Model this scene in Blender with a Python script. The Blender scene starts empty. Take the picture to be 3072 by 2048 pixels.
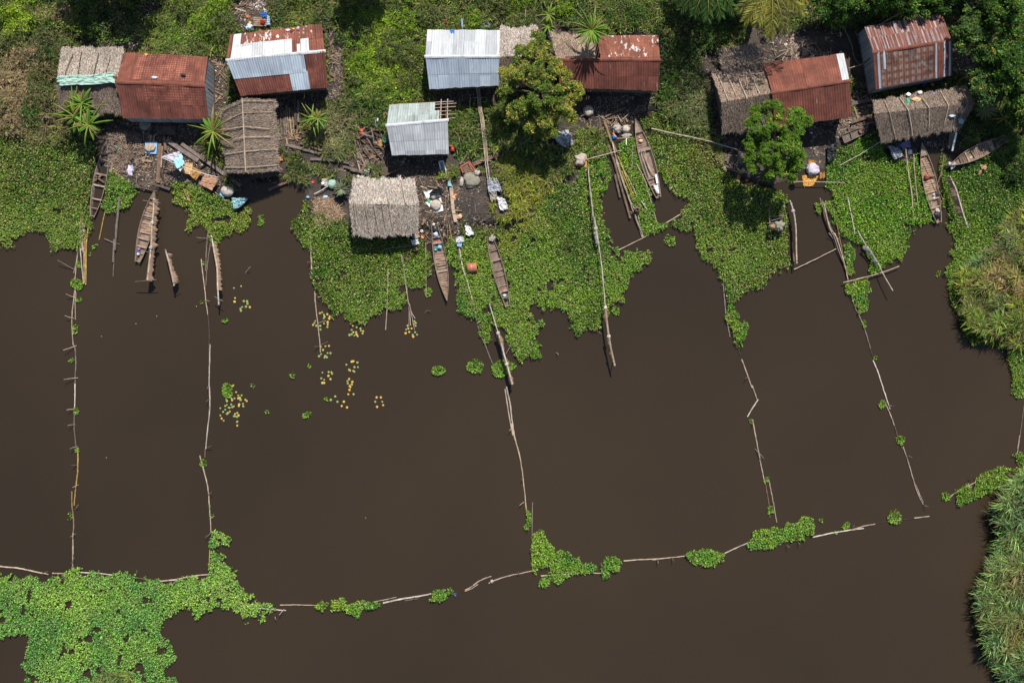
import bpy, math, random
import numpy as np
from mathutils import Vector, Matrix, noise as mnoise
random.seed(11)
rng = np.random.default_rng(11)
S, H = 38.4, 90.0           # survey pixels per metre at water level, flying height in metres
scene = bpy.context.scene
C = scene.collection

# ---------------------------------------------------------------- coordinates
TILES = {'v': (0, 0, .765625)}
for k, (x, y) in dict(a=(0, 0), b=(500, 0), c=(1000, 0), d=(1500, 0), e=(2000, 0), f=(2472, 0),
                      g=(0, 350), h=(500, 350), i=(1000, 350), j=(1500, 350), k=(2000, 350), l=(2472, 350)).items():
    TILES[k] = (x, y, 3.92)
for k, (x, y) in dict(m=(0, 650), n=(768, 650), o=(1536, 650), p=(2304, 650), q=(0, 1150), r=(0, 1536),
                      s=(600, 1450), t=(1368, 1250), u=(2100, 1150), w=(2304, 1536)).items():
    TILES[k] = (x, y, 3.0625)

def U(t, x, y):
    a, b, s = TILES[t]
    return a + x / s, b + y / s

def W(px, py, z=0.0):
    k = (1 - z / H) / S
    return Vector(((px - 1536) * k, (1024 - py) * k, z))

def Q(t, x, y, z=0.0):
    return W(*U(t, x, y), z)

def poly(s):
    """'n 330,60 345,170 o 900,130' -> array of survey pixels"""
    out, t = [], 'v'
    for w in s.split():
        if w.isalpha():
            t = w
        else:
            x, y = w.split(',')
            out.append(U(t, float(x), float(y)))
    return np.array(out)

def inside(pl, x, y):
    r = np.zeros(x.shape, bool)
    n = len(pl)
    for k in range(n):
        x0, y0 = pl[k]
        x1, y1 = pl[(k + 1) % n]
        if y0 == y1:
            continue
        c = (y0 > y) != (y1 > y)
        r ^= c & (x < (x1 - x0) * (y - y0) / (y1 - y0) + x0)
    return r

_lat = rng.random((256, 256))
def vnoise(x, y):
    xi, yi = np.floor(x).astype(int), np.floor(y).astype(int)
    fx, fy = x - xi, y - yi
    fx, fy = fx * fx * (3 - 2 * fx), fy * fy * (3 - 2 * fy)
    g = lambda a, b: _lat[a & 255, b & 255]
    return (g(xi, yi) * (1 - fx) + g(xi + 1, yi) * fx) * (1 - fy) + (g(xi, yi + 1) * (1 - fx) + g(xi + 1, yi + 1) * fx) * fy

def fbm(x, y, o=4):
    s, a, t = 0, 1, 0
    for k in range(o):
        s = s + a * vnoise(x * 2 ** k + 17.3 * k, y * 2 ** k + 9.1 * k)
        t += a
        a *= .5
    return s / t

# ---------------------------------------------------------------- tagging
def tag(o, label=None, cat=None, group=None, kind=None):
    if label: o['label'] = label
    if cat: o['category'] = cat
    if group: o['group'] = group
    if kind: o['kind'] = kind
    return o

def empty(name, loc, label, cat, group=None):
    o = bpy.data.objects.new(name, None)
    o.empty_display_size = .3
    C.objects.link(o)
    o.location = loc
    return tag(o, label, cat, group)

def link(name, me, parent=None, loc=None):
    o = bpy.data.objects.new(name, me)
    C.objects.link(o)
    if loc is not None:
        o.location = loc
    if parent is not None:
        o.parent = parent
        if loc is None:
            q, off = parent, Vector((0, 0, 0))
            while q is not None:
                off += q.location
                q = q.parent
            o.location = -off      # meshes are written in world space
    return o

# ---------------------------------------------------------------- materials
MATS = {}
def newmat(name):
    m = bpy.data.materials.new(name)
    m.use_nodes = True
    nt = m.node_tree
    b = nt.nodes['Principled BSDF']
    MATS[name] = m
    return m, nt, b

def nd(nt, typ, **kw):
    n = nt.nodes.new(typ)
    for k, v in kw.items():
        setattr(n, k, v)
    return n

def ramp(nt, src, stops):
    r = nd(nt, 'ShaderNodeValToRGB')
    e = r.color_ramp.elements
    while len(e) < len(stops):
        e.new(.5)
    for k, (p, c) in enumerate(stops):
        e[k].position = p
        e[k].color = (*c, 1)
    nt.links.new(src, r.inputs[0])
    return r.outputs[0]

def mixc(nt, fac, a, b, typ='MIX'):
    m = nd(nt, 'ShaderNodeMix', data_type='RGBA', blend_type=typ)
    for s, v in ((0, fac), (6, a), (7, b)):
        if hasattr(v, 'links'):
            nt.links.new(v, m.inputs[s])
        elif isinstance(v, (int, float)):
            m.inputs[s].default_value = v
        else:
            m.inputs[s].default_value = (*v, 1)
    return m.outputs[2]

def tex(nt, vec, scale, sc=(1, 1, 1), detail=4, rough=.6):
    mp = nd(nt, 'ShaderNodeMapping')
    mp.inputs['Scale'].default_value = sc
    nt.links.new(vec, mp.inputs[0])
    n = nd(nt, 'ShaderNodeTexNoise')
    n.inputs['Scale'].default_value = scale
    n.inputs['Detail'].default_value = detail
    n.inputs['Roughness'].default_value = rough
    nt.links.new(mp.outputs[0], n.inputs['Vector'])
    return n.outputs[0]

def attr(nt, name, vec=True):
    a = nd(nt, 'ShaderNodeAttribute', attribute_name=name)
    return a.outputs['Vector'] if vec else a.outputs['Color']

def plain(name, c, rough=.7, var=.35, scale=4, metallic=0, spec=.4, bump=0.):
    m, nt, b = newmat(name)
    pos = nd(nt, 'ShaderNodeNewGeometry').outputs['Position']
    n = tex(nt, pos, scale)
    lo = [max(0, x * (1 - var)) for x in c]
    hi = [min(.95, x * (1 + var)) for x in c]
    col = ramp(nt, n, [(.3, lo), (.7, hi)])
    oi = nd(nt, 'ShaderNodeObjectInfo').outputs['Random']
    hv = nd(nt, 'ShaderNodeHueSaturation')
    mr = nd(nt, 'ShaderNodeMapRange')
    mr.inputs['To Min'].default_value = 1 - var * .5
    mr.inputs['To Max'].default_value = 1 + var * .5
    nt.links.new(oi, mr.inputs[0])
    nt.links.new(mr.outputs[0], hv.inputs['Value'])
    nt.links.new(col, hv.inputs['Color'])
    nt.links.new(hv.outputs[0], b.inputs['Base Color'])
    b.inputs['Roughness'].default_value = rough
    b.inputs['Metallic'].default_value = metallic
    b.inputs['Specular IOR Level'].default_value = spec
    if bump:
        bp = nd(nt, 'ShaderNodeBump')
        bp.inputs['Strength'].default_value = bump
        bp.inputs['Distance'].default_value = .05
        nt.links.new(tex(nt, pos, scale * 5), bp.inputs['Height'])
        nt.links.new(bp.outputs[0], b.inputs['Normal'])
    return m

def vcol(name, rough=.6, spec=.3, trans=0., var=.0):
    m, nt, b = newmat(name)
    c = attr(nt, 'Col', False)
    nt.links.new(c, b.inputs['Base Color'])
    b.inputs['Roughness'].default_value = rough
    b.inputs['Specular IOR Level'].default_value = spec
    if trans:
        t = nd(nt, 'ShaderNodeBsdfTranslucent')
        nt.links.new(c, t.inputs[0])
        mx = nd(nt, 'ShaderNodeMixShader')
        mx.inputs[0].default_value = trans
        nt.links.new(b.outputs[0], mx.inputs[1])
        nt.links.new(t.outputs[0], mx.inputs[2])
        nt.links.new(mx.outputs[0], nt.nodes['Material Output'].inputs[0])
    return m

WOODS = dict(
    wood_grey=(.17, .135, .115), wood_brown=(.15, .095, .065), wood_dark=(.075, .055, .042), bamboo_pale=(.36, .275, .20),
    bamboo_yellow=(.40, .26, .065), bamboo_white=(.43, .37, .31), bark=(.11, .085, .065), plank_tan=(.30, .20, .14), canoe_wood=(.20, .14, .105),
    canoe_pale=(.27, .20, .155), log_tan=(.26, .17, .095), twig=(.30, .19, .12))
for k, c in WOODS.items():
    plain(k, c, .8, .4, 3, spec=.25, bump=.3)
for k, c in dict(net_brown=(.27, .175, .115), net_grey=(.24, .22, .17), net_pale=(.42, .37, .32), cloth_white=(.78, .78, .76), cloth_lavender=(.55, .49, .56),
                 cloth_aqua=(.38, .68, .74), cloth_tan=(.52, .34, .18), cloth_ochre=(.42, .22, .06), cloth_brown=(.42, .23, .14), tarp_green=(.36, .53, .44),
                 tarp_teal=(.25, .42, .46), plastic_silver=(.40, .42, .45), mud_wall=(.13, .10, .08), clay=(.20, .12, .085), cloth_violet=(.20, .17, .33),
                 sack_beige=(.42, .36, .29), fish=(.42, .33, .24)).items():
    plain(k, c, .75, .3, 6, spec=.3, bump=.5)
for k, c in dict(red=(.48, .045, .025), mud_orange=(.50, .24, .035), orange=(.70, .20, .05), blue=(.015, .19, .55), sky_blue=(.20, .42, .70), teal=(.02, .25, .22), green=(.03, .30, .16),
                 yellow=(.68, .38, .04), black=(.035, .037, .042), white=(.80, .80, .78), brick_red=(.36, .085, .045), drum_orange=(.46, .17, .10), navy=(.03, .05, .13), peach=(.66, .36, .22),
                 purple=(.22, .13, .38), pale_blue=(.42, .55, .68), dark_grey=(.06, .06, .065)).items():
    plain('pl_' + k, c, .38, .15, 5, spec=.5)
vcol('leaf', .45, .20, .25)
vcol('grassmat', .6, .12, .25)
vcol('straw', .85, .15, 0)
vcol('litter_mat', .7, .3, 0)
plain('pad_green', (.25, .31, .09), .5, .2, 9)
plain('pad_yellow', (.50, .40, .07), .5, .2, 9)
plain('pad_orange', (.58, .33, .06), .5, .2, 9)

def metal(name, base, rust, rust_amt, s1=(3.2, .55, 1), rough=.45, k3=.7, sharp=.06, pat=None):
    """corrugated sheet: zinc or rust, streaks running down the slope (st = metres along ridge, metres down)"""
    m, nt, b = newmat(name)
    st = attr(nt, 'st')
    n1 = tex(nt, st, 1.0, s1, 6, .65)
    n2 = tex(nt, st, 1.0, (9.0, 1.2, 1), 4, .6)
    n3 = tex(nt, st, 1.1, (1, 1, 1), 5, .7)
    base_c = ramp(nt, n2, [(.3, [x * .78 for x in base]), (.72, [min(.9, x * 1.12) for x in base])])
    rust_c = ramp(nt, n3, [(.32, [x * .6 for x in rust]), (.55, rust), (.75, [min(.9, x * 1.5) for x in rust])])
    rust_c = mixc(nt, .5, rust_c, ramp(nt, n2, [(.3, (.45, .45, .45)), (.7, (1, 1, 1))]), 'MULTIPLY')
    mad = nd(nt, 'ShaderNodeMath', operation='ADD')
    nt.links.new(n1, mad.inputs[0])
    sc = nd(nt, 'ShaderNodeMath', operation='MULTIPLY_ADD')
    nt.links.new(n3, sc.inputs[0])
    sc.inputs[1].default_value = k3
    sc.inputs[2].default_value = -k3 / 2
    nt.links.new(sc.outputs[0], mad.inputs[1])
    fac = ramp(nt, mad.outputs[0], [(max(0, 1 - rust_amt - sharp), (0, 0, 0)), (min(1, 1 - rust_amt + sharp), (1, 1, 1))])
    if pat:      # rows of pale marks left by battens and overlapping sheets
        sp = nd(nt, 'ShaderNodeSeparateXYZ'); nt.links.new(st, sp.inputs[0])
        def wave(out, per, w0, w1):
            q = nd(nt, 'ShaderNodeMath', operation='PINGPONG'); nt.links.new(out, q.inputs[0]); q.inputs[1].default_value = per / 2
            return ramp(nt, q.outputs[0], [(w0, (1, 1, 1)), (w1, (0, 0, 0))])
        a_, b_ = wave(sp.outputs[0], pat[0], pat[1], pat[1] + pat[6]), wave(sp.outputs[1], pat[2], pat[3], pat[3] + pat[6])
        gr = mixc(nt, 1., a_, b_, 'MULTIPLY')
        gate = ramp(nt, n3, [(pat[4] - .04, (0, 0, 0)), (pat[4] + .04, (1, 1, 1))])
        gr = mixc(nt, 1., gr, gate, 'MULTIPLY')
        fac = mixc(nt, mixc(nt, 1., gr, (pat[5],) * 3, 'MULTIPLY'), fac, (0, 0, 0))
    col = mixc(nt, fac, base_c, rust_c)
    # dark seams where sheets overlap, every 0.8 m
    sep = nd(nt, 'ShaderNodeSeparateXYZ')
    nt.links.new(st, sep.inputs[0])
    md = nd(nt, 'ShaderNodeMath', operation='PINGPONG')
    nt.links.new(sep.outputs[0], md.inputs[0])
    md.inputs[1].default_value = .41
    seam = ramp(nt, md.outputs[0], [(0., (.55, .5, .48)), (.045, (1, 1, 1))])
    col = mixc(nt, .6, col, seam, 'MULTIPLY')
    # every sheet has weathered a little differently
    sn = nd(nt, 'ShaderNodeVectorMath', operation='SNAP'); nt.links.new(st, sn.inputs[0]); sn.inputs[1].default_value = (.82, 1.3, 1)
    wn = nd(nt, 'ShaderNodeTexWhiteNoise'); nt.links.new(sn.outputs[0], wn.inputs['Vector'])
    col = mixc(nt, 1., col, ramp(nt, wn.outputs[0], [(0, (.76, .75, .76)), (1, (1.12, 1.12, 1.10))]), 'MULTIPLY')
    nt.links.new(col, b.inputs['Base Color'])
    b.inputs['Roughness'].default_value = rough
    b.inputs['Specular IOR Level'].default_value = .35
    return m
RUST = (.21, .068, .042)
metal('zinc', (.45, .47, .485), (.25, .15, .11), .25)
metal('zinc_shaded', (.43, .50, .57), (.17, .15, .15), .24)  # same zinc for south slopes, with blue shade put into its colour
metal('zinc_old', (.33, .385, .37), (.24, .26, .24), .40)
metal('rust', (.50, .25, .18), RUST, .78, rough=.8)
metal('rust_dark', (.50, .34, .28), (.19, .062, .042), .70, (6, .35, 1), rough=.8, k3=.25, sharp=.03)
metal('rust_dotted', (.56, .27, .19), (.22, .066, .042), .80, rough=.8, pat=(.19, .032, .20, .028, .47, .62, .025))
metal('rust_peel', (.64, .57, .53), (.25, .08, .045), .60, (4.5, 1.6, 1), rough=.7, k3=.6, sharp=.025)
metal('rust_stripe', (.37, .35, .35), (.20, .065, .045), .55, (6.0, .09, 1), rough=.7, k3=.22, sharp=.05)
metal('rust_grid', (.24, .21, .19), (.18, .070, .042), .64, (2.5, 2, 1), rough=.75, k3=.5, sharp=.1, pat=(.46, .08, .52, .10, .44, .8, .10))
metal('white_sheet', (.53, .54, .545), (.30, .22, .18), .16, sharp=.03)
metal('wall_sheet', (.42, .46, .50), (.20, .16, .14), .30)

# ---------------------------------------------------------------- mesh building
class MB:
    def __init__(s):
        s.v, s.f, s.m, s.st, s.c = [], [], [], [], []
    def add(s, verts, faces, mat=0, st=None, col=None):
        o = len(s.v)
        s.v.extend([tuple(p) for p in verts])
        s.f.extend([tuple(o + i for i in f) for f in faces])
        s.m.extend([mat] * len(faces))
        s.st.extend(st if st is not None else [(0, 0, 0)] * len(verts))
        s.c.extend(col if col is not None else [(.5, .5, .5)] * len(verts))
        return s
    def tube(s, pts, r, n=6, mat=0, col=None):
        pts = [Vector(p) for p in pts]
        rs = r if isinstance(r, (list, tuple)) else [r] * len(pts)
        V, F = [], []
        for k, p in enumerate(pts):
            d = (pts[min(k + 1, len(pts) - 1)] - pts[max(k - 1, 0)]).normalized()
            up = Vector((0, 0, 1)) if abs(d.z) < .9 else Vector((1, 0, 0))
            a = d.cross(up).normalized()
            b = a.cross(d)
            for q in range(n):
                t = 2 * math.pi * q / n
                V.append(p + (a * math.cos(t) + b * math.sin(t)) * rs[k])
        for k in range(len(pts) - 1):
            for q in range(n):
                F.append((k * n + q, k * n + (q + 1) % n, (k + 1) * n + (q + 1) % n, (k + 1) * n + q))
        F.append(tuple(range(n))[::-1])
        F.append(tuple((len(pts) - 1) * n + q for q in range(n)))
        return s.add(V, F, mat, None, [col] * len(V) if col else None)
    def beam(s, p0, p1, w, h, mat=0):
        p0, p1 = Vector(p0), Vector(p1)
        d = (p1 - p0).normalized()
        a = d.cross(Vector((0, 0, 1)))
        a = a.normalized() if a.length > .01 else Vector((1, 0, 0))
        b = a.cross(d)
        V = [p + a * sx * w / 2 + b * sz * h / 2 for p in (p0, p1) for sx, sz in ((-1, -1), (1, -1), (1, 1), (-1, 1))]
        F = [(0, 1, 2, 3), (7, 6, 5, 4), (0, 4, 5, 1), (1, 5, 6, 2), (2, 6, 7, 3), (3, 7, 4, 0)]
        return s.add(V, F, mat)
    def prism(s, ring, z0, z1, mat=0):
        n = len(ring)
        V = [(x, y, z0) for x, y in ring] + [(x, y, z1) for x, y in ring]
        F = [tuple(range(n))[::-1], tuple(range(n, 2 * n))] + [(k, (k + 1) % n, n + (k + 1) % n, n + k) for k in range(n)]
        return s.add(V, F, mat)
    def grid(s, fn, nu, nv, mat=0, st=None, col=None, close=False):
        V, ST, CC = [], [], []
        for a in range(nu + 1):
            for b in range(nv + 1):
                u, v = a / nu, b / nv
                V.append(fn(u, v))
                ST.append(st(u, v) if st else (0, 0, 0))
                CC.append(col(u, v) if col else (.5, .5, .5))
        F = [(a * (nv + 1) + b, (a + 1) * (nv + 1) + b, (a + 1) * (nv + 1) + b + 1, a * (nv + 1) + b + 1) for a in range(nu) for b in range(nv)]
        return s.add(V, F, mat, ST, CC)
    def lathe(s, c, prof, n=14, mat=0):
        c = Vector(c)
        V = [c + Vector((r * math.cos(2 * math.pi * q / n), r * math.sin(2 * math.pi * q / n), z)) for r, z in prof for q in range(n)]
        F = [(k * n + q, k * n + (q + 1) % n, (k + 1) * n + (q + 1) % n, (k + 1) * n + q) for k in range(len(prof) - 1) for q in range(n)]
        if prof[0][0] > .001: F.append(tuple(range(n))[::-1])
        if prof[-1][0] > .001: F.append(tuple((len(prof) - 1) * n + q for q in range(n)))
        return s.add(V, F, mat)
    def build(s, name, mats, parent=None, smooth=False):
        me = bpy.data.meshes.new(name)
        me.from_pydata(s.v, [], s.f)
        for m in (mats if isinstance(mats, (list, tuple)) else [mats]):
            me.materials.append(MATS[m])
        me.polygons.foreach_set('material_index', s.m)
        a = me.attributes.new('st', 'FLOAT_VECTOR', 'POINT')
        a.data.foreach_set('vector', np.array(s.st, 'f').ravel())
        a = me.attributes.new('Col', 'FLOAT_COLOR', 'POINT')
        cc = np.ones((len(s.v), 4), 'f')
        cc[:, :3] = s.c
        a.data.foreach_set('color', cc.ravel())
        if smooth:
            me.polygons.foreach_set('use_smooth', [True] * len(s.f))
        me.update()
        return link(name, me, parent)

def np_mesh(name, V, k, mat, col, parent=None, mats=None, extra=None):
    """V: (M*k,3) consecutive faces of k vertices, col: (M*k,3)"""
    M = len(V) // k
    me = bpy.data.meshes.new(name)
    me.vertices.add(M * k)
    me.vertices.foreach_set('co', V.astype('f').ravel())
    me.loops.add(M * k)
    me.loops.foreach_set('vertex_index', np.arange(M * k, dtype=np.int32))
    me.polygons.add(M)
    me.polygons.foreach_set('loop_start', np.arange(0, M * k, k, dtype=np.int32))
    me.update(calc_edges=True)
    a = me.attributes.new('Col', 'FLOAT_COLOR', 'POINT')
    cc = np.ones((M * k, 4), 'f')
    cc[:, :3] = np.clip(col, 0, .9)
    a.data.foreach_set('color', cc.ravel())
    me.materials.append(MATS[mat])
    return link(name, me, parent)

def leaf_quads(P, L, Wd, D, tilt, col, droop=0.):
    """diamond leaves. P base (N,3), L length, Wd width, D azimuth, tilt elevation of the leaf axis, col (N,3)"""
    N = len(P)
    ax = np.stack([np.cos(D) * np.cos(tilt), np.sin(D) * np.cos(tilt), np.sin(tilt)], 1)
    roll = rng.uniform(-.7, .7, N)
    sd = np.stack([-np.sin(D) * np.cos(roll), np.cos(D) * np.cos(roll), np.sin(roll)], 1)
    a, b = P, P + ax * L[:, None]
    b = b.copy(); b[:, 2] -= droop * L
    mid = P + ax * L[:, None] * .5
    mid = mid.copy(); mid[:, 2] += .04 * L
    V = np.stack([a, mid + sd * Wd[:, None] / 2, b, mid - sd * Wd[:, None] / 2], 1).reshape(-1, 3)
    return V, np.repeat(col, 4, 0)

def blade_quads(P, L, Wd, D, lean, col, bend=.6):
    """grass blades of two segments: P base, lean 0 upright .. 1 flat"""
    N = len(P)
    el0 = (1 - lean) * 1.45 + .08
    el1 = el0 - bend
    h = np.stack([np.cos(D), np.sin(D), np.zeros(N)], 1)
    z = np.array([[0, 0, 1.]])
    m = P + (h * np.cos(el0)[:, None] + z * np.sin(el0)[:, None]) * L[:, None] * .5
    t = m + (h * np.cos(el1)[:, None] + z * np.sin(el1)[:, None]) * L[:, None] * .5
    sd = np.stack([-np.sin(D), np.cos(D), np.zeros(N)], 1) * Wd[:, None] / 2
    V = np.stack([P - sd * .7, P + sd * .7, m + sd, m - sd, m - sd, m + sd, t + sd * .15, t - sd * .15], 1).reshape(-1, 3)
    cc = np.repeat(col, 8, 0)
    return V, cc

def jit(base, n, a=.25, hue=.12):
    base = np.broadcast_to(np.array(base, float), (n, 3))
    k = rng.normal(1, a, (n, 1)).clip(.35, 1.9)
    h = rng.normal(1, hue, (n, 3)).clip(.5, 1.6)
    return base * k * h

def px2w(x, y, z):
    k = (1 - z / H) / S
    return np.stack([(x - 1536) * k, (1024 - y) * k, z], 1)

def scatter(pl, dens, warp=14, holes=None, avoid=(), clip=True):
    """random survey-pixel points inside a polygon with a ragged edge. dens per square metre"""
    pl = np.asarray(pl)
    x0, y0 = pl.min(0) - 20
    x1, y1 = pl.max(0) + 20
    if clip:
        x0, y0, x1, y1 = max(x0, -260), max(y0, -420), min(x1, 3330), min(y1, 2300)
    n = int((x1 - x0) * (y1 - y0) / S / S * dens)
    x, y = rng.uniform(x0, x1, n), rng.uniform(y0, y1, n)
    wx = x + (fbm(x / 34, y / 34, 3) - .5) * 2 * warp + (fbm(x / 9 + 50, y / 9, 2) - .5) * warp * 1.5
    wy = y + (fbm(x / 34 + 90, y / 34 + 31, 3) - .5) * 2 * warp + (fbm(x / 9, y / 9 + 70, 2) - .5) * warp * 1.5
    k = inside(pl, wx, wy)
    if holes:
        k &= fbm(x / 30 + 7, y / 30 + 3, 3) < holes
    for a in avoid:
        k &= ~inside(a, wx, wy)
    return x[k], y[k]
# ================================================================ setting: ground, water
LAND = poly("v -900,-900 -900,300 -40,295 60,292 150,300 225,330 236,440 262,452 320,438 350,447 392,430 400,425 430,455 520,475 548,462 560,425 600,412 648,408 "
            "655,432 680,428 695,450 698,500 712,520 750,545 960,545 985,515 1000,520 1045,540 1110,520 1190,520 1250,560 1330,480 1345,420 1375,330 1385,290 1455,270 1500,262 1600,300 1660,395 1760,430 "
            "1815,425 1830,400 1880,395 1895,425 1915,350 1960,360 2030,345 2100,345 2160,350 2230,380 2290,360 2330,420 2340,560 3300,600 3300,-900")
REED_A = poly("p 2500,-60 2300,20 2230,160 2190,260 2090,340 1960,430 1880,500 1850,580 1850,660 1880,760 1900,860 1920,980 2000,1060 2130,1110 2260,1170 2400,1200 3200,1200 3200,-100")
REED_B = poly("v 2450,1080 2303,1102 2270,1145 2258,1190 w 2080,190 2040,220 2010,290 1965,370 1980,420 1950,490 1900,600 1850,640 1835,740 1818,790 1870,860 1855,960 1855,1060 1885,1160 1905,1220 1935,1340 1985,1380 2005,1480 2060,1540 2150,1580 2300,2400 3400,2400 3400,-90")
REED_B[:, 0] += 42
REED_A[:, 0] -= 26
REED_C = poly("r 880,1560 940,1500 1050,1470 1180,1500 1260,1570 1260,1900 880,1900")

def is_land(x, y, warp=9):
    wx = x + (fbm(x / 40, y / 40, 3) - .5) * 2 * warp
    wy = y + (fbm(x / 40 + 40, y / 40 + 9, 3) - .5) * 2 * warp
    r = inside(LAND, wx, wy) | inside(REED_A, wx - 60, wy) | inside(REED_B, wx - 55, wy)
    return r

def axis(lo, hi, st, far):
    f = np.arange(lo, hi + st / 2, st)
    o = [3, 7, 14, 28, 60, 120, far]
    return np.concatenate([lo - np.array(o[::-1]), f, hi + np.array(o)])
gx, gy = axis(-48, 48, .25, 260), axis(-33, 38, .25, 260)
GX, GY = np.meshgrid(gx, gy, indexing='ij')
PX, PY = GX * S + 1536, 1024 - GY * S
Lm = is_land(PX, PY).astype(float)
for _ in range(2):
    p = np.pad(Lm, 1, mode='edge')
    Lm = (p[:-2, 1:-1] + p[2:, 1:-1] + p[1:-1, :-2] + p[1:-1, 2:] + 2 * p[1:-1, 1:-1]) / 6
GZ = -.9 + Lm * 1.13 + (fbm(PX / 60, PY / 60) - .5) * .28 * Lm + (fbm(PX / 12, PY / 12, 3) - .5) * .10 * Lm

def ground_z(x, y):
    """terrain height under survey pixel arrays"""
    X, Y = (np.asarray(x) - 1536) / S, (1024 - np.asarray(y)) / S
    i = np.clip(np.searchsorted(gx, X), 1, len(gx) - 1)
    j = np.clip(np.searchsorted(gy, Y), 1, len(gy) - 1)
    return np.maximum(GZ[i, j], 0)

def gz(px, py):
    return float(ground_z(np.array([px]), np.array([py]))[0])

nx, ny = GX.shape
V = np.stack([GX, GY, GZ], -1).reshape(-1, 3)
idx = np.arange(nx * ny).reshape(nx, ny)
F = np.stack([idx[:-1, :-1], idx[1:, :-1], idx[1:, 1:], idx[:-1, 1:]], -1).reshape(-1, 4)
me = bpy.data.meshes.new('ground')
me.vertices.add(len(V)); me.vertices.foreach_set('co', V.astype('f').ravel())
me.loops.add(F.size); me.loops.foreach_set('vertex_index', F.astype(np.int32).ravel())
me.polygons.add(len(F)); me.polygons.foreach_set('loop_start', np.arange(0, F.size, 4, dtype=np.int32))
me.update(calc_edges=True)
me.polygons.foreach_set('use_smooth', [True] * len(F))
m, nt, b = newmat('mud')
pos = nd(nt, 'ShaderNodeNewGeometry').outputs['Position']
c1 = ramp(nt, tex(nt, pos, .5, detail=6), [(.33, (.018, .015, .014)), (.5, (.048, .036, .027)), (.68, (.10, .070, .050))])
c2 = ramp(nt, tex(nt, pos, 7, detail=5), [(.3, (.45, .45, .45)), (.75, (1.35, 1.25, 1.15))])
nt.links.new(mixc(nt, 1., c1, c2, 'MULTIPLY'), b.inputs['Base Color'])
b.inputs['Roughness'].default_value = .75
bp = nd(nt, 'ShaderNodeBump'); bp.inputs['Strength'].default_value = .8; bp.inputs['Distance'].default_value = .08
nt.links.new(tex(nt, pos, 9, detail=6), bp.inputs['Height']); nt.links.new(bp.outputs[0], b.inputs['Normal'])
me.materials.append(m)
tag(link('ground', me), kind='structure')

m, nt, b = newmat('water')
pos = nd(nt, 'ShaderNodeNewGeometry').outputs['Position']
c1 = ramp(nt, tex(nt, pos, .035, detail=4, rough=.5), [(.34, (.0290, .0210, .0136)), (.66, (.0395, .0272, .0166))])
nt.links.new(c1, b.inputs['Base Color'])
b.inputs['Roughness'].default_value = .04
b.inputs['IOR'].default_value = 1.33
bp = nd(nt, 'ShaderNodeBump'); bp.inputs['Strength'].default_value = .12; bp.inputs['Distance'].default_value = .03
nt.links.new(tex(nt, pos, 2.2, detail=3), bp.inputs['Height']); nt.links.new(bp.outputs[0], b.inputs['Normal'])
wm = MB().add([(-320, -320, 0), (320, -320, 0), (320, 320, 0), (-320, 320, 0)], [(0, 1, 2, 3)])
tag(wm.build('water', 'water'), kind='structure')

# ================================================================ bare patches
MUD = [poly(s) for s in (
    "a 930,400 1150,330 1330,330 1500,250 1560,20 1700,0 1900,40 1700,300 1660,420 1700,600 1450,640 1100,560 900,520",
    "b 490,620 740,640 770,750 680,1000 740,1200 560,1450 420,1400",
    "b 780,-60 1210,-60 1240,120 1240,360 900,400 820,300 760,150",
    "b 1830,330 1960,380 2110,560 2150,800 2080,1000 2050,1180 1800,1250 1500,1480 1250,1420 1100,1100 1880,1020",
    "i 230,90 560,90 640,250 640,520 300,560 240,300",
    "g 1260,60 1450,0 2352,0 2352,770 2280,760 1880,800 1640,840 1400,760 1270,640",
    "h 0,250 700,640 640,740 860,860 560,800 200,760 0,720",
    "h 640,600 1340,600 1400,740 1320,800 900,860 640,640",
    "h 1300,0 1700,200 1650,330 1820,420 1500,420 1330,330",
    "c 0,560 100,640 140,900 60,1180 0,1200",
    "i 250,440 1350,440 1240,560 1360,640 1000,690 620,680 700,600 300,560",
    "i 940,690 1480,700 1500,1500 1160,1500 990,1380",
    "i 1460,640 1800,620 1860,780 1830,1130 2000,1200 1900,1330 1560,1320 1500,1200",
    "c 1060,1060 1960,1010 2050,1200 1400,1270 1060,1180",
    "d 1000,1040 1850,1060 1800,1200 1640,1330 1560,1568 1150,1568 900,1400 980,1200",
    "e 380,560 640,600 660,1568 560,1568 480,1100 380,800",
    "e 1120,420 1500,380 1700,460 1700,560 2060,640 1300,740 1130,740",
    "e 1240,1380 2352,1330 2352,1568 1700,1568",
    "k 1660,0 2352,-60 2100,300 1900,330 1950,560 1640,520 1700,350",
    "k 440,200 880,200 900,560 760,620 600,580 520,420",
    "f 290,1000 620,1060 620,1568 200,1568 180,1400 330,1380",
    "f 1500,420 1700,480 1900,760 1740,900 1500,900",
    "l 740,200 1560,150 1600,300 1420,400 1100,330 1100,600 800,500",
    "l 1560,160 1720,330 1560,400 1480,440",
    "i 150,560 560,700 230,740 0,640", )]
CANOE_ROOM = [poly(s) for s in (
    "j 1590,20 1640,60 1770,400 1890,760 1880,960 1830,950 1680,620 1600,300",
    "n 1640,40 1700,130 1760,420 1780,640 1755,790 1700,680 1640,430 1610,180",
    "n 2125,90 2200,200 2300,500 2345,700 2320,840 2270,780 2180,540 2120,250",
    "l 1140,290 1260,470 1350,820 1380,1130 1350,1260 1240,1060 1140,620 1115,420",
    "l 1400,560 1960,200 2190,230 2160,310 1690,560 1470,660",
    "g 1200,300 1300,300 1310,500 1265,830 1195,1080 1090,1230 1040,1050 1055,800 1130,450")]
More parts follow.
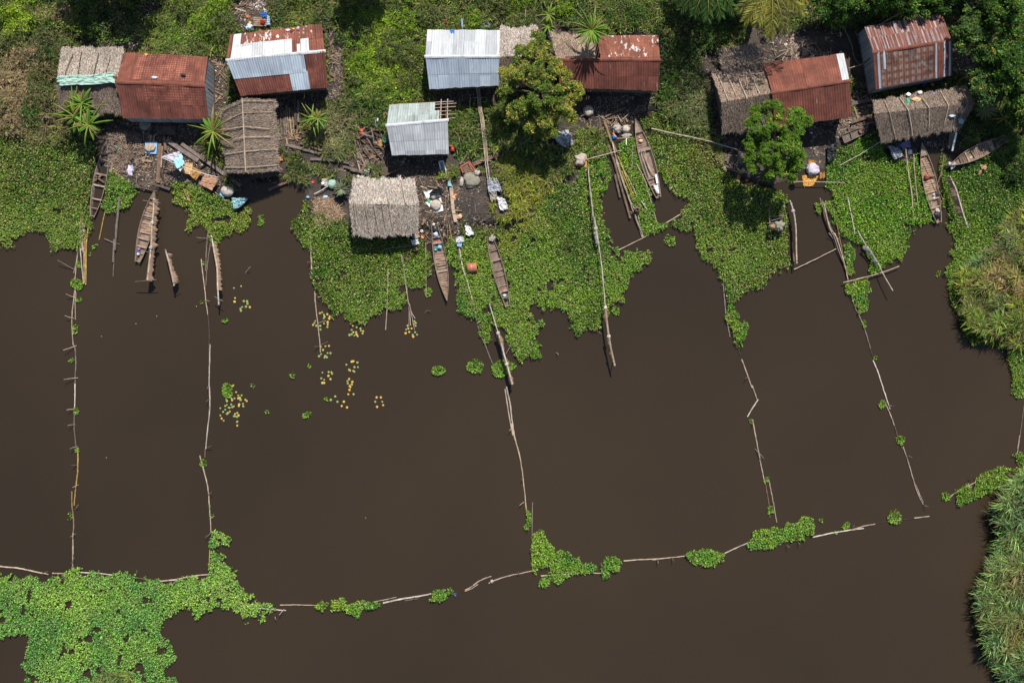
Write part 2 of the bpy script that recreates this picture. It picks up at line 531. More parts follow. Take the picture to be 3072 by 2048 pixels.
CLEAR = [poly(s) for s in (
    "h 1640,450 2180,490 2352,570 2352,720 2050,620 1640,560", "i 0,490 220,530 540,690 500,750 180,640 0,590", "h 1360,300 1860,370 1840,480 1360,420", "v 0,262 140,272 140,286 0,280",
    "c 1660,1030 1740,1030 1800,1568 1720,1568", "i 1700,0 1790,0 1870,700 1800,700", "i 1790,690 2000,720 2090,1120 1940,1150 1780,900", "j 540,130 920,130 920,400 540,300",
    "i 1380,330 1980,420 1980,520 1460,660", "j 850,420 1150,420 1150,700 850,620", "h 1640,690 2060,690 2060,990 1640,990", "f 1640,380 2200,380 2200,420 1640,400", "d 400,160 720,160 720,420 400,420")]
WATERWAYS = [poly("k 1500,900 1480,760 1600,560 1880,560 1900,700 1850,820 1960,1000 1920,1050 1720,1030 1700,1200 1420,960"),
             poly("g 1640,830 1890,880 2000,860 2060,1010 1620,1060")]

# ================================================================ floating hyacinth mats
def hyacinth(name, pl, label, base=(.085, .165, .030), dens=350, holes=.70, dry=.08, top=.30, warp=14, size=.108, avoid=(), tints=()):
    x, y = scatter(pl, dens, warp, holes, avoid=list(avoid) + CANOE_ROOM)
    n = len(x)
    mound = fbm(x / 22, y / 22, 3)
    z = ground_z(x, y) * .9 + .03 + rng.random(n) ** .8 * top * (.35 + 1.3 * mound)
    P = px2w(x, y, z)
    L = rng.uniform(.6, 1.25, n) * size
    tilt = rng.uniform(-.3, .9, n)
    D = rng.uniform(0, 2 * math.pi, n)
    reg = (fbm(x / 75 + 3, y / 75, 4) - .5)[:, None] * 1.1
    col = jit(np.array(base) * (1.62, 1.62, .72), n, .46, .11) * (1 + reg * np.array([[1.5, .75, .3]]))
    for cx, cy, r, c in tints:
        w = np.clip(1.25 - np.hypot(x - cx, y - cy) / r + (fbm(x / 30, y / 30, 2) - .5), 0, 1)[:, None] * .85
        col = col * (1 - w) + jit(c, n, .22, .08) * w
    hl = rng.random(n) < .09  # sun glints painted as pale, flatter leaves
    col[hl] = jit((.32, .45, .13), int(hl.sum()), .2, .06); tilt[hl] = rng.uniform(-.2, .35, int(hl.sum()))
    d = rng.random(n) < dry * (.4 + 1.6 * fbm(x / 50 + 20, y / 50, 2))
    col[d] = jit((.30, .26, .09), int(d.sum()), .25, .10)
    V, cc = leaf_quads(P, L, L * rng.uniform(.75, 1.0, n), D, tilt, col)
    o = np_mesh(name, V, 4, 'leaf', cc)
    tag(o, label, 'water plants', kind='stuff')
    return o

YG = (.25, .27, .030)
BG = (.165, .29, .030)
DG_ = (.045, .11, .010)
hyacinth('hyacinth_mat', poly("v -260,285 60,285 120,300 200,320 232,345 232,430 228,480 210,500 207,540 178,572 160,575 150,570 118,575 120,550 100,533 60,530 55,542 35,545 28,572 10,568 0,555 -260,560"),
         'dense green hyacinth mat filling the bank beside the sunken canoe', base=(.052, .100, .018), dens=320, holes=.80, dry=.16, tints=((60, 665, 60, BG), (200, 690, 75, BG), (20, 720, 60, BG), (140, 640, 50, BG), (60, 400, 60, (.10, .12, .03))))
hyacinth('hyacinth_mat', poly("g 1285,620 1450,740 1600,830 1590,900 1520,1040 1440,1060 1380,1130 1280,1160 1200,1010 1240,800"),
         'small hyacinth patch between the sunken canoe and the moored canoe', holes=.8)
hyacinth('hyacinth_mat', poly("h 60,770 200,750 380,840 480,870 600,900 760,1000 900,1050 1010,1060 990,1220 960,1290 880,1370 830,1350 800,1290 760,1400 700,1370 640,1440 600,1560 560,1568 510,1440 470,1320 420,1290 380,1250 330,1320 250,1330 280,1200 270,1070 200,1050 90,1010 60,900"),
         'ragged hyacinth patch in front of the clothes line', base=(.095, .155, .035), holes=.70, dry=.12)
hyacinth('hyacinth_mat', poly("n 330,60 345,170 400,240 440,310 500,330 510,480 500,560 540,640 590,720 600,760 660,810 690,880 720,910 800,880 840,940 880,960 990,980 1060,930 1150,915 1180,850 1220,820 1260,870 1310,870 1340,800 1380,760 1380,700 1310,690 1310,640 1330,590 1400,620 1470,640 1550,640 1570,560 1610,540 1630,550 1650,430 1600,330 1560,300 1540,180 1490,200 1200,200 1000,200 900,180 880,50 700,20 500,-30 470,-160 420,-160 420,-20"),
         'broad hyacinth mat in front of the pale thatched hut', base=(.050, .100, .016), dens=320, holes=.80, dry=.12, tints=((1060, 915, 70, BG), (1180, 880, 60, BG), (930, 700, 45, BG), (1230, 830, 60, BG), (1130, 940, 60, BG)))
hyacinth('hyacinth_mat', poly("v 1040,548 1075,545 1100,530 1180,530 1235,470 1290,420 1330,410 j 900,600 1200,560 1330,680 1260,830 1200,860 1190,1000 1220,1200 1300,1330 1290,1450 1250,1568 "
                              "o 910,200 870,270 930,290 985,275 990,350 950,360 970,450 1050,330 1160,330 1200,340 1290,310 1250,360 1240,450 1190,490 1120,480 1120,540 1070,580 1080,650 1040,700 1020,780 960,760 940,800 910,830 915,900 830,930 830,1060 750,1060 700,1040 650,1060 640,1100 600,1100 550,1030 590,960 530,960 510,900 430,860 300,820 160,790 165,900 200,960 195,1000 240,960 290,940 300,980 240,1050 230,1120 260,1200 265,1280 200,1300 150,1260 150,1310 90,1330 60,1290 10,1270 "
                              "n 2312,1150 2310,1040 2250,1030 2200,1000 2150,960 2150,1050 2160,1110 2090,1130 2060,1060 2030,960 1960,940 1890,930 1900,900 1850,800 1840,640 1830,540 1870,500 1790,430 1750,330 1740,150"),
         'largest hyacinth mat around the crooked poles and net posts', base=(.080, .160, .028), holes=.76, dry=.12,
         tints=((1570, 640, 75, YG), (1520, 710, 60, YG), (1640, 850, 90, BG), (1560, 860, 80, BG), (1740, 720, 90, DG_), (1690, 600, 70, DG_), (1780, 950, 60, DG_), (1850, 820, 60, BG), (1440, 880, 60, BG), (1570, 1010, 60, BG)))
hyacinth('hyacinth_mat', poly("j 1500,250 1580,250 1620,400 1660,600 1740,800 1770,900 1750,960 1810,1030 1830,1150 1860,1280 1860,1370 1810,1350 1760,1380 1700,1400 1650,1300 1620,1150 1560,1000 1500,880 1430,700 1390,550 1400,420 1420,300"),
         'narrow hyacinth strip along the bundle of bamboo poles', warp=7, holes=.85)
hyacinth('hyacinth_mat', poly("j 900,420 1000,300 1080,180 1190,330 1230,330 1260,480 1300,640 1200,600 1050,620 920,600"), 'leafy hyacinth patch east of the red orange tray', base=(.085, .16, .035), holes=.85, warp=8)
hyacinth('hyacinth_mat', poly("j 1850,1270 1940,1230 2000,1270 1960,1310 1860,1340"), 'little hyacinth tuft at the corner of two channel poles', warp=5, holes=.9)
hyacinth('hyacinth_mat', poly("v 1478,262 1530,258 1600,288 1655,320 1668,390 1700,425 1750,430 1810,440 1803,475 1812,500 1815,590 1815,615 1780,625 1765,640 1760,655 o 2240,660 2150,690 2100,710 2090,770 2030,800 1980,790 1960,740 1940,620 1910,560 1900,490 1860,440 1800,420 1740,380 1740,320 1690,290 1690,180 1640,120 1600,110 1500,90 1480,50 1570,0 "
                              "k 200,1080 330,1030 280,980 110,990 100,900 30,820 -60,720 j 1930,740 1860,620 1800,450 1760,330 1700,180 1640,60"),
         'wide hyacinth mat below the dense green round tree', base=(.058, .112, .020), dens=320, holes=.80, dry=.14, tints=((2110, 440, 60, (.19, .17, .04)), (2200, 800, 90, BG), (2130, 730, 60, BG), (2030, 600, 45, BG), (1980, 400, 60, (.13, .18, .02))))  # dark base colour paints in the round tree's shade, edges tinted bright
hyacinth('hyacinth_mat', poly("o 1975,810 2040,800 2090,900 2080,940 2150,970 2170,1040 2140,1120 2140,1190 2110,1240 2070,1180 2060,1120 2030,1060 1990,990 1970,900"),
         'tapering hyacinth tail beside a curved channel pole', warp=8, holes=.72)
hyacinth('hyacinth_mat', poly("k 1880,560 1990,400 2200,330 l 300,330 480,230 600,280 760,470 900,520 1000,540 1110,430 1135,620 1160,760 1210,980 1260,1180 1270,1240 1170,1250 1050,1260 980,1310 980,1400 950,1568 "
                              "p 1330,80 1280,170 1250,240 1275,290 1230,420 1180,400 1100,410 1060,450 1000,500 960,500 930,400 870,300 790,260 720,170 640,80 600,30 l 60,1290 170,1180 120,1000 90,900 40,780 k 1960,1000 1920,880 1850,830 1900,700"),
         'bright hyacinth mat beside the long canoe with a red load', base=(.066, .150, .018), holes=.80, dry=.06, tints=((2640, 540, 70, (.12, .22, .015)), (2680, 720, 70, BG), (2560, 560, 50, BG), (2520, 450, 50, DG_)))
hyacinth('hyacinth_mat', poly("k 1740,1020 1850,1010 1950,1030 2000,1150 2060,1300 2110,1350 2050,1400 1980,1230 1900,1130 1830,1090 1790,1165 1740,1130"),
         'thin hyacinth fringe around the leaning channel poles', warp=8, holes=.7)
hyacinth('hyacinth_mat', poly("p 690,260 740,240 790,290 800,370 770,430 800,520 740,530 720,470 700,380"), 'slim hyacinth patch caught behind a leaning pole', warp=7, holes=.8)
hyacinth('hyacinth_mat', poly("p 710,640 800,590 930,560 945,700 900,720 920,780 910,870 850,890 820,840 780,760 760,700 715,700"),
         'hyacinth wedge hanging below the long crossbar pole', base=(.11, .19, .035), warp=8, holes=.85)
hyacinth('hyacinth_mat', poly("l 1390,420 1440,600 1560,640 1800,480 2000,430 2200,280 2352,200 3100,200 3100,1300 2000,1400 p 2200,0 2140,250 1990,320 1850,420 1760,500 1740,600 1760,760 1850,900 1850,1010 2000,1110 2200,1200 2352,1250 2600,1568 2230,1568 2220,1380 2200,1220 2150,1230 2060,1170 1960,1180 1860,1160 1860,1100 1790,1010 1745,960 1740,900 1720,800 1660,680 1650,600 1630,460 1700,400 1680,330 1710,280 1690,200 1640,60 l 1530,1300 1440,1100 1400,900 1370,760 1350,560"),
         'hyacinth mat between the leaning net post and the reeds', base=(.054, .115, .020), dens=330, holes=.84, dry=.05, tints=((2900, 740, 80, BG), (2870, 850, 50, BG), (3040, 1150, 50, BG), (2970, 560, 80, DG_)))
hyacinth('hyacinth_mat', poly("v 2200,1130 2250,1090 2300,1070 2330,1045 2500,1040 2500,1120 2330,1115 2290,1120 2260,1135 2230,1150 2205,1165 2192,1152"),
         'hyacinth strip along the short slanting boom', warp=9, holes=.62)
hyacinth('hyacinth_mat', poly("r -500,560 0,560 30,590 100,570 180,580 330,575 380,620 430,670 470,600 460,560 520,560 640,560 680,490 740,490 740,560 850,560 1000,570 1080,545 1150,560 1170,600 1270,565 1310,600 1400,620 1500,640 1600,630 1800,600 1920,570 1930,500 1920,400 1930,280 1960,160 2050,170 2110,250 2060,300 2000,290 2030,370 2060,400 2040,460 2080,480 2120,540 2170,600 2220,700 2250,770 2300,760 2330,780 2290,800 2260,830 2340,850 "
                              "s 500,1090 530,1110 560,1150 620,1110 700,1150 690,1190 600,1210 600,1270 560,1280 530,1210 470,1230 450,1280 400,1270 390,1200 330,1190 300,1150 220,1180 170,1150 100,1180 50,1190 r 1840,970 1800,970 1780,900 1700,870 1640,890 1560,960 1500,1000 1470,1060 1450,1110 1500,1160 1570,1200 1600,1260 1620,1320 1560,1400 1480,1430 1520,1520 1610,1530 1600,1700 1000,1900 200,1900 190,1560 240,1480 190,1430 200,1380 240,1360 220,1320 240,1230 270,1150 210,1130 130,1110 60,1120 0,1160 -500,1160"),
         'big pale green hyacinth mat below the long curved boom', base=(.120, .235, .090), holes=.69, dry=.03, dens=370,
         avoid=[poly("r 1140,1150 1180,1110 1210,1130 1200,1190 1150,1190"), poly("r 1430,1240 1500,1230 1510,1280 1430,1310"), poly("r 565,1170 600,1200 610,1310 570,1300"), poly("r 890,1410 950,1380 930,1430"), poly("r 240,1480 330,1480 320,1550 240,1540")])
for s_, l_ in (("s 1060,1130 1110,1085 1180,1090 1150,1130 1130,1190 1080,1160", 'small comma shaped hyacinth patch at the end of a thin boom'),
               ("s 1190,1180 1210,1070 1250,1070 1330,1050 1340,1110 1450,1070 1500,1090 1620,1070 1660,1120 1600,1150 1500,1150 1480,1190 1460,1240 1420,1250 1400,1200 1350,1200 1300,1160", 'long hyacinth cluster on the bottom boom'),
               ("s 2110,1060 2180,970 2230,980 2300,960 2320,1000 2280,1050 2200,1080 2130,1080", 'hyacinth cluster beside the blue float'),
               ("t 650,830 690,880 690,950 660,1040 615,1020 650,940", 'hyacinth strand at the foot of the middle divider'),
               ("t 700,1100 740,1040 800,1050 820,1110 900,1200 900,1260 970,1220 1050,1240 1070,1290 1130,1290 1170,1350 1290,1360 1300,1410 1200,1430 1080,1450 1060,1480 1000,1490 950,1530 860,1500 850,1568 780,1570 750,1540 780,1490 860,1430 840,1380 760,1380 730,1450 700,1400", 'branching hyacinth mat where the middle divider meets the bottom boom'),
               ("t 1330,1380 1370,1300 1440,1280 1500,1290 1530,1340 1500,1410 1430,1420 1400,1490 1340,1490", 'round hyacinth knob at the end of a curved boom pole'),
               ("v 1573,1275 1590,1262 1605,1266 1622,1257 1640,1262 1665,1272 1660,1290 1640,1305 1610,1298 1590,1295", 'hyacinth patch between two straight boom poles'),
               ("u 430,1480 500,1360 560,1340 700,1330 780,1330 790,1270 860,1270 900,1270 960,1215 1030,1230 1060,1330 1050,1390 1000,1400 960,1380 950,1450 800,1450 700,1490 650,1510 560,1530 480,1530", 'largest hyacinth clump riding on the bottom boom')):
    hyacinth('hyacinth_mat', poly(s_), l_, base=(.105, .20, .045), warp=6, holes=.9, dry=.05, dens=370)

# loose floating clumps, one thing each
CL = "v 1007,851,15 1090,840,17 1152,848,26 1540,552,12 1413,712,10 706,952,9 2054,1187,15 1944,1206,9 2026,929,10 2068,1010,10 1725,967,5 1760,1100,6 1770,1170,9 2172,1141,10 518,736,7 672,862,6 711,840,4 581,886,4 613,946,4 523,895,16 748,916,5 600,500,7 600,512,6 218,566,6 2155,629,5 1886,1195,5 1920,1222,4 1985,744,7 2010,822,4 2338,900,14 m 825,345,12 710,620,62 725,440,30 725,760,25 695,1010,24 692,1060,20 660,1320,20 1870,430,14 1850,790,14 q 700,250,32 710,615,22 645,1200,14 642,1240,14 1870,730,38 1945,1210,18 1920,1130,12 n 1580,690,38 2330,1120,40 x"
cur = 'v'
k_ = 0
for w_ in CL.split():
    if w_.isalpha():
        cur = w_
        continue
    a_, b_, r_ = [float(q) for q in w_.split(',')]
    px, py = U(cur, a_, b_)
    r = r_ / TILES[cur][2] / S
    n = int(90 + 330 * r * r * 3.1)
    n = max(10, int(260 * 3.14 * r * r))
    e = rng.uniform(.55, 1.0)
    th = rng.uniform(0, 6.28, n)
    rr = np.sqrt(rng.random(n)) * r * (.7 + .6 * vnoise(th * 1.3 + k_ * 7, th * 0 + k_))
    c0 = W(px, py, .05)
    an = rng.uniform(0, 3.14)
    X = rr * np.cos(th); Y = rr * np.sin(th) * e
    P = np.stack([c0.x + X * math.cos(an) - Y * math.sin(an), c0.y + X * math.sin(an) + Y * math.cos(an), .03 + rng.random(n) * .16 * min(1, r * 2)], 1)
    L = rng.uniform(.09, .15, n)
    V, cc = leaf_quads(P, L, L * .85, np.arctan2(P[:, 1] - c0.y, P[:, 0] - c0.x) + rng.normal(0, .8, n), rng.uniform(0, 1.0, n), jit((.17, .30, .04), n, .4, .1))
    o = np_mesh('water_hyacinth', V, 4, 'leaf', cc)
    big = r > .42
    tag(o, 'larger loose clump of water hyacinth drifting on brown water' if big else 'small loose tuft of water hyacinth floating on brown water', 'water plant',
        'larger drifting hyacinth clumps' if big else 'small drifting hyacinth tufts')
    k_ += 1

# ================================================================ lily pads
def pad_master(kind):
    mb = MB()
    n = 12
    V = [(0, 0, .010)] + [(math.cos(.25 + t * 5.8 / n) * .085, math.sin(.25 + t * 5.8 / n) * .085, .016) for t in range(n + 1)]
    V += [(x, y, z - .008) for x, y, z in V]
    F = [(0, k + 1, k + 2) for k in range(n)] + [(n + 2, n + 4 + k, n + 3 + k) for k in range(n)] + [(k + 1, n + 3 + k, n + 4 + k, k + 2) for k in range(n)]
    mb.add(V, F)
    o = mb.build('lily_pad', 'pad_' + kind)
    return o
PADS = (
 ("by the lowest stretch of the pole beside the broad mat", "n 587,885,o 608,878,g 655,895,o 678,915,o 672,935,y 625,900,g 630,918,g 622,935,g 660,968,o 655,1012,g 660,990,y 545,957,g 537,975,g 525,993,o 590,1000,g 592,1035,g 553,1000,g 625,980,g"),
 ("under the tip of the broad mat", "n 860,1085,g 880,1078,g 895,1060,y 890,1000,o 880,1040,g 920,1060,o 925,1080,o 935,1095,y 970,975,o 1000,990,g 960,1025,g 985,1050,o 965,1045,g 980,1070,g 925,1015,g 905,1090,g 918,950,o"),
 ("around the splayed end of the bundled sticks", "n 1455,960,g 1445,985,o 1468,975,g 1400,1025,y 1430,1025,o 1395,1000,g 1375,1068,o 1408,1057,y 1440,1085,g 1445,1100,o 1480,1082,g 1462,1060,g 1380,1035,g 1466,1000,g"),
 ("at the end of the pole with a crosspiece", "n 638,1190,o 670,1185,o 600,1190,g 615,1222,g 658,1250,g 685,1253,g 598,1260,g 580,1280,g 637,1278,g 652,1290,g 628,1293,g"),
 ("in a loose ring on open water", "n 880,1330,o 895,1325,y 932,1337,g 830,1358,g 905,1380,g 937,1380,g 855,1405,g 865,1412,o 895,1415,y 905,1422,g"),
 ("scattered beside a small green tuft", "n 610,1430,g 668,1425,g 693,1427,y 665,1460,o 685,1490,y 600,1484,g 627,1496,g 610,1525,y 625,1525,o 700,1440,g"),
 ("in the reddish string below the loose ring", "n 855,1490,o 885,1515,o 845,1530,g 862,1555,o 880,1540,g v 760,918,g 775,922,g 790,922,y 797,935,o 785,932,o 800,905,o 812,905,g 805,888,o 803,895,o 798,875,g 770,910,g"),
 ("in the lone bunch east of the reddish string", "v 865,912,o 875,912,o 862,922,g 878,922,g 880,930,o 866,934,o"),
 ("in the fan below the round clump near the second divider", "q 2145,15,o 2135,25,o 2170,78,o 2110,122,o 2125,135,o 2133,152,o 2155,135,g 2130,100,g 2190,110,g 2220,108,g 2205,130,y 2190,135,o 2210,150,g 2255,148,y 2267,160,o 2232,185,g 2235,208,g 2197,190,o 2195,205,o 2085,195,g 2100,220,g 2125,192,g 2135,215,g 2150,208,g 2110,222,o 2070,240,g 2025,225,g 2050,260,g 2085,278,g 2095,270,g 2112,257,o 2025,292,g 2037,320,o 2055,340,g 2160,278,o 2180,270,g 2192,292,o 2150,298,g 2165,300,g 2180,305,g 2070,205,g 2085,160,g 2080,140,g 2180,350,g 2180,385,o"),
 ("near the end of the furry net pole", "m 2160,747,y 2155,780,y 2240,775,g 2270,775,g 2275,798,g 2295,830,o 2260,825,g 2225,830,g 2210,845,g 2213,862,g 2215,637,g 2150,655,g"))
masters = {}
KN = dict(g='green', y='yellow', o='orange')
for where, s_ in PADS:
    cur = 'v'
    for w_ in s_.split():
        if w_.isalpha():
            cur = w_
            continue
        a_, b_, c_ = w_.split(',')
        kind = KN[c_]
        if kind not in masters:
            o = masters[kind] = pad_master(kind)
        else:
            o = masters[kind].copy()
            C.objects.link(o)
        o.location = Q(cur, float(a_), float(b_), .004)
        o.rotation_euler.z = random.uniform(0, 6.28)
        sc = random.uniform(.75, 1.15)
        o.scale = (sc, sc, 1)
        tag(o, 'round %s lily pad %s' % (kind, where), 'lily pad', '%s lily pads %s' % (kind, where))

# ================================================================ land vegetation
AV = MUD + WATERWAYS + CANOE_ROOM + CLEAR
def undergrowth(pl, label, dens, cols, r0=.3, r1=.8, leaf=.13):
    x, y = scatter(pl, dens, 10, avoid=AV)
    blobs = []
    P, D, T, Cc = [], [], [], []
    for a, b in zip(x, y):
        r = rng.uniform(r0, r1) * (.6 + .8 * float(fbm(np.array([a / 50.]), np.array([b / 50.]), 2)[0]))
        base = np.array(cols[int(float(vnoise(np.array([a / 45.]), np.array([b / 45.]))[0]) * 2.4 + rng.random() * 1.6) % len(cols)])
        c = W(a, b, gz(a, b) + r * .35)
        m = int(170 * r * r)
        th = rng.uniform(0, 6.283, m); ct = rng.uniform(-.1, 1, m); s_ = np.sqrt(1 - ct * ct)
        rad = r * rng.uniform(.6, 1.05, m) * (.7 + .6 * vnoise(th * 1.4 + a, ct * 3 + b))
        q = np.stack([c.x + rad * s_ * np.cos(th), c.y + rad * s_ * np.sin(th), c.z + rad * ct * .95], 1)
        tint = jit(base, m, .3, .08)
        P.append(np.repeat(q, 5, 0) + rng.normal(0, .05, (m * 5, 3))); D.append(rng.uniform(0, 6.283, m * 5)); T.append(rng.uniform(-.4, 1., m * 5)); Cc.append(np.repeat(tint, 5, 0) * rng.uniform(.75, 1.25, (m * 5, 1)))
    P = np.concatenate(P); D = np.concatenate(D); T = np.concatenate(T); Cc = np.concatenate(Cc)
    L = rng.uniform(.7, 1.4, len(P)) * leaf
    V, cc = leaf_quads(P, L, L * .45, D, T, Cc, droop=.1)
    tag(np_mesh('undergrowth', V, 4, 'leaf', cc), label, 'undergrowth', kind='stuff')
DKG, MDG, BRG, OLV, TANW = (.035, .075, .012), (.065, .13, .02), (.16, .26, .018), (.10, .125, .035), (.26, .19, .10)
undergrowth(poly("v -150,-300 330,-300 330,90 200,110 120,190 110,300 -150,300"), 'shrubby undergrowth west of the netted thatch', .55, [DKG, OLV, TANW, MDG, OLV], .45, 1.05)
undergrowth(poly("v 330,-300 520,-300 520,110 480,115 330,100"), 'shrubby undergrowth north of the dotted red roof', .6, [MDG, BRG, OLV, DKG], .45, 1.0)
undergrowth(poly("v 760,-300 1320,-300 1320,60 970,60 970,220 800,250 770,100"), 'shrubby undergrowth around the lime weeds', .5, [MDG, BRG, OLV, DKG, MDG], .45, 1.0)
undergrowth(poly("v 1400,-300 1700,-300 1640,120 1625,290 1520,240 1530,75 1400,60"), 'shrubby undergrowth west of the double thatch', .6, [DKG, OLV, MDG, OLV], .45, 1.0)
undergrowth(poly("v 1900,-300 2700,-300 2700,420 2340,420 2250,340 2220,180 2180,20 1900,50"), 'shrubby undergrowth around the striped roof', .55, [DKG, MDG, DKG, OLV], .45, 1.0)
undergrowth(poly("v 1180,310 1320,330 1330,400 1180,460 1130,380"), 'low undergrowth in the shade of the golden flowered tree', .5, [DKG, MDG], .25, .45)
HOUSES_FOOT = []
def meadow(name, pl, label, base, dens, length, kind='grass', warp=16, holes=.9, dry=.12, tints=(), mound=.26, avoid=None, width=.05, lean=(.15, .95), cat='grass', az=None):
    x, y = scatter(pl, dens, warp, holes, avoid=(AV if avoid is None else avoid))
    if kind == 'grass':          # gather blades in tufts
        q = rng.integers(0, len(x), len(x))
        t = rng.random(len(x)) < .8
        nt_ = max(1, len(x) // 9)
        q = rng.integers(0, nt_, len(x))
        x = np.where(t, x[q] + rng.normal(0, 2.2, len(x)), x)
        y = np.where(t, y[q] + rng.normal(0, 2.2, len(x)), y)
    n = len(x)
    md = fbm(x / 26 + 11, y / 26, 3)
    z = ground_z(x, y) + (np.clip((md - .36) * 3.2, 0, 1) ** 1.3 * .8 + .5 * fbm(x / 70, y / 70 + 5, 2)) * mound * 1.5
    P = px2w(x, y, z)
    col = jit(np.array(base) * (1.25, 1.27, .78), n, .55, .12) * (1 + 1.7 * (fbm(x / 60 + 3, y / 60, 4) - .5)[:, None] * np.array([[1.3, .9, .5]])).clip(.25, 2)
    for cx, cy, r, c in tints:
        w = np.clip(1.3 - np.hypot(x - cx, y - cy) / r + 1.3 * (fbm(x / 28, y / 28, 3) - .5), 0, 1)[:, None]
        col = col * (1 - w) + jit(c, n, .24, .10) * w
    hl = rng.random(n) < .10  # highlights put into the colour of random blades and leaves
    col[hl] = col[hl] * 1.9 + (.05, .05, .01)
    d = rng.random(n) < dry * 2 * fbm(x / 40 + 20, y / 40, 2)
    col[d] = jit((.25, .20, .10), int(d.sum()), .25, .08)
    D = rng.uniform(0, 2 * math.pi, n)
    if kind == 'grass':
        if az is not None:
            D = rng.normal(az, .9, n) + 2.2 * (fbm(x / 45, y / 45, 2) - .5)
        L = rng.uniform(.5, 1.2, n) * length
        V, cc = blade_quads(P, L, rng.uniform(.7, 1.3, n) * width, D, rng.uniform(*lean, n), col)
        o = np_mesh(name, V, 4, 'grassmat', cc)
    else:
        L = rng.uniform(.6, 1.3, n) * length
        P[:, 2] += rng.random(n) * mound * .6
        V, cc = leaf_quads(P, L, L * rng.uniform(.45, .7, n), D, rng.uniform(-.3, 1.0, n), col)
        o = np_mesh(name, V, 4, 'leaf', cc)
    tag(o, label, cat, kind='stuff')
    return o

OL = (.072, .098, .034)
DRY = (.30, .225, .12)
LIME = (.23, .36, .012)
DK = (.035, .075, .020)
meadow('grass', poly("v -200,-330 820,-330 820,240 800,300 850,330 880,420 700,420 660,410 640,300 560,420 400,420 380,260 250,280 200,330 -200,300"),
       'rough olive grass and weeds around the western huts', OL, 190, .55, dry=.22,
       tints=((60, 60, 75, LIME), (215, 80, 70, (.17, .22, .03)), (30, 230, 90, DRY), (560, 90, 110, (.13, .22, .03)), (130, 130, 70, (.09, .12, .05)), (320, 60, 60, DK),
              (1010, 400, 80, (.22, .22, .10)), (1090, 470, 80, (.09, .14, .04)), (100, 330, 90, DRY)))
meadow('grass', poly("v 780,-330 1560,-330 1560,80 1240,60 1280,290 1390,290 1395,360 1300,400 1230,470 1130,540 1000,520 960,420 1050,380 1000,240 880,330 800,300 830,200"),
       'rough green grass and weeds between the middle huts', (.075, .11, .034), 190, .55, dry=.18,
       tints=((1110, 150, 90, LIME), (1080, 210, 80, (.16, .25, .02)), (1120, 80, 60, LIME), (1580, 600, 110, YG), (1280, 540, 60, YG)))
meadow('grass', poly("v 1380,-330 1760,-330 1720,60 1690,120 1640,200 1660,300 1640,330 1560,300 1510,260 1500,220 1530,60 1400,60 1400,80 1380,60"),
       'rough grass strip between the patched tin hut and the oil palm', (.068, .10, .038), 200, .6, dry=.15, tints=((2090, 300, 80, (.15, .17, .07)),))
meadow('grass', poly("v 1700,-330 2700,-330 2700,420 2340,420 2290,350 2200,330 2020,330 1950,260 1900,120 1990,200 2000,60 1880,60 1750,100"),
       'dark grass and weeds around the eastern huts', (.058, .088, .030), 170, .42, dry=.18, tints=((2490, 125, 60, (.17, .15, .05)), (3000, 440, 90, (.10, .15, .03))))
meadow('leafy_weeds', poly("v 300,180 330,60 420,0 540,30 560,60 520,100 480,110 330,110"), 'leafy weeds behind the red tin hut', (.075, .14, .03), 170, .13, 'leaf', cat='weeds', tints=((540, 80, 80, (.15, .25, .03)),))
meadow('leafy_weeds', poly("b 1220,-60 1990,-60 1990,300 1850,280 1500,330 1230,350"), 'even leafy ground cover behind the patched zinc roof', (.065, .14, .018), 230, .12, 'leaf', avoid=[], cat='weeds')
meadow('leafy_weeds', poly("v 780,30 870,20 930,90 925,140 960,180 940,235 870,250 800,240 795,180 800,90"), 'bright lime green weeds west of the long zinc roof', (.14, .25, .010), 240, .14, 'leaf', mound=.30, avoid=[], cat='weeds')
meadow('leafy_weeds', poly("c 1380,1290 1700,1230 2100,1240 2200,1568 i 2100,250 1900,420 1800,500 1500,520 1380,400 1350,100"), 'tall leafy weeds either side of the long bamboo footbridge', (.07, .16, .03), 240, .14, 'leaf', mound=.10, avoid=[], cat='weeds')
meadow('leafy_weeds', poly("v 0,-330 330,-330 330,80 250,110 140,60 60,80 -200,100 -200,-330"), 'dark leafy thicket along the top edge behind the western huts', (.045, .095, .02), 150, .15, 'leaf', mound=.6, avoid=[], cat='weeds', tints=((60, 50, 70, LIME), (230, 80, 50, (.17, .22, .03)), (340, 60, 60, DK)))
meadow('leafy_weeds', poly("v 2190,330 2352,300 2700,300 2700,430 2340,430 2280,380"), 'leafy creepers beside the grounded canoe', (.07, .13, .03), 220, .13, 'leaf', avoid=CANOE_ROOM, cat='weeds')
meadow('reeds', REED_A, 'dense tall reed bed standing on the eastern bank', (.155, .205, .050), 420, .95, mound=.7, avoid=[], width=.05, lean=(.05, .85), cat='reeds', dry=.35, warp=12, holes=1.1,
       tints=((2990, 820, 50, (.36, .27, .11)), (3050, 860, 45, (.36, .25, .11)), (2940, 900, 45, (.12, .22, .05)), (3020, 720, 45, (.17, .28, .10)), (2960, 960, 40, (.16, .28, .05)), (2930, 780, 40, (.14, .27, .09))), az=2.6)
meadow('reeds', REED_B, 'bluish green reed bed on the lower eastern bank', (.135, .215, .110), 420, 1.25, mound=.8, avoid=[], width=.06, lean=(.0, .8), cat='reeds', dry=.14, warp=10, holes=1.1,
       tints=((3060, 1900, 50, (.28, .25, .08)), (3050, 1730, 50, (.28, .26, .09)), (3000, 1850, 40, (.22, .26, .08)), (2950, 1650, 45, (.12, .26, .09)), (2960, 2000, 45, (.12, .25, .06))), az=2.9)
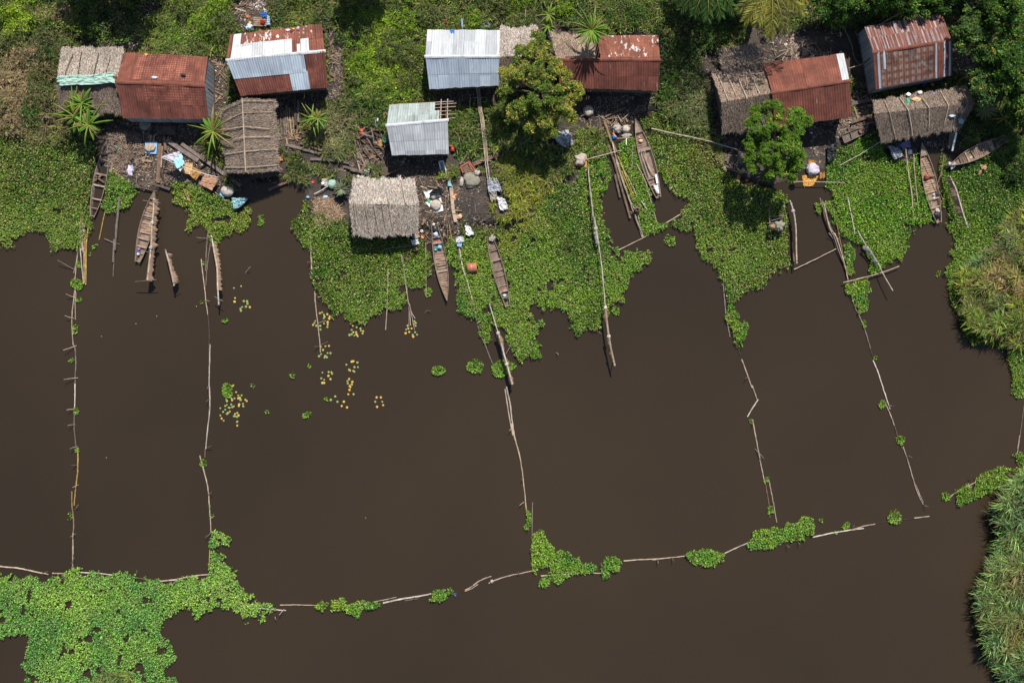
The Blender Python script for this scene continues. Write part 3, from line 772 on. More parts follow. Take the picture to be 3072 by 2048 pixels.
meadow('reeds', REED_C, 'pale dry reeds at the bottom edge of the big mat', (.20, .22, .09), 260, .7, mound=.5, avoid=[], width=.04, cat='reeds', holes=1.1)

# ================================================================ litter on the bare ground
def litter(name, pl, label, dens, pal, size=(.03, .115), cat='litter', zoff=.02, long=1.):
    x, y = scatter(pl, dens * 1.5, 10)
    kk = rng.random(len(x)) < np.clip((fbm(x / 20 + long, y / 20 + len(pl), 3) - .36) * 4, .12, 1)
    x, y = x[kk], y[kk]
    n = len(x)
    z = ground_z(x, y) + zoff + rng.random(n) * .04
    P = px2w(x, y, z)
    L = rng.uniform(size[0], size[1], n) * (1 + (rng.random(n) < .08) * 1.2)
    D = rng.uniform(0, 6.28, n)
    Wd = L * rng.uniform(.3, 1, n) if long == 1. else rng.uniform(.018, .05, n)
    L = L * long
    ax = np.stack([np.cos(D), np.sin(D), rng.normal(0, .25, n)], 1) * L[:, None] / 2
    sd = np.stack([-np.sin(D), np.cos(D), rng.normal(0, .25, n)], 1) * Wd[:, None] / 2
    V = np.stack([P - ax - sd, P + ax - sd * .7, P + ax * .8 + sd, P - ax + sd * .9], 1).reshape(-1, 3)
    pal = np.array(pal)
    c = pal[rng.integers(0, len(pal), n)] * rng.uniform(.6, 1.1, (n, 1))
    tag(np_mesh(name, V, 4, 'litter_mat', np.repeat(c, 4, 0)), label, cat, kind='stuff')
BR = [(.10, .075, .055), (.16, .11, .08), (.22, .16, .12), (.07, .055, .045), (.30, .24, .19)]
WH = [(.62, .58, .53), (.45, .40, .34), (.35, .30, .26), (.30, .22, .15), (.16, .12, .09), (.10, .08, .06), (.24, .16, .11), (.17, .12, .09), (.40, .29, .19), (.42, .30, .21), (.30, .21, .14), (.06, .05, .045)]
NM = ['behind the western thatched hut', 'between the red and the patched zinc huts', 'behind the patched zinc roof', 'east of the patched zinc hut', 'around the firewood heap', 'in the yard before the red tin hut', 'along the clothes line',
      'under the long thatched roof', 'around the stacked bamboo', 'on the muddy path', 'below the small blue roof', 'around the fish sacks', 'on the ash patch', 'under the long zinc roof',
      'under the rusty flaking roof', 'by the silver plastic sheet', 'along the western side of the double thatch', 'behind the brown tin roof', 'in front of the brown tin roof', 'beside the black plastic bag', 'around the plank heap',
      'between the two eastern huts', 'east of the striped tin hut', 'under the sagging thatch', 'beside the leaning white plank', 'beside the fallen logs']
for k, pl in enumerate(MUD):
    d = 70 if k not in (7, 12, 23) else 14
    litter('litter', pl, 'scattered scraps and rubbish ' + NM[k], d, WH + BR)
    litter('twigs', pl, 'fallen twigs and chips ' + NM[k], 22, BR, (.08, .20), 'twigs', .03, 1.8)
for k in (0, 1, 3, 4, 5, 6, 9, 10, 11, 14, 17, 19, 20):
    litter('sticks', MUD[k], 'stray sticks and laths ' + NM[k], 9, BR + [(.34, .26, .19), (.28, .18, .12)], (.10, .34), 'sticks', .08, 2.4)
litter('twigs', poly("g 1270,180 1450,170 1650,260 1700,560 1500,640 1340,640 1280,500"), 'thick heap of twigs in the yard of the red tin hut', 200, BR + [(.30, .19, .12), (.36, .25, .17)], (.12, .3), 'twigs', .12, 1.8)
litter('twigs', poly("h 1750,980 2000,970 2090,1130 1960,1250 1780,1320 1740,1180"), 'straw coloured heap of cut reeds west of the pale hut', 260, [(.45, .32, .20), (.36, .24, .15), (.24, .15, .09)], (.12, .3), 'cut reeds', .10, 2.2)
litter('twigs', poly("c 1900,120 2352,60 2352,330 1920,320"), 'orange brown heap of dry palm waste behind the long zinc roof', 200, [(.45, .27, .16), (.34, .20, .12), (.20, .12, .08)], (.12, .32), 'palm waste', .10, 2.2)
litter('litter', poly("e 1400,380 1640,420 1720,620 1400,700"), 'pale heap of shells and scraps behind the brown tin roof', 160, [(.62, .52, .42), (.50, .30, .20), (.30, .24, .18), (.18, .14, .12)], (.05, .12), 'shells')
litter('litter', poly("e 1900,1400 2352,1360 2352,1568 2000,1568"), 'pale heap of husks beside the bowl crate', 120, [(.55, .46, .38), (.40, .30, .22), (.26, .2, .15)], (.05, .12), 'husks')
litter('litter', poly("b 1000,-60 1230,-60 1200,120 960,140"), 'pale heap of shells behind the patched zinc roof', 120, [(.62, .56, .50), (.50, .38, .30), (.30, .24, .18)], (.05, .12), 'shells')
# ================================================================ huts
def slope_fn(R0, R1, E0, E1, wav=0., pitch=.2, off=0., rag=0., sag=0., seed=0):
    """bilinear patch ridge->eave; returns point fn and (length, drop)"""
    Lr, Dr = (R1 - R0).length, ((E0 - R0).length + (E1 - R1).length) / 2
    nrm = (R1 - R0).cross(E0 - R0).normalized()
    if nrm.z < 0: nrm = -nrm
    def fn(u, v):
        p = R0.lerp(R1, u).lerp(E0.lerp(E1, u), v)
        a = u * Lr
        d = off + wav * math.sin(2 * math.pi * a / pitch)
        if sag:
            d += sag * (mnoise.noise((a * .6 + seed, v * Dr * .6, seed)))
        p = p + nrm * d
        if rag and v > .5:
            p = p + (E0 - R0).normalized() * rag * mnoise.noise((a * 2.2, seed * 3.1, 0)) * (v - .5) * 2
        return p
    return fn, Lr, Dr, nrm

def tin_slope(mb, R0, R1, E0, E1, sheets, seed=0):
    """sheets: (u0,u1,v0,v1,material index)"""
    for k, (u0, u1, v0, v1, mi) in enumerate(sheets):
        fn, Lr, Dr, n = slope_fn(R0, R1, E0, E1, .018, .19, .004 + .012 * k, .05, .07, seed)
        nu = max(3, int((u1 - u0) * Lr / .19 * 6))
        nv = max(2, int((v1 - v0) * Dr / .3))
        mb.grid(lambda a, b: fn(u0 + (u1 - u0) * a, v0 + (v1 - v0) * b), nu, nv, mi,
                st=lambda a, b: ((u0 + (u1 - u0) * a) * Lr + seed * 7.3, (v0 + (v1 - v0) * b) * Dr + seed * 3.1, seed * 1.7 + k * 2.3))

def inset(pts, d):
    c = sum(pts, Vector((0, 0, 0))) / len(pts)
    return [p + (c - p).normalized() * d for p in pts]

def hut_body(root, N0, N1, S0, S1, R0, R1, wallmat, zf=.6, over=.45, gables=True, windows=True):
    """plank walls on a stilted floor under the roof, corners in world space"""
    zc = min(p.z for p in (N0, N1, S0, S1)) - .12
    c = [N0, N1, S1, S0]
    q = inset(c, over)
    zr = (R0.z + R1.z) / 2 - .18
    names = 'wall'
    for k in range(4):
        a, b = q[k], q[(k + 1) % 4]
        d = (b - a); L = Vector((d.x, d.y, 0)).length
        n = Vector((d.y, -d.x, 0)).normalized()
        gab = gables and k in (1, 3)
        mb = MB()
        npl = max(3, int(L / .17))
        for s in range(npl):
            t0, t1 = s / npl + .004, (s + 1) / npl - .004
            def top(t):
                return zc + (zr - zc) * (1 - abs(2 * t - 1)) * .93 if gab else zc + .1
            A = a.lerp(b, t0); B = a.lerp(b, t1)
            w = n * (.012 * (s % 2))
            V = []
            for dd in (Vector((0, 0, 0)), n * -.035):
                V += [Vector((A.x, A.y, zf)) + w + dd, Vector((B.x, B.y, zf)) + w + dd, Vector((B.x, B.y, top(t1))) + w + dd, Vector((A.x, A.y, top(t0))) + w + dd]
            mb.add(V, [(0, 1, 2, 3), (7, 6, 5, 4), (0, 4, 5, 1), (1, 5, 6, 2), (2, 6, 7, 3), (3, 7, 4, 0)], 0, st=[(s * .3, 0, 0)] * 8)
        mb.build('wall', wallmat, root)
    fl = MB()
    f = inset(c, over - .15)
    nb = 14
    for s in range(nb):
        a = f[0].lerp(f[3], (s + .5) / nb); b = f[1].lerp(f[2], (s + .5) / nb)
        w = (f[0] - f[3]).length / nb - .02
        fl.beam((a.x, a.y, zf - .03), (b.x, b.y, zf - .03), w, .05)
    fl.build('floor', 'wood_dark', root)
    for k in range(4):
        for t in (0, .5):
            p = q[k].lerp(q[(k + 1) % 4], t)
            mb = MB().tube([(p.x, p.y, -.5), (p.x, p.y, zc)], .055, 6)
            mb.build('post', 'bark', root)

def root_at(name, pts, label, cat, group=None):
    c = sum(pts, Vector((0, 0, 0))) / len(pts)
    return empty(name, (c.x, c.y, .1), label, cat, group)

def ridge_cap(root, R0, R1, E0, E1, F0, F1, mat, w=.13):
    mb = MB()
    L = (R1 - R0).length
    d0 = (E0 - R0).normalized(); d1 = (F0 - R0).normalized()
    up = Vector((0, 0, .05))
    ext = (R1 - R0).normalized() * .08
    def f(u, v):
        p = (R0 - ext).lerp(R1 + ext, u) + up
        wig = .03 * mnoise.noise((u * L * 2, v, 3.3))
        s = (v - .5) * 2
        return p + (d0 * -s if s < 0 else d1 * s) * (w + wig) + Vector((0, 0, .02 * mnoise.noise((u * L, 0, 1))))
    mb.grid(f, max(8, int(L * 3)), 4, 0, st=lambda u, v: (u * L * .3, v * .3, 1))
    mb.build('ridge_cap', mat, root, True)

def tin_hut(label, N, R, Sx, sheetsN, sheetsS, mats, wall, cap, zr=3.4, ze=2.4, seed=0, zf=.6, purlins=False, wallin=.45, roofgroup=None):
    """N,R,Sx: two (tile,x,y) corners each, west to east, as surveyed from the air at their heights"""
    N0, N1 = [Q(*p, ze) for p in N]; R0, R1 = [Q(*p, zr) for p in R]; S0, S1 = [Q(*p, ze) for p in Sx]
    root = root_at('tin_roof_hut', [N0, N1, S0, S1], label, 'hut', 'tin roofed huts')
    mb = MB()
    tin_slope(mb, R0, R1, N0, N1, sheetsN, seed)
    tin_slope(mb, R0, R1, S0, S1, sheetsS, seed + 5)
    mb.build('roof', mats, root, True)
    if cap:
        ridge_cap(root, R0, R1, N0, N1, S0, S1, cap)
    hut_body(root, N0, N1, S0, S1, R0, R1, wall, zf, wallin)
    if purlins:
        for v in (.08, .3, .5, .7, .88, 1.):
            a = R0.lerp(N0, v) - Vector((0, 0, .05)); b = R1.lerp(N1, v) - Vector((0, 0, .05))
            d = (b - a).normalized() * (.15 + .5 * random.random())
            MB().tube([a, b + d], .035, 5).build('purlin', 'bamboo_pale', root)
        for u in (.88, .99):
            a = R0.lerp(R1, u); b = N0.lerp(N1, u)
            MB().tube([a - Vector((0, 0, .1)), b - Vector((0, 0, .1)) + (b - a) * .15], .04, 5).build('rafter', 'bamboo_pale', root)
    return root

def thatch_slope(mbs, R0, R1, E0, E1, base, seed, rough=.08, dens=95, nrmsag=.12, sl=.17, var=.36, tip=None):
    fn, Lr, Dr, n = slope_fn(R0, R1, E0, E1, 0, 1, 0, .35, nrmsag, seed)
    mbs.grid(fn, max(8, int(Lr * 4)), max(6, int(Dr * 4)), 0, col=lambda u, v: tuple(x * .42 for x in base))
    N = int(Lr * Dr * dens * 6)
    u, v = rng.uniform(-.015, 1.015, N), rng.uniform(-.03, 1.0, N)
    P = np.array([fn(a, b) for a, b in zip(u, v)]) + np.array(n) * rng.uniform(.005, .055 + rough * .3, N)[:, None]
    dn = np.array((E0 - R0).lerp(E1 - R1, .5).normalized())
    sd = np.array((R1 - R0).normalized())
    ang = rng.normal(0, .38, N)
    d = dn * np.cos(ang)[:, None] + sd * np.sin(ang)[:, None] + np.array(n) * rng.normal(.02, .10, N)[:, None]
    s2 = sd * np.cos(ang)[:, None] - dn * np.sin(ang)[:, None] + np.array(n) * rng.normal(0, .5, N)[:, None]
    L = rng.uniform(.5, 1.4, N)[:, None] * sl
    w = rng.uniform(.006, .016, N)[:, None]
    V = np.stack([P - s2 * w, P + s2 * w, P + d * L + s2 * w * .5, P + d * L - s2 * w * .5], 1).reshape(-1, 3)
    pat = np.array([.75 + .5 * mnoise.noise((a * Lr * .7 + seed, b * Dr * .7, 2.)) for a, b in zip(u, v)])[:, None]
    c = jit(base, N, var, .05) * (.7 + .5 * pat)
    return V, np.repeat(c, 4, 0)

def thatch_hut(label, N, R, Sx, baseN, baseS, zr=2.9, ze=1.9, seed=0, poles=(), pmat='bamboo_white', zf=.5, walls='mud_wall', extra=(), body=True, name='thatched_hut'):
    N0, N1 = [Q(*p, ze) for p in N]; R0, R1 = [Q(*p, zr) for p in R]; S0, S1 = [Q(*p, ze) for p in Sx]
    root = root_at(name, [N0, N1, S0, S1], label, 'hut', 'thatched huts')
    mb = MB()
    parts = [thatch_slope(mb, R0, R1, N0, N1, baseN, seed), thatch_slope(mb, R0, R1, S0, S1, baseS, seed + 3)]
    base = mb.build('roof', 'straw', root, True)
    V = np.concatenate([p[0] for p in parts]); cc = np.concatenate([p[1] for p in parts])
    np_mesh('thatch', V, 4, 'straw', cc, base).location = (0, 0, 0)
    for q in poles:      # (slope 'N'|'S'|'B', u, v0, v1, u_end)
        sl, u0, v0, v1, u1, r = q
        pts = []
        if sl == 'B':
            pts = [R0.lerp(R1, u0 + (u1 - u0) * t).lerp(N0.lerp(N1, u0 + (u1 - u0) * t), v) for t, v in ((0, v0), (.25, v0 * .5))] + [R0.lerp(R1, (u0 + u1) / 2)] + \
                  [R0.lerp(R1, u0 + (u1 - u0) * t).lerp(S0.lerp(S1, u0 + (u1 - u0) * t), v) for t, v in ((.75, v1 * .5), (1, v1))]
        elif sl == 'R':
            pts = [R0.lerp(R1, u0) , R0.lerp(R1, u1)]
        else:
            A0, A1 = (N0, N1) if sl == 'N' else (S0, S1)
            for k in range(4):
                t = k / 3
                u = u0 + (u1 - u0) * t
                pts.append(R0.lerp(R1, u).lerp(A0.lerp(A1, u), v0 + (v1 - v0) * t) + Vector((random.uniform(-.02, .02), 0, 0)))
        pts = [p + Vector((0, 0, .19)) for p in pts]; r = r * 1.35
        MB().tube(pts, [r * (1 - .2 * k / len(pts)) for k in range(len(pts))], 6).build('batten', pmat, root)
    if body:
        hut_body(root, N0, N1, S0, S1, R0, R1, walls, zf, .5)
    return root

GR_L = (.40, .34, .28); GR_M = (.26, .20, .155); GR_D = (.20, .155, .122); PALE = (.44, .385, .33); TAN = (.34, .25, .185)  # south slopes take the darker tones: shade put into the thatch colour
# western pair
thatch_hut('thatched hut with pale green netting over its ridge', [('a', 735, 575), ('a', 1455, 580)], [('a', 680, 920), ('a', 1385, 900)], [('a', 700, 1290), ('a', 1440, 1335)], GR_L, GR_D, seed=1, zr=2.8,
           poles=[('N', .12, .1, .8, .2, .02), ('N', .35, .0, .9, .33, .02), ('N', .6, .0, .85, .62, .02), ('N', .8, .0, .7, .83, .018)], pmat='wood_dark')
tin_hut('hut with a dotted rust red tin roof between two thatched huts', [('a', 1465, 615), ('b', 485, 668)], [('a', 1365, 965), ('b', 445, 1005)], [('a', 1445, 1392), ('b', 497, 1402)],
        [(0, 1, 0, 1, 0), (.18, .86, .1, 1, 1), (.93, 1, 0, 1, 0)], [(0, 1, 0, 1, 2), (.3, .95, .0, .6, 1), (.1, .7, .5, 1, 2)], ['rust', 'rust_dotted', 'rust_dark'], 'wall_sheet', 'rust', seed=2, wallin=.14)
tin_hut('hut whose tin roof is patched in white zinc and flaking rust', [('b', 750, 410), ('b', 1825, 282)], [('b', 705, 705), ('b', 1858, 600)], [('b', 868, 1130), ('b', 1897, 1028)],
        [(0, 1, 0, 1, 0), (.10, .9, .5, 1, 3), (.04, .12, 0, 1, 1), (.06, .67, 0, .56, 1), (.76, .845, 0, .52, 1), (.72, .755, 0, .33, 1), (0, .035, .03, 1, 0)],
        [(0, .62, .5, 1, 4), (.79, 1, 0, 1, 4), (.6, .8, .5, 1, 2), (0, .785, 0, .53, 2)], ['rust', 'white_sheet', 'zinc_shaded', 'rust_peel', 'rust_dark'], 'wood_grey', 'white_sheet', seed=3)
thatch_hut('thatched hut with five pale battens across a lengthwise ridge', [('h', 700, 645), ('b', 640, 1300)], [('h', 935, 655), ('b', 895, 1170)], [('h', 1325, 622), ('b', 1275, 1180)], GR_M, GR_M, seed=4, zr=2.75,
           poles=[('B', .06, 1.0, 1.0, .06, .03), ('B', .27, .95, .97, .29, .03), ('B', .48, .5, .8, .47, .03), ('B', .66, .9, .8, .58, .03), ('B', .80, .8, .95, .82, .03), ('B', .97, .9, .95, .98, .03), ('R', 0, 0, 0, 1, .04)], pmat='bamboo_pale')
# middle
tin_hut('hut with the long zinc roof pale on one slope and tinted blue for shade on the other', [('c', 1105, 355), ('c', 1962, 352)], [('c', 1082, 665), ('c', 1952, 665)], [('c', 1130, 1050), ('c', 1945, 1008)],
        [(0, 1, 0, 1, 0)], [(0, 1, .5, 1, 1), (0, 1, 0, .56, 1)], ['zinc', 'zinc_shaded'], 'wood_grey', 'white_sheet', seed=5)
thatch_hut('pale thatched hut joined to the end of the long zinc roof', [('c', 1965, 325), ('d', 440, 322)], [('c', 1960, 672), ('d', 450, 670)], [('c', 1955, 1000), ('d', 470, 1000)], (.42, .36, .31), GR_D, seed=6, zr=2.8,
           poles=[('N', .22, 0, .85, .18, .03), ('N', .6, 0, .8, .55, .02)])
thatch_hut('brown thatch slope under the spiky banana plant at the end of the flaking roof', [('d', 598, 402), ('d', 1125, 410)], [('d', 670, 690), ('d', 1110, 692)], [('d', 680, 735), ('d', 1110, 740)], TAN, GR_D, seed=7, zr=3.2, ze=2.3, body=False)
tin_hut('hut with a long rusty tin roof flaking white beside the banana plant', [('d', 610, 418), ('d', 1860, 420)], [('d', 680, 702), ('d', 1880, 702)], [('d', 700, 1030), ('d', 1870, 1070)],
        [(.42, 1, 0, 1, 0), (.5, 1, .08, 1, 1)], [(0, 1, 0, 1, 2), (.4, 1, .55, 1, 2)], ['rust', 'rust_peel', 'rust_dark'], 'wood_grey', 'rust', seed=8)
tin_hut('small pale blue tin hut with bare rafters at one corner', [('c', 660, 1235), ('c', 1350, 1195)], [('c', 625, 1475), ('c', 1345, 1412)], [('i', 688, 456), ('i', 1357, 440)],
        [(0, .78, 0, 1, 1), (.74, .86, 0, .56, 1)], [(0, 1, .5, 1, 0), (0, 1, 0, .55, 0)], ['zinc', 'zinc_old'], 'wood_brown', 'white_sheet', zr=2.9, ze=2.1, seed=9, purlins=True, zf=.4, wallin=.3)
thatch_hut('pale thatched hut standing among the hyacinth mat', [('i', 245, 735), ('i', 940, 735)], [('i', 200, 1025), ('i', 992, 1040)], [('i', 240, 1395), ('i', 985, 1385)], PALE, GR_L, seed=10, zr=2.7,
           poles=[('N', .83, .05, 1, .80, .035), ('N', .57, .05, .55, .56, .03), ('S', .06, -.1, .8, .06, .025), ('S', .22, -.1, .8, .25, .025), ('S', .34, -.1, .85, .40, .025), ('S', .47, -.1, .7, .5, .025), ('S', .57, -.1, .8, .62, .025), ('S', .7, 0, .8, .7, .02)], pmat='bamboo_pale')
# east
thatch_hut('low weathered thatch slope behind the double thatched hut', [('e', 605, 600), ('e', 1060, 510)], [('e', 652, 818), ('e', 1125, 750)], [('e', 700, 1010), ('e', 1170, 930)], GR_M, GR_D, seed=11, zr=2.35, ze=1.9)
thatch_hut('thatched hut adjoining the brown tin roof behind the round tree', [('e', 530, 850), ('e', 1130, 762)], [('e', 655, 1205), ('e', 1240, 1095)], [('k', 660, 205), ('k', 1290, 130)], TAN, GR_D, seed=12, zr=3.2, ze=2.0,
           poles=[('N', .12, 0, 1, .08, .02), ('N', .48, -.05, .6, .45, .025), ('N', .3, .1, 1, .25, .018), ('N', .75, 0, .9, .7, .018)])
tin_hut('hut with an even red brown tin roof and one white end sheet', [('e', 1140, 752), ('e', 2085, 625)], [('e', 1240, 1092), ('e', 2152, 950)], [('e', 1270, 1500), ('e', 2182, 1378)],
        [(0, 1, 0, 1, 0), (.905, .995, .0, 1, 1)], [(0, 1, 0, 1, 2), (.0, .6, .5, 1, 2)], ['rust', 'zinc', 'rust_dark'], 'wood_dark', 'rust', seed=13)
tin_hut('hut with a rust and zinc striped tin roof at the eastern trees', [('f', 475, 312), ('f', 1385, 165)], [('f', 578, 618), ('f', 1500, 478)], [('f', 605, 1052), ('f', 1495, 885)],
        [(0, 1, .5, 1, 0), (0, 1, 0, .54, 0)], [(0, 1, 0, 1, 1), (0, .09, 0, 1, 2), (.12, .15, 0, .5, 3), (.05, .075, 0, 1, 3), (.8, 1, 0, 1, 2), (.79, .81, 0, 1, 3), (.895, .915, .0, 1, 3), (.96, .985, .0, 1, 3)], ['rust_stripe', 'rust_grid', 'rust_dark', 'zinc_shaded'], 'wall_sheet', 'rust', zr=3.6, ze=2.5, seed=14, wallin=.14)
thatch_hut('sagging dark thatched hut strewn with rags below the striped roof', [('f', 592, 1190), ('f', 1650, 1020)], [('f', 612, 1345), ('f', 1755, 1215)], [('l', 690, 290), ('l', 1590, 140)], GR_M, GR_D, seed=15, zr=2.6, ze=1.8,
           poles=[('B', .10, .9, 1.0, .16, .03), ('B', .27, .95, 1.0, .38, .035), ('B', .5, .8, .8, .58, .03), ('B', .72, .9, .7, .76, .03), ('B', .95, .9, .6, .93, .025)], pmat='bamboo_pale')

# ================================================================ canoes
def canoe(label, p0, p1, width, boards=(), thwarts=(), deck=0, stern=.42, mat='canoe_wood', inner='canoe_wood', ribs=0, sunk=False, fat=1.0):
    """p0 = pointed bow, p1 = square stern, (tile,x,y)"""
    zr = .30 if not sunk else .24
    A, B = Q(*p0, zr), Q(*p1, zr)
    ax = (B - A); L = ax.length; ax = ax.normalized(); sx = Vector((-ax.y, ax.x, 0))
    T = [0, .04, .1, .2, .3, .42, .55, .68, .8, .9, 1.]
    Wf = [.03, .16, .36, .64, .84, .97, 1., .93, .77, .58, stern]
    hw = lambda t: width / 2 * float(np.interp(t, T, Wf))
    sheer = lambda t: zr + .16 * max(0, 1 - t / .25) ** 1.5 + .10 * max(0, (t - .75) / .25) ** 1.5
    root = empty('canoe', ((A + B) / 2 - Vector((0, 0, zr))), label, 'canoe', 'wooden canoes')
    n = 26
    V, F = [], []
    th = .035
    floor = .045 if not sunk else -.02
    for k in range(n + 1):
        t = k / n
        c = A + ax * L * t
        w = hw(t); s = sheer(t)
        prof = [(-w, s), (-w * .72 - .0, floor - .09), (w * .72, floor - .09), (w, s), (max(w - th, .004), s), (max(w * .72 - th, .003), floor), (-max(w * .72 - th, .003), floor), (-max(w - th, .004), s)]
        V += [Vector((c.x, c.y, 0)) + sx * a + Vector((0, 0, b)) for a, b in prof]
    for k in range(n):
        for q in range(8):
            F.append((k * 8 + q, (k + 1) * 8 + q, (k + 1) * 8 + (q + 1) % 8, k * 8 + (q + 1) % 8))
    F += [tuple(range(8)), tuple(n * 8 + q for q in range(8))[::-1]]
    MB().add(V, F).build('hull', mat, root)
    for side in (-1, 1):      # gunwale strips stand proud of the hull
        pts = [A + ax * L * k / 20 + sx * side * (hw(k / 20) - .01) + Vector((0, 0, sheer(k / 20) - zr + .015)) for k in range(21)]
        MB().tube(pts, .024, 5).build('gunwale', 'canoe_pale', root)
    def cross(t, wd, z, name, m, lenf=.96):
        c = A + ax * L * t
        w = hw(t) * lenf
        z0 = z
        MB().beam(Vector((c.x, c.y, z0)) - sx * w, Vector((c.x, c.y, z0)) + sx * w, wd, .03).build(name, m, root)
    # transom board
    cross(.985, .05, sheer(1) - .08, 'transom', 'canoe_pale')
    for t, wd in thwarts:
        cross(t, wd, sheer(t) - .05, 'thwart', 'canoe_pale')
    for t0, t1 in boards:
        mb = MB()
        nb = max(1, int((t1 - t0) * L / .16))
        for k in range(nb):
            t = t0 + (k + .5) * (t1 - t0) / nb
            c = A + ax * L * t
            w = hw(t) * .8
            z = .15 + random.uniform(-.015, .015)
            d = ax * random.uniform(-.03, .03)
            mb.beam(Vector((c.x, c.y, z)) - sx * w - d, Vector((c.x, c.y, z)) + sx * w + d, (t1 - t0) * L / nb - .03, .02)
        mb.build('floorboard', inner, root)
    if deck:
        V = []
        m = 5
        for k in range(m + 1):
            t = .01 + deck * k / m
            c = A + ax * L * t
            for sg in (-1, 1):
                V.append(Vector((c.x, c.y, sheer(t) - .02)) + sx * sg * (hw(t) - .02))
        nV = len(V)
        V += [p - Vector((0, 0, .03)) for p in V]
        F = [(2 * k, 2 * k + 1, 2 * k + 3, 2 * k + 2) for k in range(m)] + [(nV + 2 * k + 2, nV + 2 * k + 3, nV + 2 * k + 1, nV + 2 * k) for k in range(m)] + \
            [(2 * k, 2 * k + 2, nV + 2 * k + 2, nV + 2 * k) for k in range(m)] + [(2 * k + 3, 2 * k + 1, nV + 2 * k + 1, nV + 2 * k + 3) for k in range(m)]
        MB().add(V, F).build('bow_deck', 'canoe_pale', root)
        cross(deck + .005, .04, sheer(deck) - .03, 'thwart', 'wood_dark')
    for k in range(ribs):
        t = .14 + .74 * k / max(1, ribs - 1)
        cross(t, .05, .075, 'rib', 'canoe_pale', .68)
    def at(t, s=0, z=.2):
        c = A + ax * L * t + sx * s * hw(t)
        return Vector((c.x, c.y, z))
    return root, at

canoe_a, at_a = canoe('dark waterlogged canoe half sunk at the edge of the bank mat', ('g', 1262, 300), ('g', 1088, 1180), 1.02, thwarts=((.43, .14), (.58, .13), (.76, .10), (.88, .06)), mat='wood_grey', stern=.30, sunk=True)
canoe_b, at_b = canoe('moored canoe lying close beside the longest net pole', ('g', 1822, 870), ('m', 1266, 418), 1.08, boards=((.10, .2), (.24, .40), (.44, .60)), thwarts=((.36, .12), (.67, .10), (.78, .12), (.86, .06)), deck=.12, inner='plank_tan', stern=.36)
canoe_c, at_c = canoe('slender canoe with a red pot pointing out to open water', ('n', 1756, 772), ('n', 1636, 58), .98, boards=((.06, .36), (.45, .60)), thwarts=((.385, .20), (.43, .06), (.62, .05), (.745, .10), (.82, .10)), deck=.05, inner='plank_tan', stern=.5, ribs=7)
canoe_d, at_d = canoe('canoe with a round sack in its bow on the middle mat', ('n', 2125, 98), ('n', 2315, 828), .92, boards=((.14, .3), (.74, .82)), thwarts=((.41, .12), (.53, .05), (.60, .05), (.735, .05), (.80, .14), (.88, .06)), mat='canoe_wood', stern=.4, ribs=6)
canoe_e, at_e = canoe('long canoe loaded with bamboo poles beside the plank channel', ('j', 1588, 30), ('j', 1862, 952), 1.10, boards=((.17, .38), (.74, .84)), thwarts=((.39, .22), (.75, .09), (.83, .10)), deck=.165, stern=.36)
canoe_f, at_f = canoe('long canoe with a red load across its middle', ('l', 1145, 310), ('l', 1350, 1250), 1.10, boards=((.18, .40), (.46, .62)), thwarts=((.415, .18), (.695, .10), (.80, .10), (.865, .12)), deck=.155, inner='plank_tan', stern=.32, ribs=5)
canoe_g, at_g = canoe('short broad canoe drawn up slantwise against the bushes', ('l', 1452, 585), ('l', 2120, 262), 1.05, boards=((.2, .36), (.42, .75)), thwarts=((.32, .12), (.74, .34), (.83, .14)), stern=.55, mat='canoe_wood')
canoe_g.location.z += .36

# ================================================================ trees and big plants
def crown_mesh(name, blobs, base, leaf, per, cl, root, spread=.35, mixes=(), lo=-.35):
    """blobs: (x,y,z,r) in world space; each carries clusters of leaves on an uneven shell"""
    Ps, Ds, Ts, Cs = [], [], [], []
    sub = []
    for bx, by, bz, r in blobs:      # boughs: each mass breaks up into smaller rounded clumps
        if r < .5:
            sub.append((bx, by, bz, r)); continue
        for q in range(int(9 * r + 3)):
            th = random.uniform(0, 6.283); ct = random.uniform(-.1, 1) ; s_ = math.sqrt(1 - ct * ct)
            k = r * random.uniform(.55, .85)
            sub.append((bx + k * s_ * math.cos(th), by + k * s_ * math.sin(th), bz + k * ct * .9, random.uniform(.22, .36)))
    blobs = sub
    per = per * 2.5
    for bx, by, bz, r in blobs:
        m = int(per * r * r)
        th = rng.uniform(0, 6.283, m); ct = rng.uniform(lo, 1, m)
        st_ = np.sqrt(1 - ct * ct)
        rad = r * (rng.uniform(.55, 1.05, m)) * (.82 + .36 * vnoise(th * 1.6 + bx * 3, ct * 3 + by * 3))
        c = np.stack([bx + rad * st_ * np.cos(th), by + rad * st_ * np.sin(th), bz + rad * ct * .8], 1)
        tint = jit(base, m, .22, .08)
        for frac, colr in mixes:
            k = (rng.random(m) < frac * 2 * vnoise(c[:, 0] * .9 + 5, c[:, 1] * .9))
            tint[k] = jit(colr, int(k.sum()), .2, .08)
        n = cl
        P = np.repeat(c, n, 0) + rng.normal(0, leaf * spread, (m * n, 3))
        Ps.append(P); Ds.append(rng.uniform(0, 6.283, m * n)); Ts.append(rng.uniform(-.5, .9, m * n))
        Cs.append(np.repeat(tint, n, 0) * rng.uniform(.8, 1.2, (m * n, 1)))
    P = np.concatenate(Ps); D = np.concatenate(Ds); T = np.concatenate(Ts); Cc = np.concatenate(Cs)
    L = rng.uniform(.7, 1.2, len(P)) * leaf
    V, cc = leaf_quads(P, L, L * .5, D, T, Cc, droop=.15)
    return np_mesh(name, V, 4, 'leaf', cc, root)

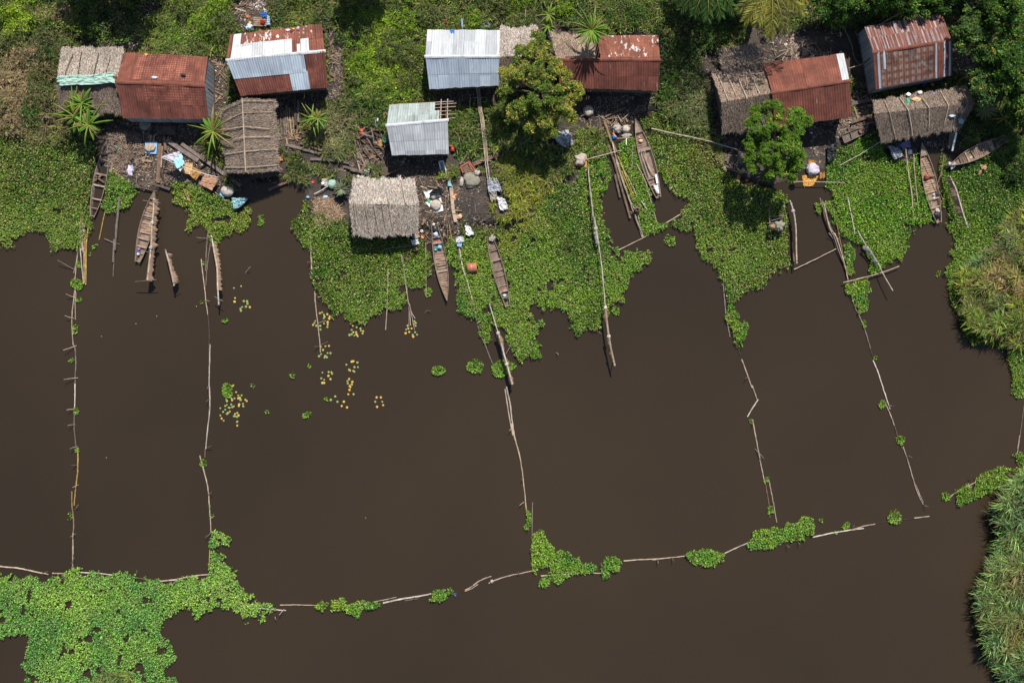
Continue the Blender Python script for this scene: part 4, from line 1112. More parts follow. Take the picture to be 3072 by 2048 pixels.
def tree(label, px, py, blobs, base, leaf=.2, per=60, cl=8, zc=4.0, mixes=(), name='broadleaf_tree', group=None, trunk_r=.16, cat='tree'):
    """blobs: (tile,x,y,z,r)"""
    g = W(px, py, 0)
    root = empty(name, (g.x, g.y, 0), label, cat, group)
    bl = []
    for t, x, y, z, r in blobs:
        p = Q(t, x, y, z); bl.append((p.x, p.y, p.z, r))
    top = sum((Vector(b[:3]) for b in bl), Vector()) / len(bl)
    f = Vector((g.x * .6 + top.x * .4, g.y * .6 + top.y * .4, top.z * .45))
    mb = MB().tube([(g.x, g.y, -.3), (g.x + .05, g.y, top.z * .2), f], [trunk_r * 1.2, trunk_r, trunk_r * .8], 8)
    tr = mb.build('trunk', 'bark', root)
    lm = MB()
    for b in bl:
        q = Vector(b[:3])
        mid = f.lerp(q, .5) + Vector((random.uniform(-.15, .15), random.uniform(-.15, .15), .1))
        lm.tube([f, mid, q], [trunk_r * .5, trunk_r * .32, trunk_r * .12], 5)
    lb = lm.build('limbs', 'bark', tr); lb.location = (0, 0, 0)
    crown_mesh('crown', bl, base, leaf, per, cl, root, mixes=mixes)
    return root

def ring_blobs(t, x, y, rx, ry, z, r, n, jitter=.25):
    out = [(t, x, y, z + r * .5, r * 1.15)]
    for k in range(n):
        a = 6.283 * k / n + random.uniform(-jitter, jitter)
        q = random.uniform(.75, 1.05)
        out.append((t, x + rx * math.cos(a) * q, y + ry * math.sin(a) * q, z + random.uniform(-.4, .4), r * random.uniform(.75, 1.1)))
    return out

# mango-like tree with golden flower heads, between the zinc roof and the rusty roof
tree('bushy tree dotted with golden flower heads between two huts', 1625, 290,
     [('v', 1205, 130, 4.4, 1.0), ('v', 1240, 120, 4.6, 1.0), ('v', 1255, 160, 5.2, 1.2), ('v', 1175, 175, 4.2, .85), ('v', 1165, 210, 4.0, .75), ('v', 1210, 175, 5.0, 1.1), ('v', 1295, 190, 4.8, 1.1), ('v', 1315, 215, 4.4, .85),
      ('v', 1250, 215, 5.2, 1.2), ('v', 1205, 245, 4.2, .8), ('v', 1180, 265, 3.8, .6), ('v', 1290, 245, 4.6, 1.0), ('v', 1255, 268, 4.2, .9), ('v', 1225, 290, 3.8, .6), ('v', 1300, 272, 4.0, .75), ('v', 1265, 300, 3.6, .55), ('v', 1235, 95, 4.4, .6)],
     (.105, .165, .022), leaf=.14, per=130, cl=9, mixes=((.30, (.36, .34, .05)), (.06, (.44, .28, .07))), trunk_r=.2)
tree('dense green round tree overhanging the hyacinth and brown roof', 2330, 470,
     [('v', 1740, 265, 4.2, .85), ('v', 1775, 260, 4.6, .95), ('v', 1830, 270, 4.3, .75), ('v', 1815, 300, 4.9, 1.05), ('v', 1735, 300, 4.6, .95), ('v', 1775, 305, 5.2, 1.1), ('v', 1725, 340, 4.2, .75), ('v', 1765, 345, 5.0, 1.05),
      ('v', 1810, 345, 4.9, 1.0), ('v', 1830, 372, 4.2, .7), ('v', 1735, 375, 4.2, .85), ('v', 1780, 380, 4.4, .95), ('v', 1810, 400, 3.8, .65), ('v', 1765, 405, 3.6, .6), ('v', 1845, 275, 3.9, .5)],
     (.085, .165, .012), leaf=.13, per=75, cl=18, mixes=((.05, (.36, .32, .05)), (.25, (.13, .25, .02))), trunk_r=.2)
G_TR = 'dark trees along the eastern edge'
for k, (lab, px, py, bl, base) in enumerate((
        ('tall dark tree crown in the far upper corner', 3010, 40, ring_blobs('v', 2310, 20, 40, 45, 5.0, 1.3, 7), (.036, .088, .010)),
        ('dark leafy tree just east of the striped roof', 2900, 120, ring_blobs('v', 2235, 75, 26, 45, 4.0, .9, 6), (.055, .105, .022)),
        ('dark tree at the frame edge level with the striped roof', 3060, 230, ring_blobs('v', 2318, 150, 32, 55, 4.6, 1.15, 8), (.036, .088, .010)),
        ('dark bushy tree behind the spiky palm seedling', 2960, 330, ring_blobs('v', 2268, 190, 28, 40, 3.6, .85, 7), (.05, .10, .025)),
        ('dark tree standing above the grounded canoe', 3060, 400, ring_blobs('v', 2352, 240, 20, 42, 3.2, .9, 7), (.036, .088, .010)),
        ('dark bush behind the striped roof', 2740, 5, ring_blobs('v', 2080, 0, 90, 16, 3.2, 1.0, 9), (.036, .088, .010)),
        ('dark bush with yellowing leaves behind the brown tin roof', 2500, -5, ring_blobs('v', 1930, -2, 60, 26, 3.0, .9, 8), (.036, .088, .010)))):
    tree(lab, px, py, bl, base, leaf=.19, per=75, cl=8, mixes=((.15, (.13, .24, .03)), (.02, (.40, .28, .03))), group=G_TR)
# trees north of the picture whose shade falls on the top edge
for k, (x, y, r) in enumerate(((180, -84, 1.6), (285, -80, 1.7), (830, -84, 1.3), (1620, -85, 1.6), (1710, -75, 1.4), (2050, -75, 1.7), (2250, -75, 1.7))):
    tree('tree just beyond the top edge shading the thicket', x / .7656, y / .7656, ring_blobs('v', x, y, 34, 16, 3.8, r, 6), (.045, .09, .02), leaf=.24, per=40, cl=8, group='trees beyond the top edge')

def curve_pts(o, az, L, el0, el1, n=8):
    pts = [Vector(o)]
    for k in range(n):
        el = el0 + (el1 - el0) * (k / (n - 1)) ** 1.2
        pts.append(pts[-1] + Vector((math.cos(az) * math.cos(el), math.sin(az) * math.cos(el), math.sin(el))) * (L / n))
    return pts

def banana(label, t, x, y, z, n, L, wd, col=(.09, .19, .015), rib=(.30, .36, .07), dead=.1, name='banana_plant', narrow=.6, el=(1.1, -.5), stems=1, top=.35, mix=True):
    g = Q(t, x, y, z)
    base = Vector((g.x, g.y, 0))
    root = empty(name, base, label, 'banana plant' if 'banana' in name else 'plant')
    for s in range(stems):
        o = Vector((g.x + random.uniform(-.6, .6) * (stems > 2) + random.uniform(-.5, .5) * (stems > 1), g.y + random.uniform(-.6, .6) * (stems > 2) + random.uniform(-.5, .5) * (stems > 1), z * random.uniform(.8, 1.05)))
        MB().tube([(base.x, base.y, 0), ((base.x + o.x) / 2, (base.y + o.y) / 2, z * .5), o], [.13, .11, .07], 7).build('stem', 'bark', root)
        for k in range(n // stems):
            az = 6.283 * (k + random.uniform(-.35, .35)) / (n // stems) + s
            l = L * random.uniform(.7, 1.12)
            isdead = random.random() < dead * 1.5
            c = (.26, .16, .07) if isdead else tuple(q * random.uniform(.75, 1.35) for q in col)
            mb = MB()
            V, F, CC = [], [], []
            fold = random.uniform(-.15, .9)
            slim = (random.uniform(.3, .5) if random.random() < .4 else random.uniform(.7, 1.)) if mix else 1.
            l = l * (1.2 if slim < .5 else .75)
            pts = curve_pts(o, az, l, random.uniform(el[0] * .35, el[0]), random.uniform(el[1] * 1.5, el[1] * .3))
            m = len(pts)
            for q, p in enumerate(pts):
                u = q / (m - 1)
                w = wd * (math.sin(math.pi * min(1, (u * .93 + .07))) ** .6) * (.35 if u < .12 else 1) * narrow * 1.6 * slim
                sd = Vector((-math.sin(az), math.cos(az), 0))
                dz = -abs(w) * fold
                rg = random.uniform(.82, 1.1)
                V += [p - sd * w * .5 * rg + Vector((0, 0, dz)), p, p + sd * w * .5 * rg + Vector((0, 0, dz))]
                CC += [c, tuple(min(.9, a * 1.25) for a in c), c]
            for q in range(m - 1):
                F += [(3 * q, 3 * q + 1, 3 * q + 4, 3 * q + 3), (3 * q + 1, 3 * q + 2, 3 * q + 5, 3 * q + 4)]
            mb.add(V, F, 0, None, CC)
            mb.tube([p + Vector((0, 0, .03)) for p in pts], [.04 * (1 - .75 * q / (m - 1)) for q in range(m)], 5, 0, tuple(q * random.uniform(.8, 1.2) for q in rib))
            mb.build('leaf', 'leaf', root)
    return root

random.seed(5)
banana('large spreading banana clump before the green netted thatch', 'v', 178, 262, 2.5, 65, 2.0, .36, stems=5, dead=.12)
banana('banana plant leaning between the red roof and the battened thatch', 'v', 487, 300, 2.5, 17, 1.9, .36, (.10, .19, .02), stems=1)
banana('yellow green banana plant beside the bamboo stack', 'v', 727, 262, 2.0, 22, 1.25, .30, (.12, .22, .02), stems=2, dead=.08)
banana('tall spiky banana plant rising over the rusty flaking roof', 'd', 1085, 330, 5.6, 30, 1.9, .30, (.10, .21, .02), dead=.08, el=(1.2, -.6))
banana('small glossy plant behind the pale thatched annex', 'd', 560, 250, 1.8, 20, .95, .30, (.13, .24, .025), stems=2, dead=.04, name='shrub')
banana('grey green spiky sisal beside the pale thatched hut', 'i', 90, 850, .9, 34, 1.0, .13, (.16, .20, .11), rib=(.30, .33, .2), dead=.05, name='agave', mix=False, el=(1.3, .1))
banana('pale spiky palm seedling east of the sagging thatch', 'f', 1900, 1290, 1.3, 26, 1.25, .13, (.16, .19, .09), rib=(.3, .32, .16), dead=.1, name='palm_seedling', mix=False, el=(1.0, -.2))
banana('yellow green stalks standing above the grounded canoe', 'f', 2130, 1390, 1.8, 8, 1.1, .16, (.14, .19, .03), rib=(.3, .32, .07), dead=.05, name='shrub', el=(1.0, -.3))

def palm(label, px, py, z, fronds, group=None):
    """fronds: (azimuth deg, length, colour)"""
    c = W(px, py, z)
    root = empty('oil_palm', (c.x, c.y, 0), label, 'palm tree', group)
    MB().tube([(c.x, c.y, -.2), (c.x, c.y, z * .5), (c.x, c.y, z)], [.3, .25, .22], 9).build('trunk', 'bark', root)
    for az, L, col in fronds:
        az = math.radians(az)
        pts = curve_pts((c.x, c.y, z), az, L, .75, -.75, 14)
        P, D, LL, T = [], [], [], []
        for q in range(1, 34):
            u = q / 34
            s = u * 14
            k = min(13, int(s))
            p = pts[k].lerp(pts[k + 1], s - k)
            for sg in (-1, 1):
                P.append(p); D.append(az + sg * (1.25 - .65 * u) + random.uniform(-.1, .1)); LL.append((.28 + .62 * math.sin(math.pi * (u * .85 + .1)))); T.append(-.35 + random.uniform(-.25, .25))
        P = np.array([tuple(p) for p in P]); LL = np.array(LL)
        V, cc = leaf_quads(P, LL, LL * 0 + .095, np.array(D), np.array(T), jit(col, len(P), .22, .08), droop=.25)
        fr = np_mesh('frond', V, 4, 'leaf', cc, root)
        rb = MB().tube(pts, [.04 * (1 - .8 * q / 14) for q in range(15)], 5, 0, (.30, .28, .08)).build('midrib', 'leaf', fr)
        rb.location = (0, 0, 0)
YL = (.30, .28, .05); DG = (.05, .10, .02)
palm('oil palm with yellowing fronds hanging into the top edge', 2312, -35, 6.5,
     [(-128, 3.6, YL), (-112, 3.3, YL), (-92, 4.1, (.24, .22, .035)), (-75, 3.7, (.15, .13, .04)), (-60, 3.2, (.13, .15, .035)), (-38, 3.4, YL), (-20, 3.2, YL), (-145, 3.2, (.16, .18, .04)), (90, 3, DG), (45, 3, DG), (135, 3, DG), (10, 3, YL), (180, 3, DG)])
palm('dark green oil palm at the top edge above the grass strip', 2120, -60, 5.8,
     [(-150, 3.3, DG), (-130, 3.4, DG), (-110, 3.2, DG), (-90, 3.5, (.06, .12, .025)), (-70, 3.4, (.06, .12, .025)), (-52, 3.6, (.06, .13, .025)), (-30, 3.1, DG), (180, 3.2, DG), (90, 3, DG), (40, 3, DG), (140, 3, DG)])
# ================================================================ poles, booms, net lines
random.seed(21)
def pts3(s, z0, z1=None):
    """'m 10,20 30,40' polyline -> world points with heights z0..z1"""
    p = poly(s)
    z1 = z0 if z1 is None else z1
    return [W(x, y, z0 + (z1 - z0) * k / max(1, len(p) - 1)) for k, (x, y) in enumerate(p)]

def smooth(pts, m=4, wob=.012):
    out = []
    n = len(pts)
    for k in range(n - 1):
        p0, p1, p2, p3 = pts[max(k - 1, 0)], pts[k], pts[k + 1], pts[min(k + 2, n - 1)]
        for q in range(m):
            t = q / m
            out.append(.5 * ((2 * p1) + (p2 - p0) * t + (2 * p0 - 5 * p1 + 4 * p2 - p3) * t * t + (3 * p1 - p0 - 3 * p2 + p3) * t ** 3) + Vector((random.uniform(-wob, wob), random.uniform(-wob, wob), 0)))
    out.append(pts[-1])
    return out

def rod(mb, s, r, z0, z1=None, taper=.75, n=6, mat=0):
    p = smooth(pts3(s, z0, z1), 5)
    mb.tube(p, [r * (1 - (1 - taper) * k / (len(p) - 1)) * (1 + .14 * (k % 5 == 0)) for k in range(len(p))], n, mat)

def boom(label, poles, stakes='', name='bamboo_boom', group='bamboo booms dividing the water', cat='boom'):
    """poles: (polyline, radius, material, z0, z1); stakes: 't x,y>x,y ...' base to tip"""
    p0 = poly(poles[0][0])[0]
    root = empty(name, W(p0[0], p0[1], 0), label, cat, group)
    for q in poles:
        s, r, m = q[:3]
        z0 = q[3] if len(q) > 3 else .05
        z1 = q[4] if len(q) > 4 else z0
        mb = MB(); rod(mb, s, r * 1.08, z0, z1); mb.build('pole', m, root)
    cur = 'v'
    for w in stakes.split():
        if w.isalpha(): cur = w; continue
        a, b = w.split('>')
        ax, ay = [float(v) for v in a.split(',')]; bx, by = [float(v) for v in b.split(',')]
        A, B = Q(cur, ax, ay, .02), Q(cur, bx, by, .55)
        d = (A - B) * .5
        mid = A.lerp(B, .5) + Vector((random.uniform(-.03, .03), random.uniform(-.03, .03), .05))
        MB().tube([A + Vector((d.x * .2, d.y * .2, -.6)), A, mid, B], [.03, .03, .027, .02], 6).build('stake', 'wood_grey' if random.random() < .5 else 'bamboo_pale', root)
    return root

boom('first long upright divider of bamboo west of the moored canoes', [
    ("m 725,180 715,260 712,340 690,470 675,520", .045, 'wood_grey'), ("m 712,340 695,500 688,620 697,720 690,800 693,945", .035, 'bamboo_pale'),
    ("m 688,640 680,740 662,900 662,1040 672,1180", .045, 'bamboo_pale'), ("m 672,1170 690,1220 697,1340 690,1480 690,1568", .055, 'wood_grey'), ("q 690,0 688,100 686,230", .05, 'bamboo_white'),
    ("q 682,230 682,420 692,520 700,600", .042, 'wood_grey'), ("q 705,590 715,660 713,800 703,900 690,1010 682,1120", .05, 'bamboo_yellow'), ("q 660,990 662,1120 676,1250 676,1330 670,1380", .05, 'log_tan'), ("q 670,1370 672,1568 r 670,200 668,380 668,550", .045, 'bamboo_pale')],
    "m 690,490>527,398 680,740>605,708 680,935>595,908 700,1185>580,1225 715,1480>585,1495 q 690,235>610,242 690,378>622,385 710,578>642,600 702,748>655,748 720,930>665,955 690,1155>718,1112 695,1380>645,1408 r 655,470>680,415")
boom('second long upright divider beside the furry net pole', [
    ("m 1920,110 1905,200 1895,330 1890,500", .05, 'wood_grey'), ("m 1940,180 1925,300 1905,440 1890,635", .045, 'wood_grey'), ("m 1848,390 1860,500 1880,650 1890,760 1912,920", .04, 'bamboo_pale'), ("m 1910,900 1922,1050 1920,1180 1918,1230", .042, 'wood_dark'),
    ("m 1930,1170 1925,1350 1920,1568", .05, 'bamboo_white'), ("q 1920,0 1928,140 1925,260 1905,440 1890,600", .05, 'bamboo_white'), ("q 1885,600 1882,680", .04, 'wood_brown'), ("q 1835,660 1870,790 1908,950 1922,1100 1932,1250 1938,1370", .045, 'bamboo_pale'), ("q 1932,1470 1925,1568 r 1922,480", .04, 'bamboo_yellow')],
    "m 1905,200>1803,190 1880,770>1925,775 q 1920,20>1903,50 1928,145>1893,165 1888,605>1940,570 1905,1025>1945,1000 1945,1365>1885,1410")
boom('third divider hugging the edge of the broad mat with lily pads at its foot', [
    ("n 495,70 500,200 508,400 515,570", .065, 'bamboo_pale', .10), ("n 475,90 480,190", .04, 'wood_grey'), ("n 515,570 530,620 545,680", .03, 'wood_dark'), ("n 540,680 545,780 562,930 570,1010 585,1150 592,1245", .045, 'bamboo_pale')],
    "n 500,70>440,60 515,420>470,420 548,745>595,735 570,980>645,955 590,1190>535,1192 590,1180>660,1148")
boom('curved divider descending past the round clump of weeds', [
    ("n 1868,270 1890,430 1945,610 1990,770 2010,860", .05, 'bamboo_white', .35, .1), ("n 1858,280 1870,460 1880,530", .035, 'wood_brown', .3, .1), ("n 1920,620 1965,760 1990,850", .035, 'wood_grey'), ("n 2020,870 2030,970 2060,1070 2110,1190 2170,1345", .042, 'wood_grey')],
    "n 2035,995>2070,998", )
boom('middle divider running down to the branching hyacinth', [
    ("n 2300,1560 t 500,-100 510,0 525,100", .055, 'bamboo_white'), ("v 1160,893 1170,960 1178,1000", .05, 'bamboo_pale'), ("t 508,60 540,200 580,340 605,480 625,640 645,850", .05, 'bamboo_pale'), ("t 510,0 530,130 560,260 585,350", .035, 'bamboo_white'), ("t 635,780 655,920", .035, 'bamboo_yellow'), ("t 703,785 700,950 697,1150 700,1390", .04, 'wood_grey')],
    "t 515,95>490,128 605,590>600,570 620,785>585,810 655,1050>660,1035 705,1250>680,1210")
boom('fourth divider with a sharp elbow near its middle', [
    ("o 1942,620 1955,780 1968,920 1990,1040 2003,1105", .045, 'wood_grey'), ("o 2022,1080 2060,1170 2100,1270", .035, 'wood_dark'), ("o 2110,1310 2150,1420 2205,1568 u 480,20 525,150", .05, 'bamboo_pale'), ("u 535,145 480,230 435,305", .045, 'bamboo_white', .2, .05),
    ("u 480,330 510,480 540,640 570,800 598,920", .05, 'bamboo_pale'), ("u 598,900 615,1000 632,1100 642,1230", .035, 'wood_brown'), ("u 630,880 655,1000 680,1130 705,1275", .045, 'bamboo_pale')],
    "o 2165,1470>2145,1485 u 505,600>590,690 475,370>492,378 665,1095>682,1100")
boom('fifth divider reaching the short loose pole', [
    ("p 765,730 800,830 850,940 900,1070 940,1210", .045, 'wood_grey'), ("p 940,1210 958,1275", .03, 'wood_dark'), ("p 965,1320 1010,1430 1055,1568 u 1700,100 1745,235", .05, 'bamboo_white'), ("u 1700,180 1750,290 1785,385", .045, 'bamboo_pale'), ("u 1785,380 1830,530 1860,600", .035, 'wood_brown'),
    ("u 1865,580 1910,710 1970,920 2010,1030 2050,1110", .045, 'bamboo_pale'), ("u 1980,930 2015,1010 2050,1090", .03, 'bamboo_pale')],
    "u 1730,200>1780,205 1885,645>1948,680 2040,1105>2098,1132")
boom('long curved boom along the top of the big pale mat', [
    ("r -60,480 0,497 150,510 300,540 445,572", .06, 'bamboo_pale'), ("r 480,560 600,560", .045, 'bamboo_pale'), ("r 740,552 900,560 1030,575", .05, 'bamboo_white'), ("r 1030,570 1150,585 1270,605 1380,620", .04, 'wood_brown'), ("r 1440,635 1600,620 1780,585 1920,570", .055, 'bamboo_pale'),
    ("r 1940,575 1975,660 2005,765", .035, 'bamboo_pale'), ("r 2010,755 2110,750 2200,770 2310,800", .035, 'wood_grey'), ("s 300,1070 400,1105 520,1140 620,1150 730,1160 790,1165", .05, 'bamboo_white')],
    "r 385,565>440,540 660,550>560,612 1470,630>1402,735 1635,605>1580,668 s 650,1160>640,1205 770,1155>728,1205 690,1225>705,1250")
boom('straight run of the bottom boom with a blue float', [
    ("s 735,1115 900,1112 1070,1118", .035, 'bamboo_pale'), ("s 1600,1085 1700,1065 1805,1042", .035, 'bamboo_pale'), ("s 1682,1095 1850,1060 2000,1035 2125,1012", .065, 'bamboo_white'), ("s 1880,1075 2005,1055", .03, 'wood_grey'), ("v 1038,1364 1049,1361", .03, 'wood_grey'), ("s 1210,1080 1290,1150", .03, 'wood_brown'), ("s 1330,1120 1560,1095", .04, 'wood_grey')],
    "s 1740,1085>1748,1045 1965,1062>1968,1032 2200,1050>2195,1020 360,1060>345,1100")
boom('bent section of the bottom boom with a pale knot', [
    ("t 85,1590 140,1560 165,1540", .035, 'bamboo_pale'), ("v 1068,1357 1085,1350 1098,1341", .045, 'bamboo_pale'), ("t 160,1545 210,1510 270,1480 325,1463", .05, 'bamboo_pale'), ("t 300,1528 370,1495 480,1460 600,1435 755,1400", .05, 'bamboo_pale'), ("t 780,1460 900,1450 1040,1440 1190,1430 1350,1437", .045, 'bamboo_pale')],
    "t 575,1462>572,1420 1345,1390>1332,1345")
boom('long straight run of the bottom boom leading to the largest clump', [
    ("t 1540,1322 1700,1310 1900,1300 2100,1278", .045, 'bamboo_pale'), ("t 1800,1312 1850,1308", .035, 'bamboo_white'), ("v 1665,1270 1690,1258 1718,1246", .045, 'bamboo_white')],
    "t 1845,1300>1860,1345 1980,1285>2000,1325 u 780,1465>825,1505 900,1455>920,1480 510,1435>470,1430")
boom('last run of the bottom boom east of the largest clump', [
    ("u 1035,1412 1200,1375 1380,1345 1505,1330", .05, 'bamboo_white'), ("u 1390,1345 1500,1310 1610,1290", .05, 'bamboo_pale'), ("u 1620,1285 1720,1265", .022, 'wood_dark'), ("u 1870,1250 1975,1238", .022, 'wood_dark'), ("u 1970,1235 2108,1218", .045, 'bamboo_pale')],
    "u 1050,1400>1035,1380 1400,1320>1415,1305 1780,1215>1830,1180")
boom('slanting boom at the lower reed bank', [("v 2180,1142 2210,1122 2240,1108", .05, 'bamboo_pale'), ("v 2342,1000 2338,1030 2335,1048", .04, 'bamboo_pale'), ("v 2352,930 2345,985 2340,1010", .03, 'wood_grey')], "v 2226,1105>2232,1092")

def loose(label, s, r, mat, z0=.06, z1=None, name='pole', group=None, cat='pole', taper=.75, stakes=''):
    p0 = poly(s)[0]
    root_me = MB(); rod(root_me, s, r, z0, z1, taper)
    o = root_me.build(name, mat)
    tag(o, label, cat, group)
    if stakes:
        cur = 'v'
        for w in stakes.split():
            if w.isalpha(): cur = w; continue
            a, b = w.split('>')
            ax, ay = [float(v) for v in a.split(',')]; bx, by = [float(v) for v in b.split(',')]
            MB().tube([Q(cur, ax, ay, .08), Q(cur, bx, by, .12)], [.03, .022], 5).build('side_branch', 'wood_grey', o)
    return o

# bamboo stored in the water beside the bank mat
for k, (s, m, d) in enumerate((("g 895,1050 935,1280 945,1568 m 752,460 768,620", 'bamboo_white', 'pale'), ("g 950,1060 955,1300 965,1568 m 768,300 775,610", 'bamboo_yellow', 'golden'), ("g 968,1070 975,1568 m 780,330 790,600", 'bamboo_pale', 'pale'),
                               ("g 1045,1120 1000,1260 975,1400 965,1568", 'bamboo_white', 'crossing'), ("g 1055,1150 1025,1400 1010,1568 m 795,200 788,625", 'bamboo_yellow', 'yellow'), ("g 1000,1330 995,1568 m 780,200 785,500", 'log_tan', 'tan'))):
    loose('%s bamboo cane in the bundle floating at the edge of the bank mat' % ['outermost pale', 'golden', 'thin pale', 'crossing white', 'bright yellow', 'tan'][k], s, .052, m, .08 + .03 * (k % 3), group='bamboo canes bundled by the bank mat', name='bamboo_cane', cat='bamboo cane')
loose('single mossy yellow bamboo cane east of the sunken canoe', "g 1275,900 1240,1090 1165,1450", .045, 'bamboo_yellow', name='bamboo_cane', cat='bamboo cane')
loose('weathered grey pole with a silvery edge floating west of the moored canoe', "g 1405,940 1395,1050 1370,1300 1350,1568 m 1050,210 1038,420", .10, 'wood_grey', .3, .1, stakes="m 1100,258>957,200 1040,240>960,206")
loose('thin broken end piece below the silvery grey pole', "m 1048,390 1038,550", .03, 'wood_grey')
loose('thin pole standing at the lower edge of the broad mat', "n 1213,475 1210,700 1200,900 1190,1040", .04, 'bamboo_pale', .35, .1, stakes="n 1195,865>1235,855")
loose('upright stick rising through the mat beside the slender canoe', "n 1558,240 1562,500 1565,740", .032, 'bamboo_pale', .3, .1)
loose('dark pole with a rag end along the sunken logs', "i 1318,950 1330,1200 1355,1540", .03, 'log_tan', .3)
loose('thin greenish stick between the ash patch and the slender canoe', "i 1360,1260 1415,1540", .028, 'bamboo_yellow', .25)
loose('short forked twig floating alone below the slender canoe', "n 1550,885 1575,862 1608,865", .025, 'wood_grey', .05, .3, name='twig', cat='twig')
loose('short twig standing alone in the water west of the small tuft', "m 2255,515 2275,490 2298,462", .028, 'bamboo_pale', .0, .5, name='twig', cat='twig')
loose('small twig poking out of the water right of the middle mat', "o 408,1248 418,1255 425,1265", .03, 'bamboo_pale', .0, .45, name='twig', cat='twig')
loose('thick bent pole under the drying net by the middle mat', "n 2145,800 2180,920 2225,1065", .05, 'bamboo_white', .4, .7)
loose('thin pole leaning against the middle net pole', "n 2350,1165 2325,1210 2295,1260", .032, 'wood_grey', .2, .6)
for k, (s, m) in enumerate((("n 1335,350 1360,500 1385,700 1410,860 1420,1000", 'bamboo_pale'), ("n 1345,360 1370,560 1400,780 1405,1010", 'wood_grey'), ("n 1400,380 1365,470", 'wood_grey'), ("n 1400,790 1430,880 1460,935", 'bamboo_white'), ("n 1410,800 1440,960 1455,1040", 'bamboo_pale'))):
    loose(['tallest stick of the splayed bundle', 'grey stick of the splayed bundle', 'short crossing stick at the head of the splayed bundle', 'white splayed stick ending at a pale float', 'pale splayed stick reaching the lily pads'][k], s, .036, m, .3 + .03 * k, .1, group='splayed bundle of sticks in the water', name='stick', cat='stick')
# channel poles
loose('slanting channel pole pointing at the middle mat', "v 1422,574 1450,560 1490,540", .045, 'bamboo_pale')
loose('second slanting channel pole ending on the round tree mat', "j 1845,1320 2100,1160 2320,1025", .045, 'bamboo_pale')
loose('short stick crossing the corner of the channel', "j 1785,1290 1815,1395", .04, 'bamboo_pale', .15)
loose('slanting crossbar pole between the hairy pole and the leaning poles', "p 240,485 430,395 625,295", .045, 'bamboo_pale', .15)
loose('long crossbar pole laid over the leaning white pole', "p 690,605 860,565 1040,515 1205,455", .05, 'bamboo_pale', .35)
loose('white pole lying on the bright mat', "l 278,945 310,1100 340,1240 362,1380", .04, 'bamboo_white', .35, stakes="l 278,962>210,970")
loose('straight grey white pole leaning out over the water below the bright mat', "p 825,130 900,265 1010,430 1060,530 1148,680", .05, 'bamboo_white', .3, .9)
loose('thin pole from the sagging thatch down across the mat', "l 690,275 560,360 430,440 185,575", .035, 'bamboo_white', .7, .35, stakes="l 432,440>440,480")
loose('long pinkish pole leaning from the pile of cloths', "l 960,380 985,600 1030,900 1058,1240", .055, 'bamboo_pale', .8, .15)
loose('thinner knotty pole beside the long pinkish pole', "l 1055,440 1070,700 1095,950 1115,1150", .038, 'bamboo_pale', .6, .15, stakes="l 1095,920>1045,930")
loose('thin stick between the long canoe and the leaning white plank', "l 1410,450 1385,620 1345,770", .035, 'log_tan', .4)
loose('slim pole with brown end over the small water inlet', "k 1540,765 1800,768 2095,778", .035, 'bamboo_pale', .5)
for k, s in enumerate(("k 1800,960 1850,1100 1940,1330 2020,1568 p 735,520", "k 1850,1020 1900,1250 1950,1380 p 620,170 700,420 735,580", "p 630,60 665,230 715,490", "k 1830,980 1860,1180 1930,1360", "k 1950,1350 2010,1440", "p 590,130 650,215", "p 560,150 600,205")):
    loose('thick leaning channel pole' if k < 2 else ['', '', 'thin channel pole beside the slim hyacinth patch', 'pale splinter along the leaning channel poles', 'short pale slat tied to the leaning channel poles', 'short white stick at the bend of the leaning poles', 'tiny white peg on the leaning channel poles'][k],
          s, (.055, .05, .03, .03, .04, .03, .025)[k], ['wood_grey', 'bamboo_pale', 'log_tan', 'wood_grey', 'bamboo_pale', 'bamboo_white', 'bamboo_white'][k], .5, .2, group='leaning channel poles')
loose('long bare white pole resting on the mat below the grass strip', "j 1785,140 1950,180 k 60,195 300,245 500,290 650,335 825,385", .055, 'bamboo_white', .5, .7)
loose('crooked grey stump branch at the end of the bare white pole', "k 815,375 850,420 835,500 830,590", .08, 'wood_grey', .6, .2)
loose('thin pole at the foot of the plank heap', "k 520,470 600,560 700,590 800,620", .035, 'bamboo_pale', .25)
loose('thin pole crossing to the red tray from the channel', "j 1020,505 1200,455 1360,412 1430,398", .04, 'bamboo_pale', .6)
loose('long pole over the grass above the red tray', "j 430,562 600,490 800,430 1070,355", .045, 'wood_grey', .5)
loose('pale stick sticking out of the dark grass', "j 360,695 410,780 465,870", .035, 'bamboo_white', .4)
loose('long pale pole from the red tray down to the first net', "j 1035,590 1050,760 1075,980 1110,1310", .05, 'bamboo_white', .5, .9)
for k, (s, r, m) in enumerate((("j 1320,300 1380,560 1450,780 1540,1010 1620,1160 1680,1410", .05, 'bamboo_white'), ("j 1350,430 1430,690 1520,980 1590,1180 1670,1420", .045, 'bamboo_pale'), ("j 1380,460 1460,640 1560,820 1660,1060 1760,1180", .05, 'bamboo_pale'), ("j 1390,470 1480,700 1560,900 1640,1040", .035, 'bamboo_yellow'),
                               ("j 1610,560 1700,740 1760,940 1810,1120 1850,1275", .038, 'bamboo_pale'), ("j 1660,990 1720,1080 1775,1160", .04, 'bamboo_white'), ("j 1430,640 1540,900 1640,1060", .03, 'bamboo_yellow'), ("j 1590,1150 1640,1300 1690,1415", .04, 'bamboo_pale'), ("j 1610,570 1660,690 1720,800 1780,970", .03, 'log_tan'))):
    loose(['longest white cane', 'second long cane', 'pale cane veering east', 'thin yellow cane', 'eastern edge cane', 'short white cane', 'shortest yellow cane', 'lowest end cane', 'thin tan cane'][k] + ' of the bundle along the channel', s, r, m, .35 + .03 * (k % 4), .12, group='bamboo canes along the channel', name='bamboo_cane', cat='bamboo cane')
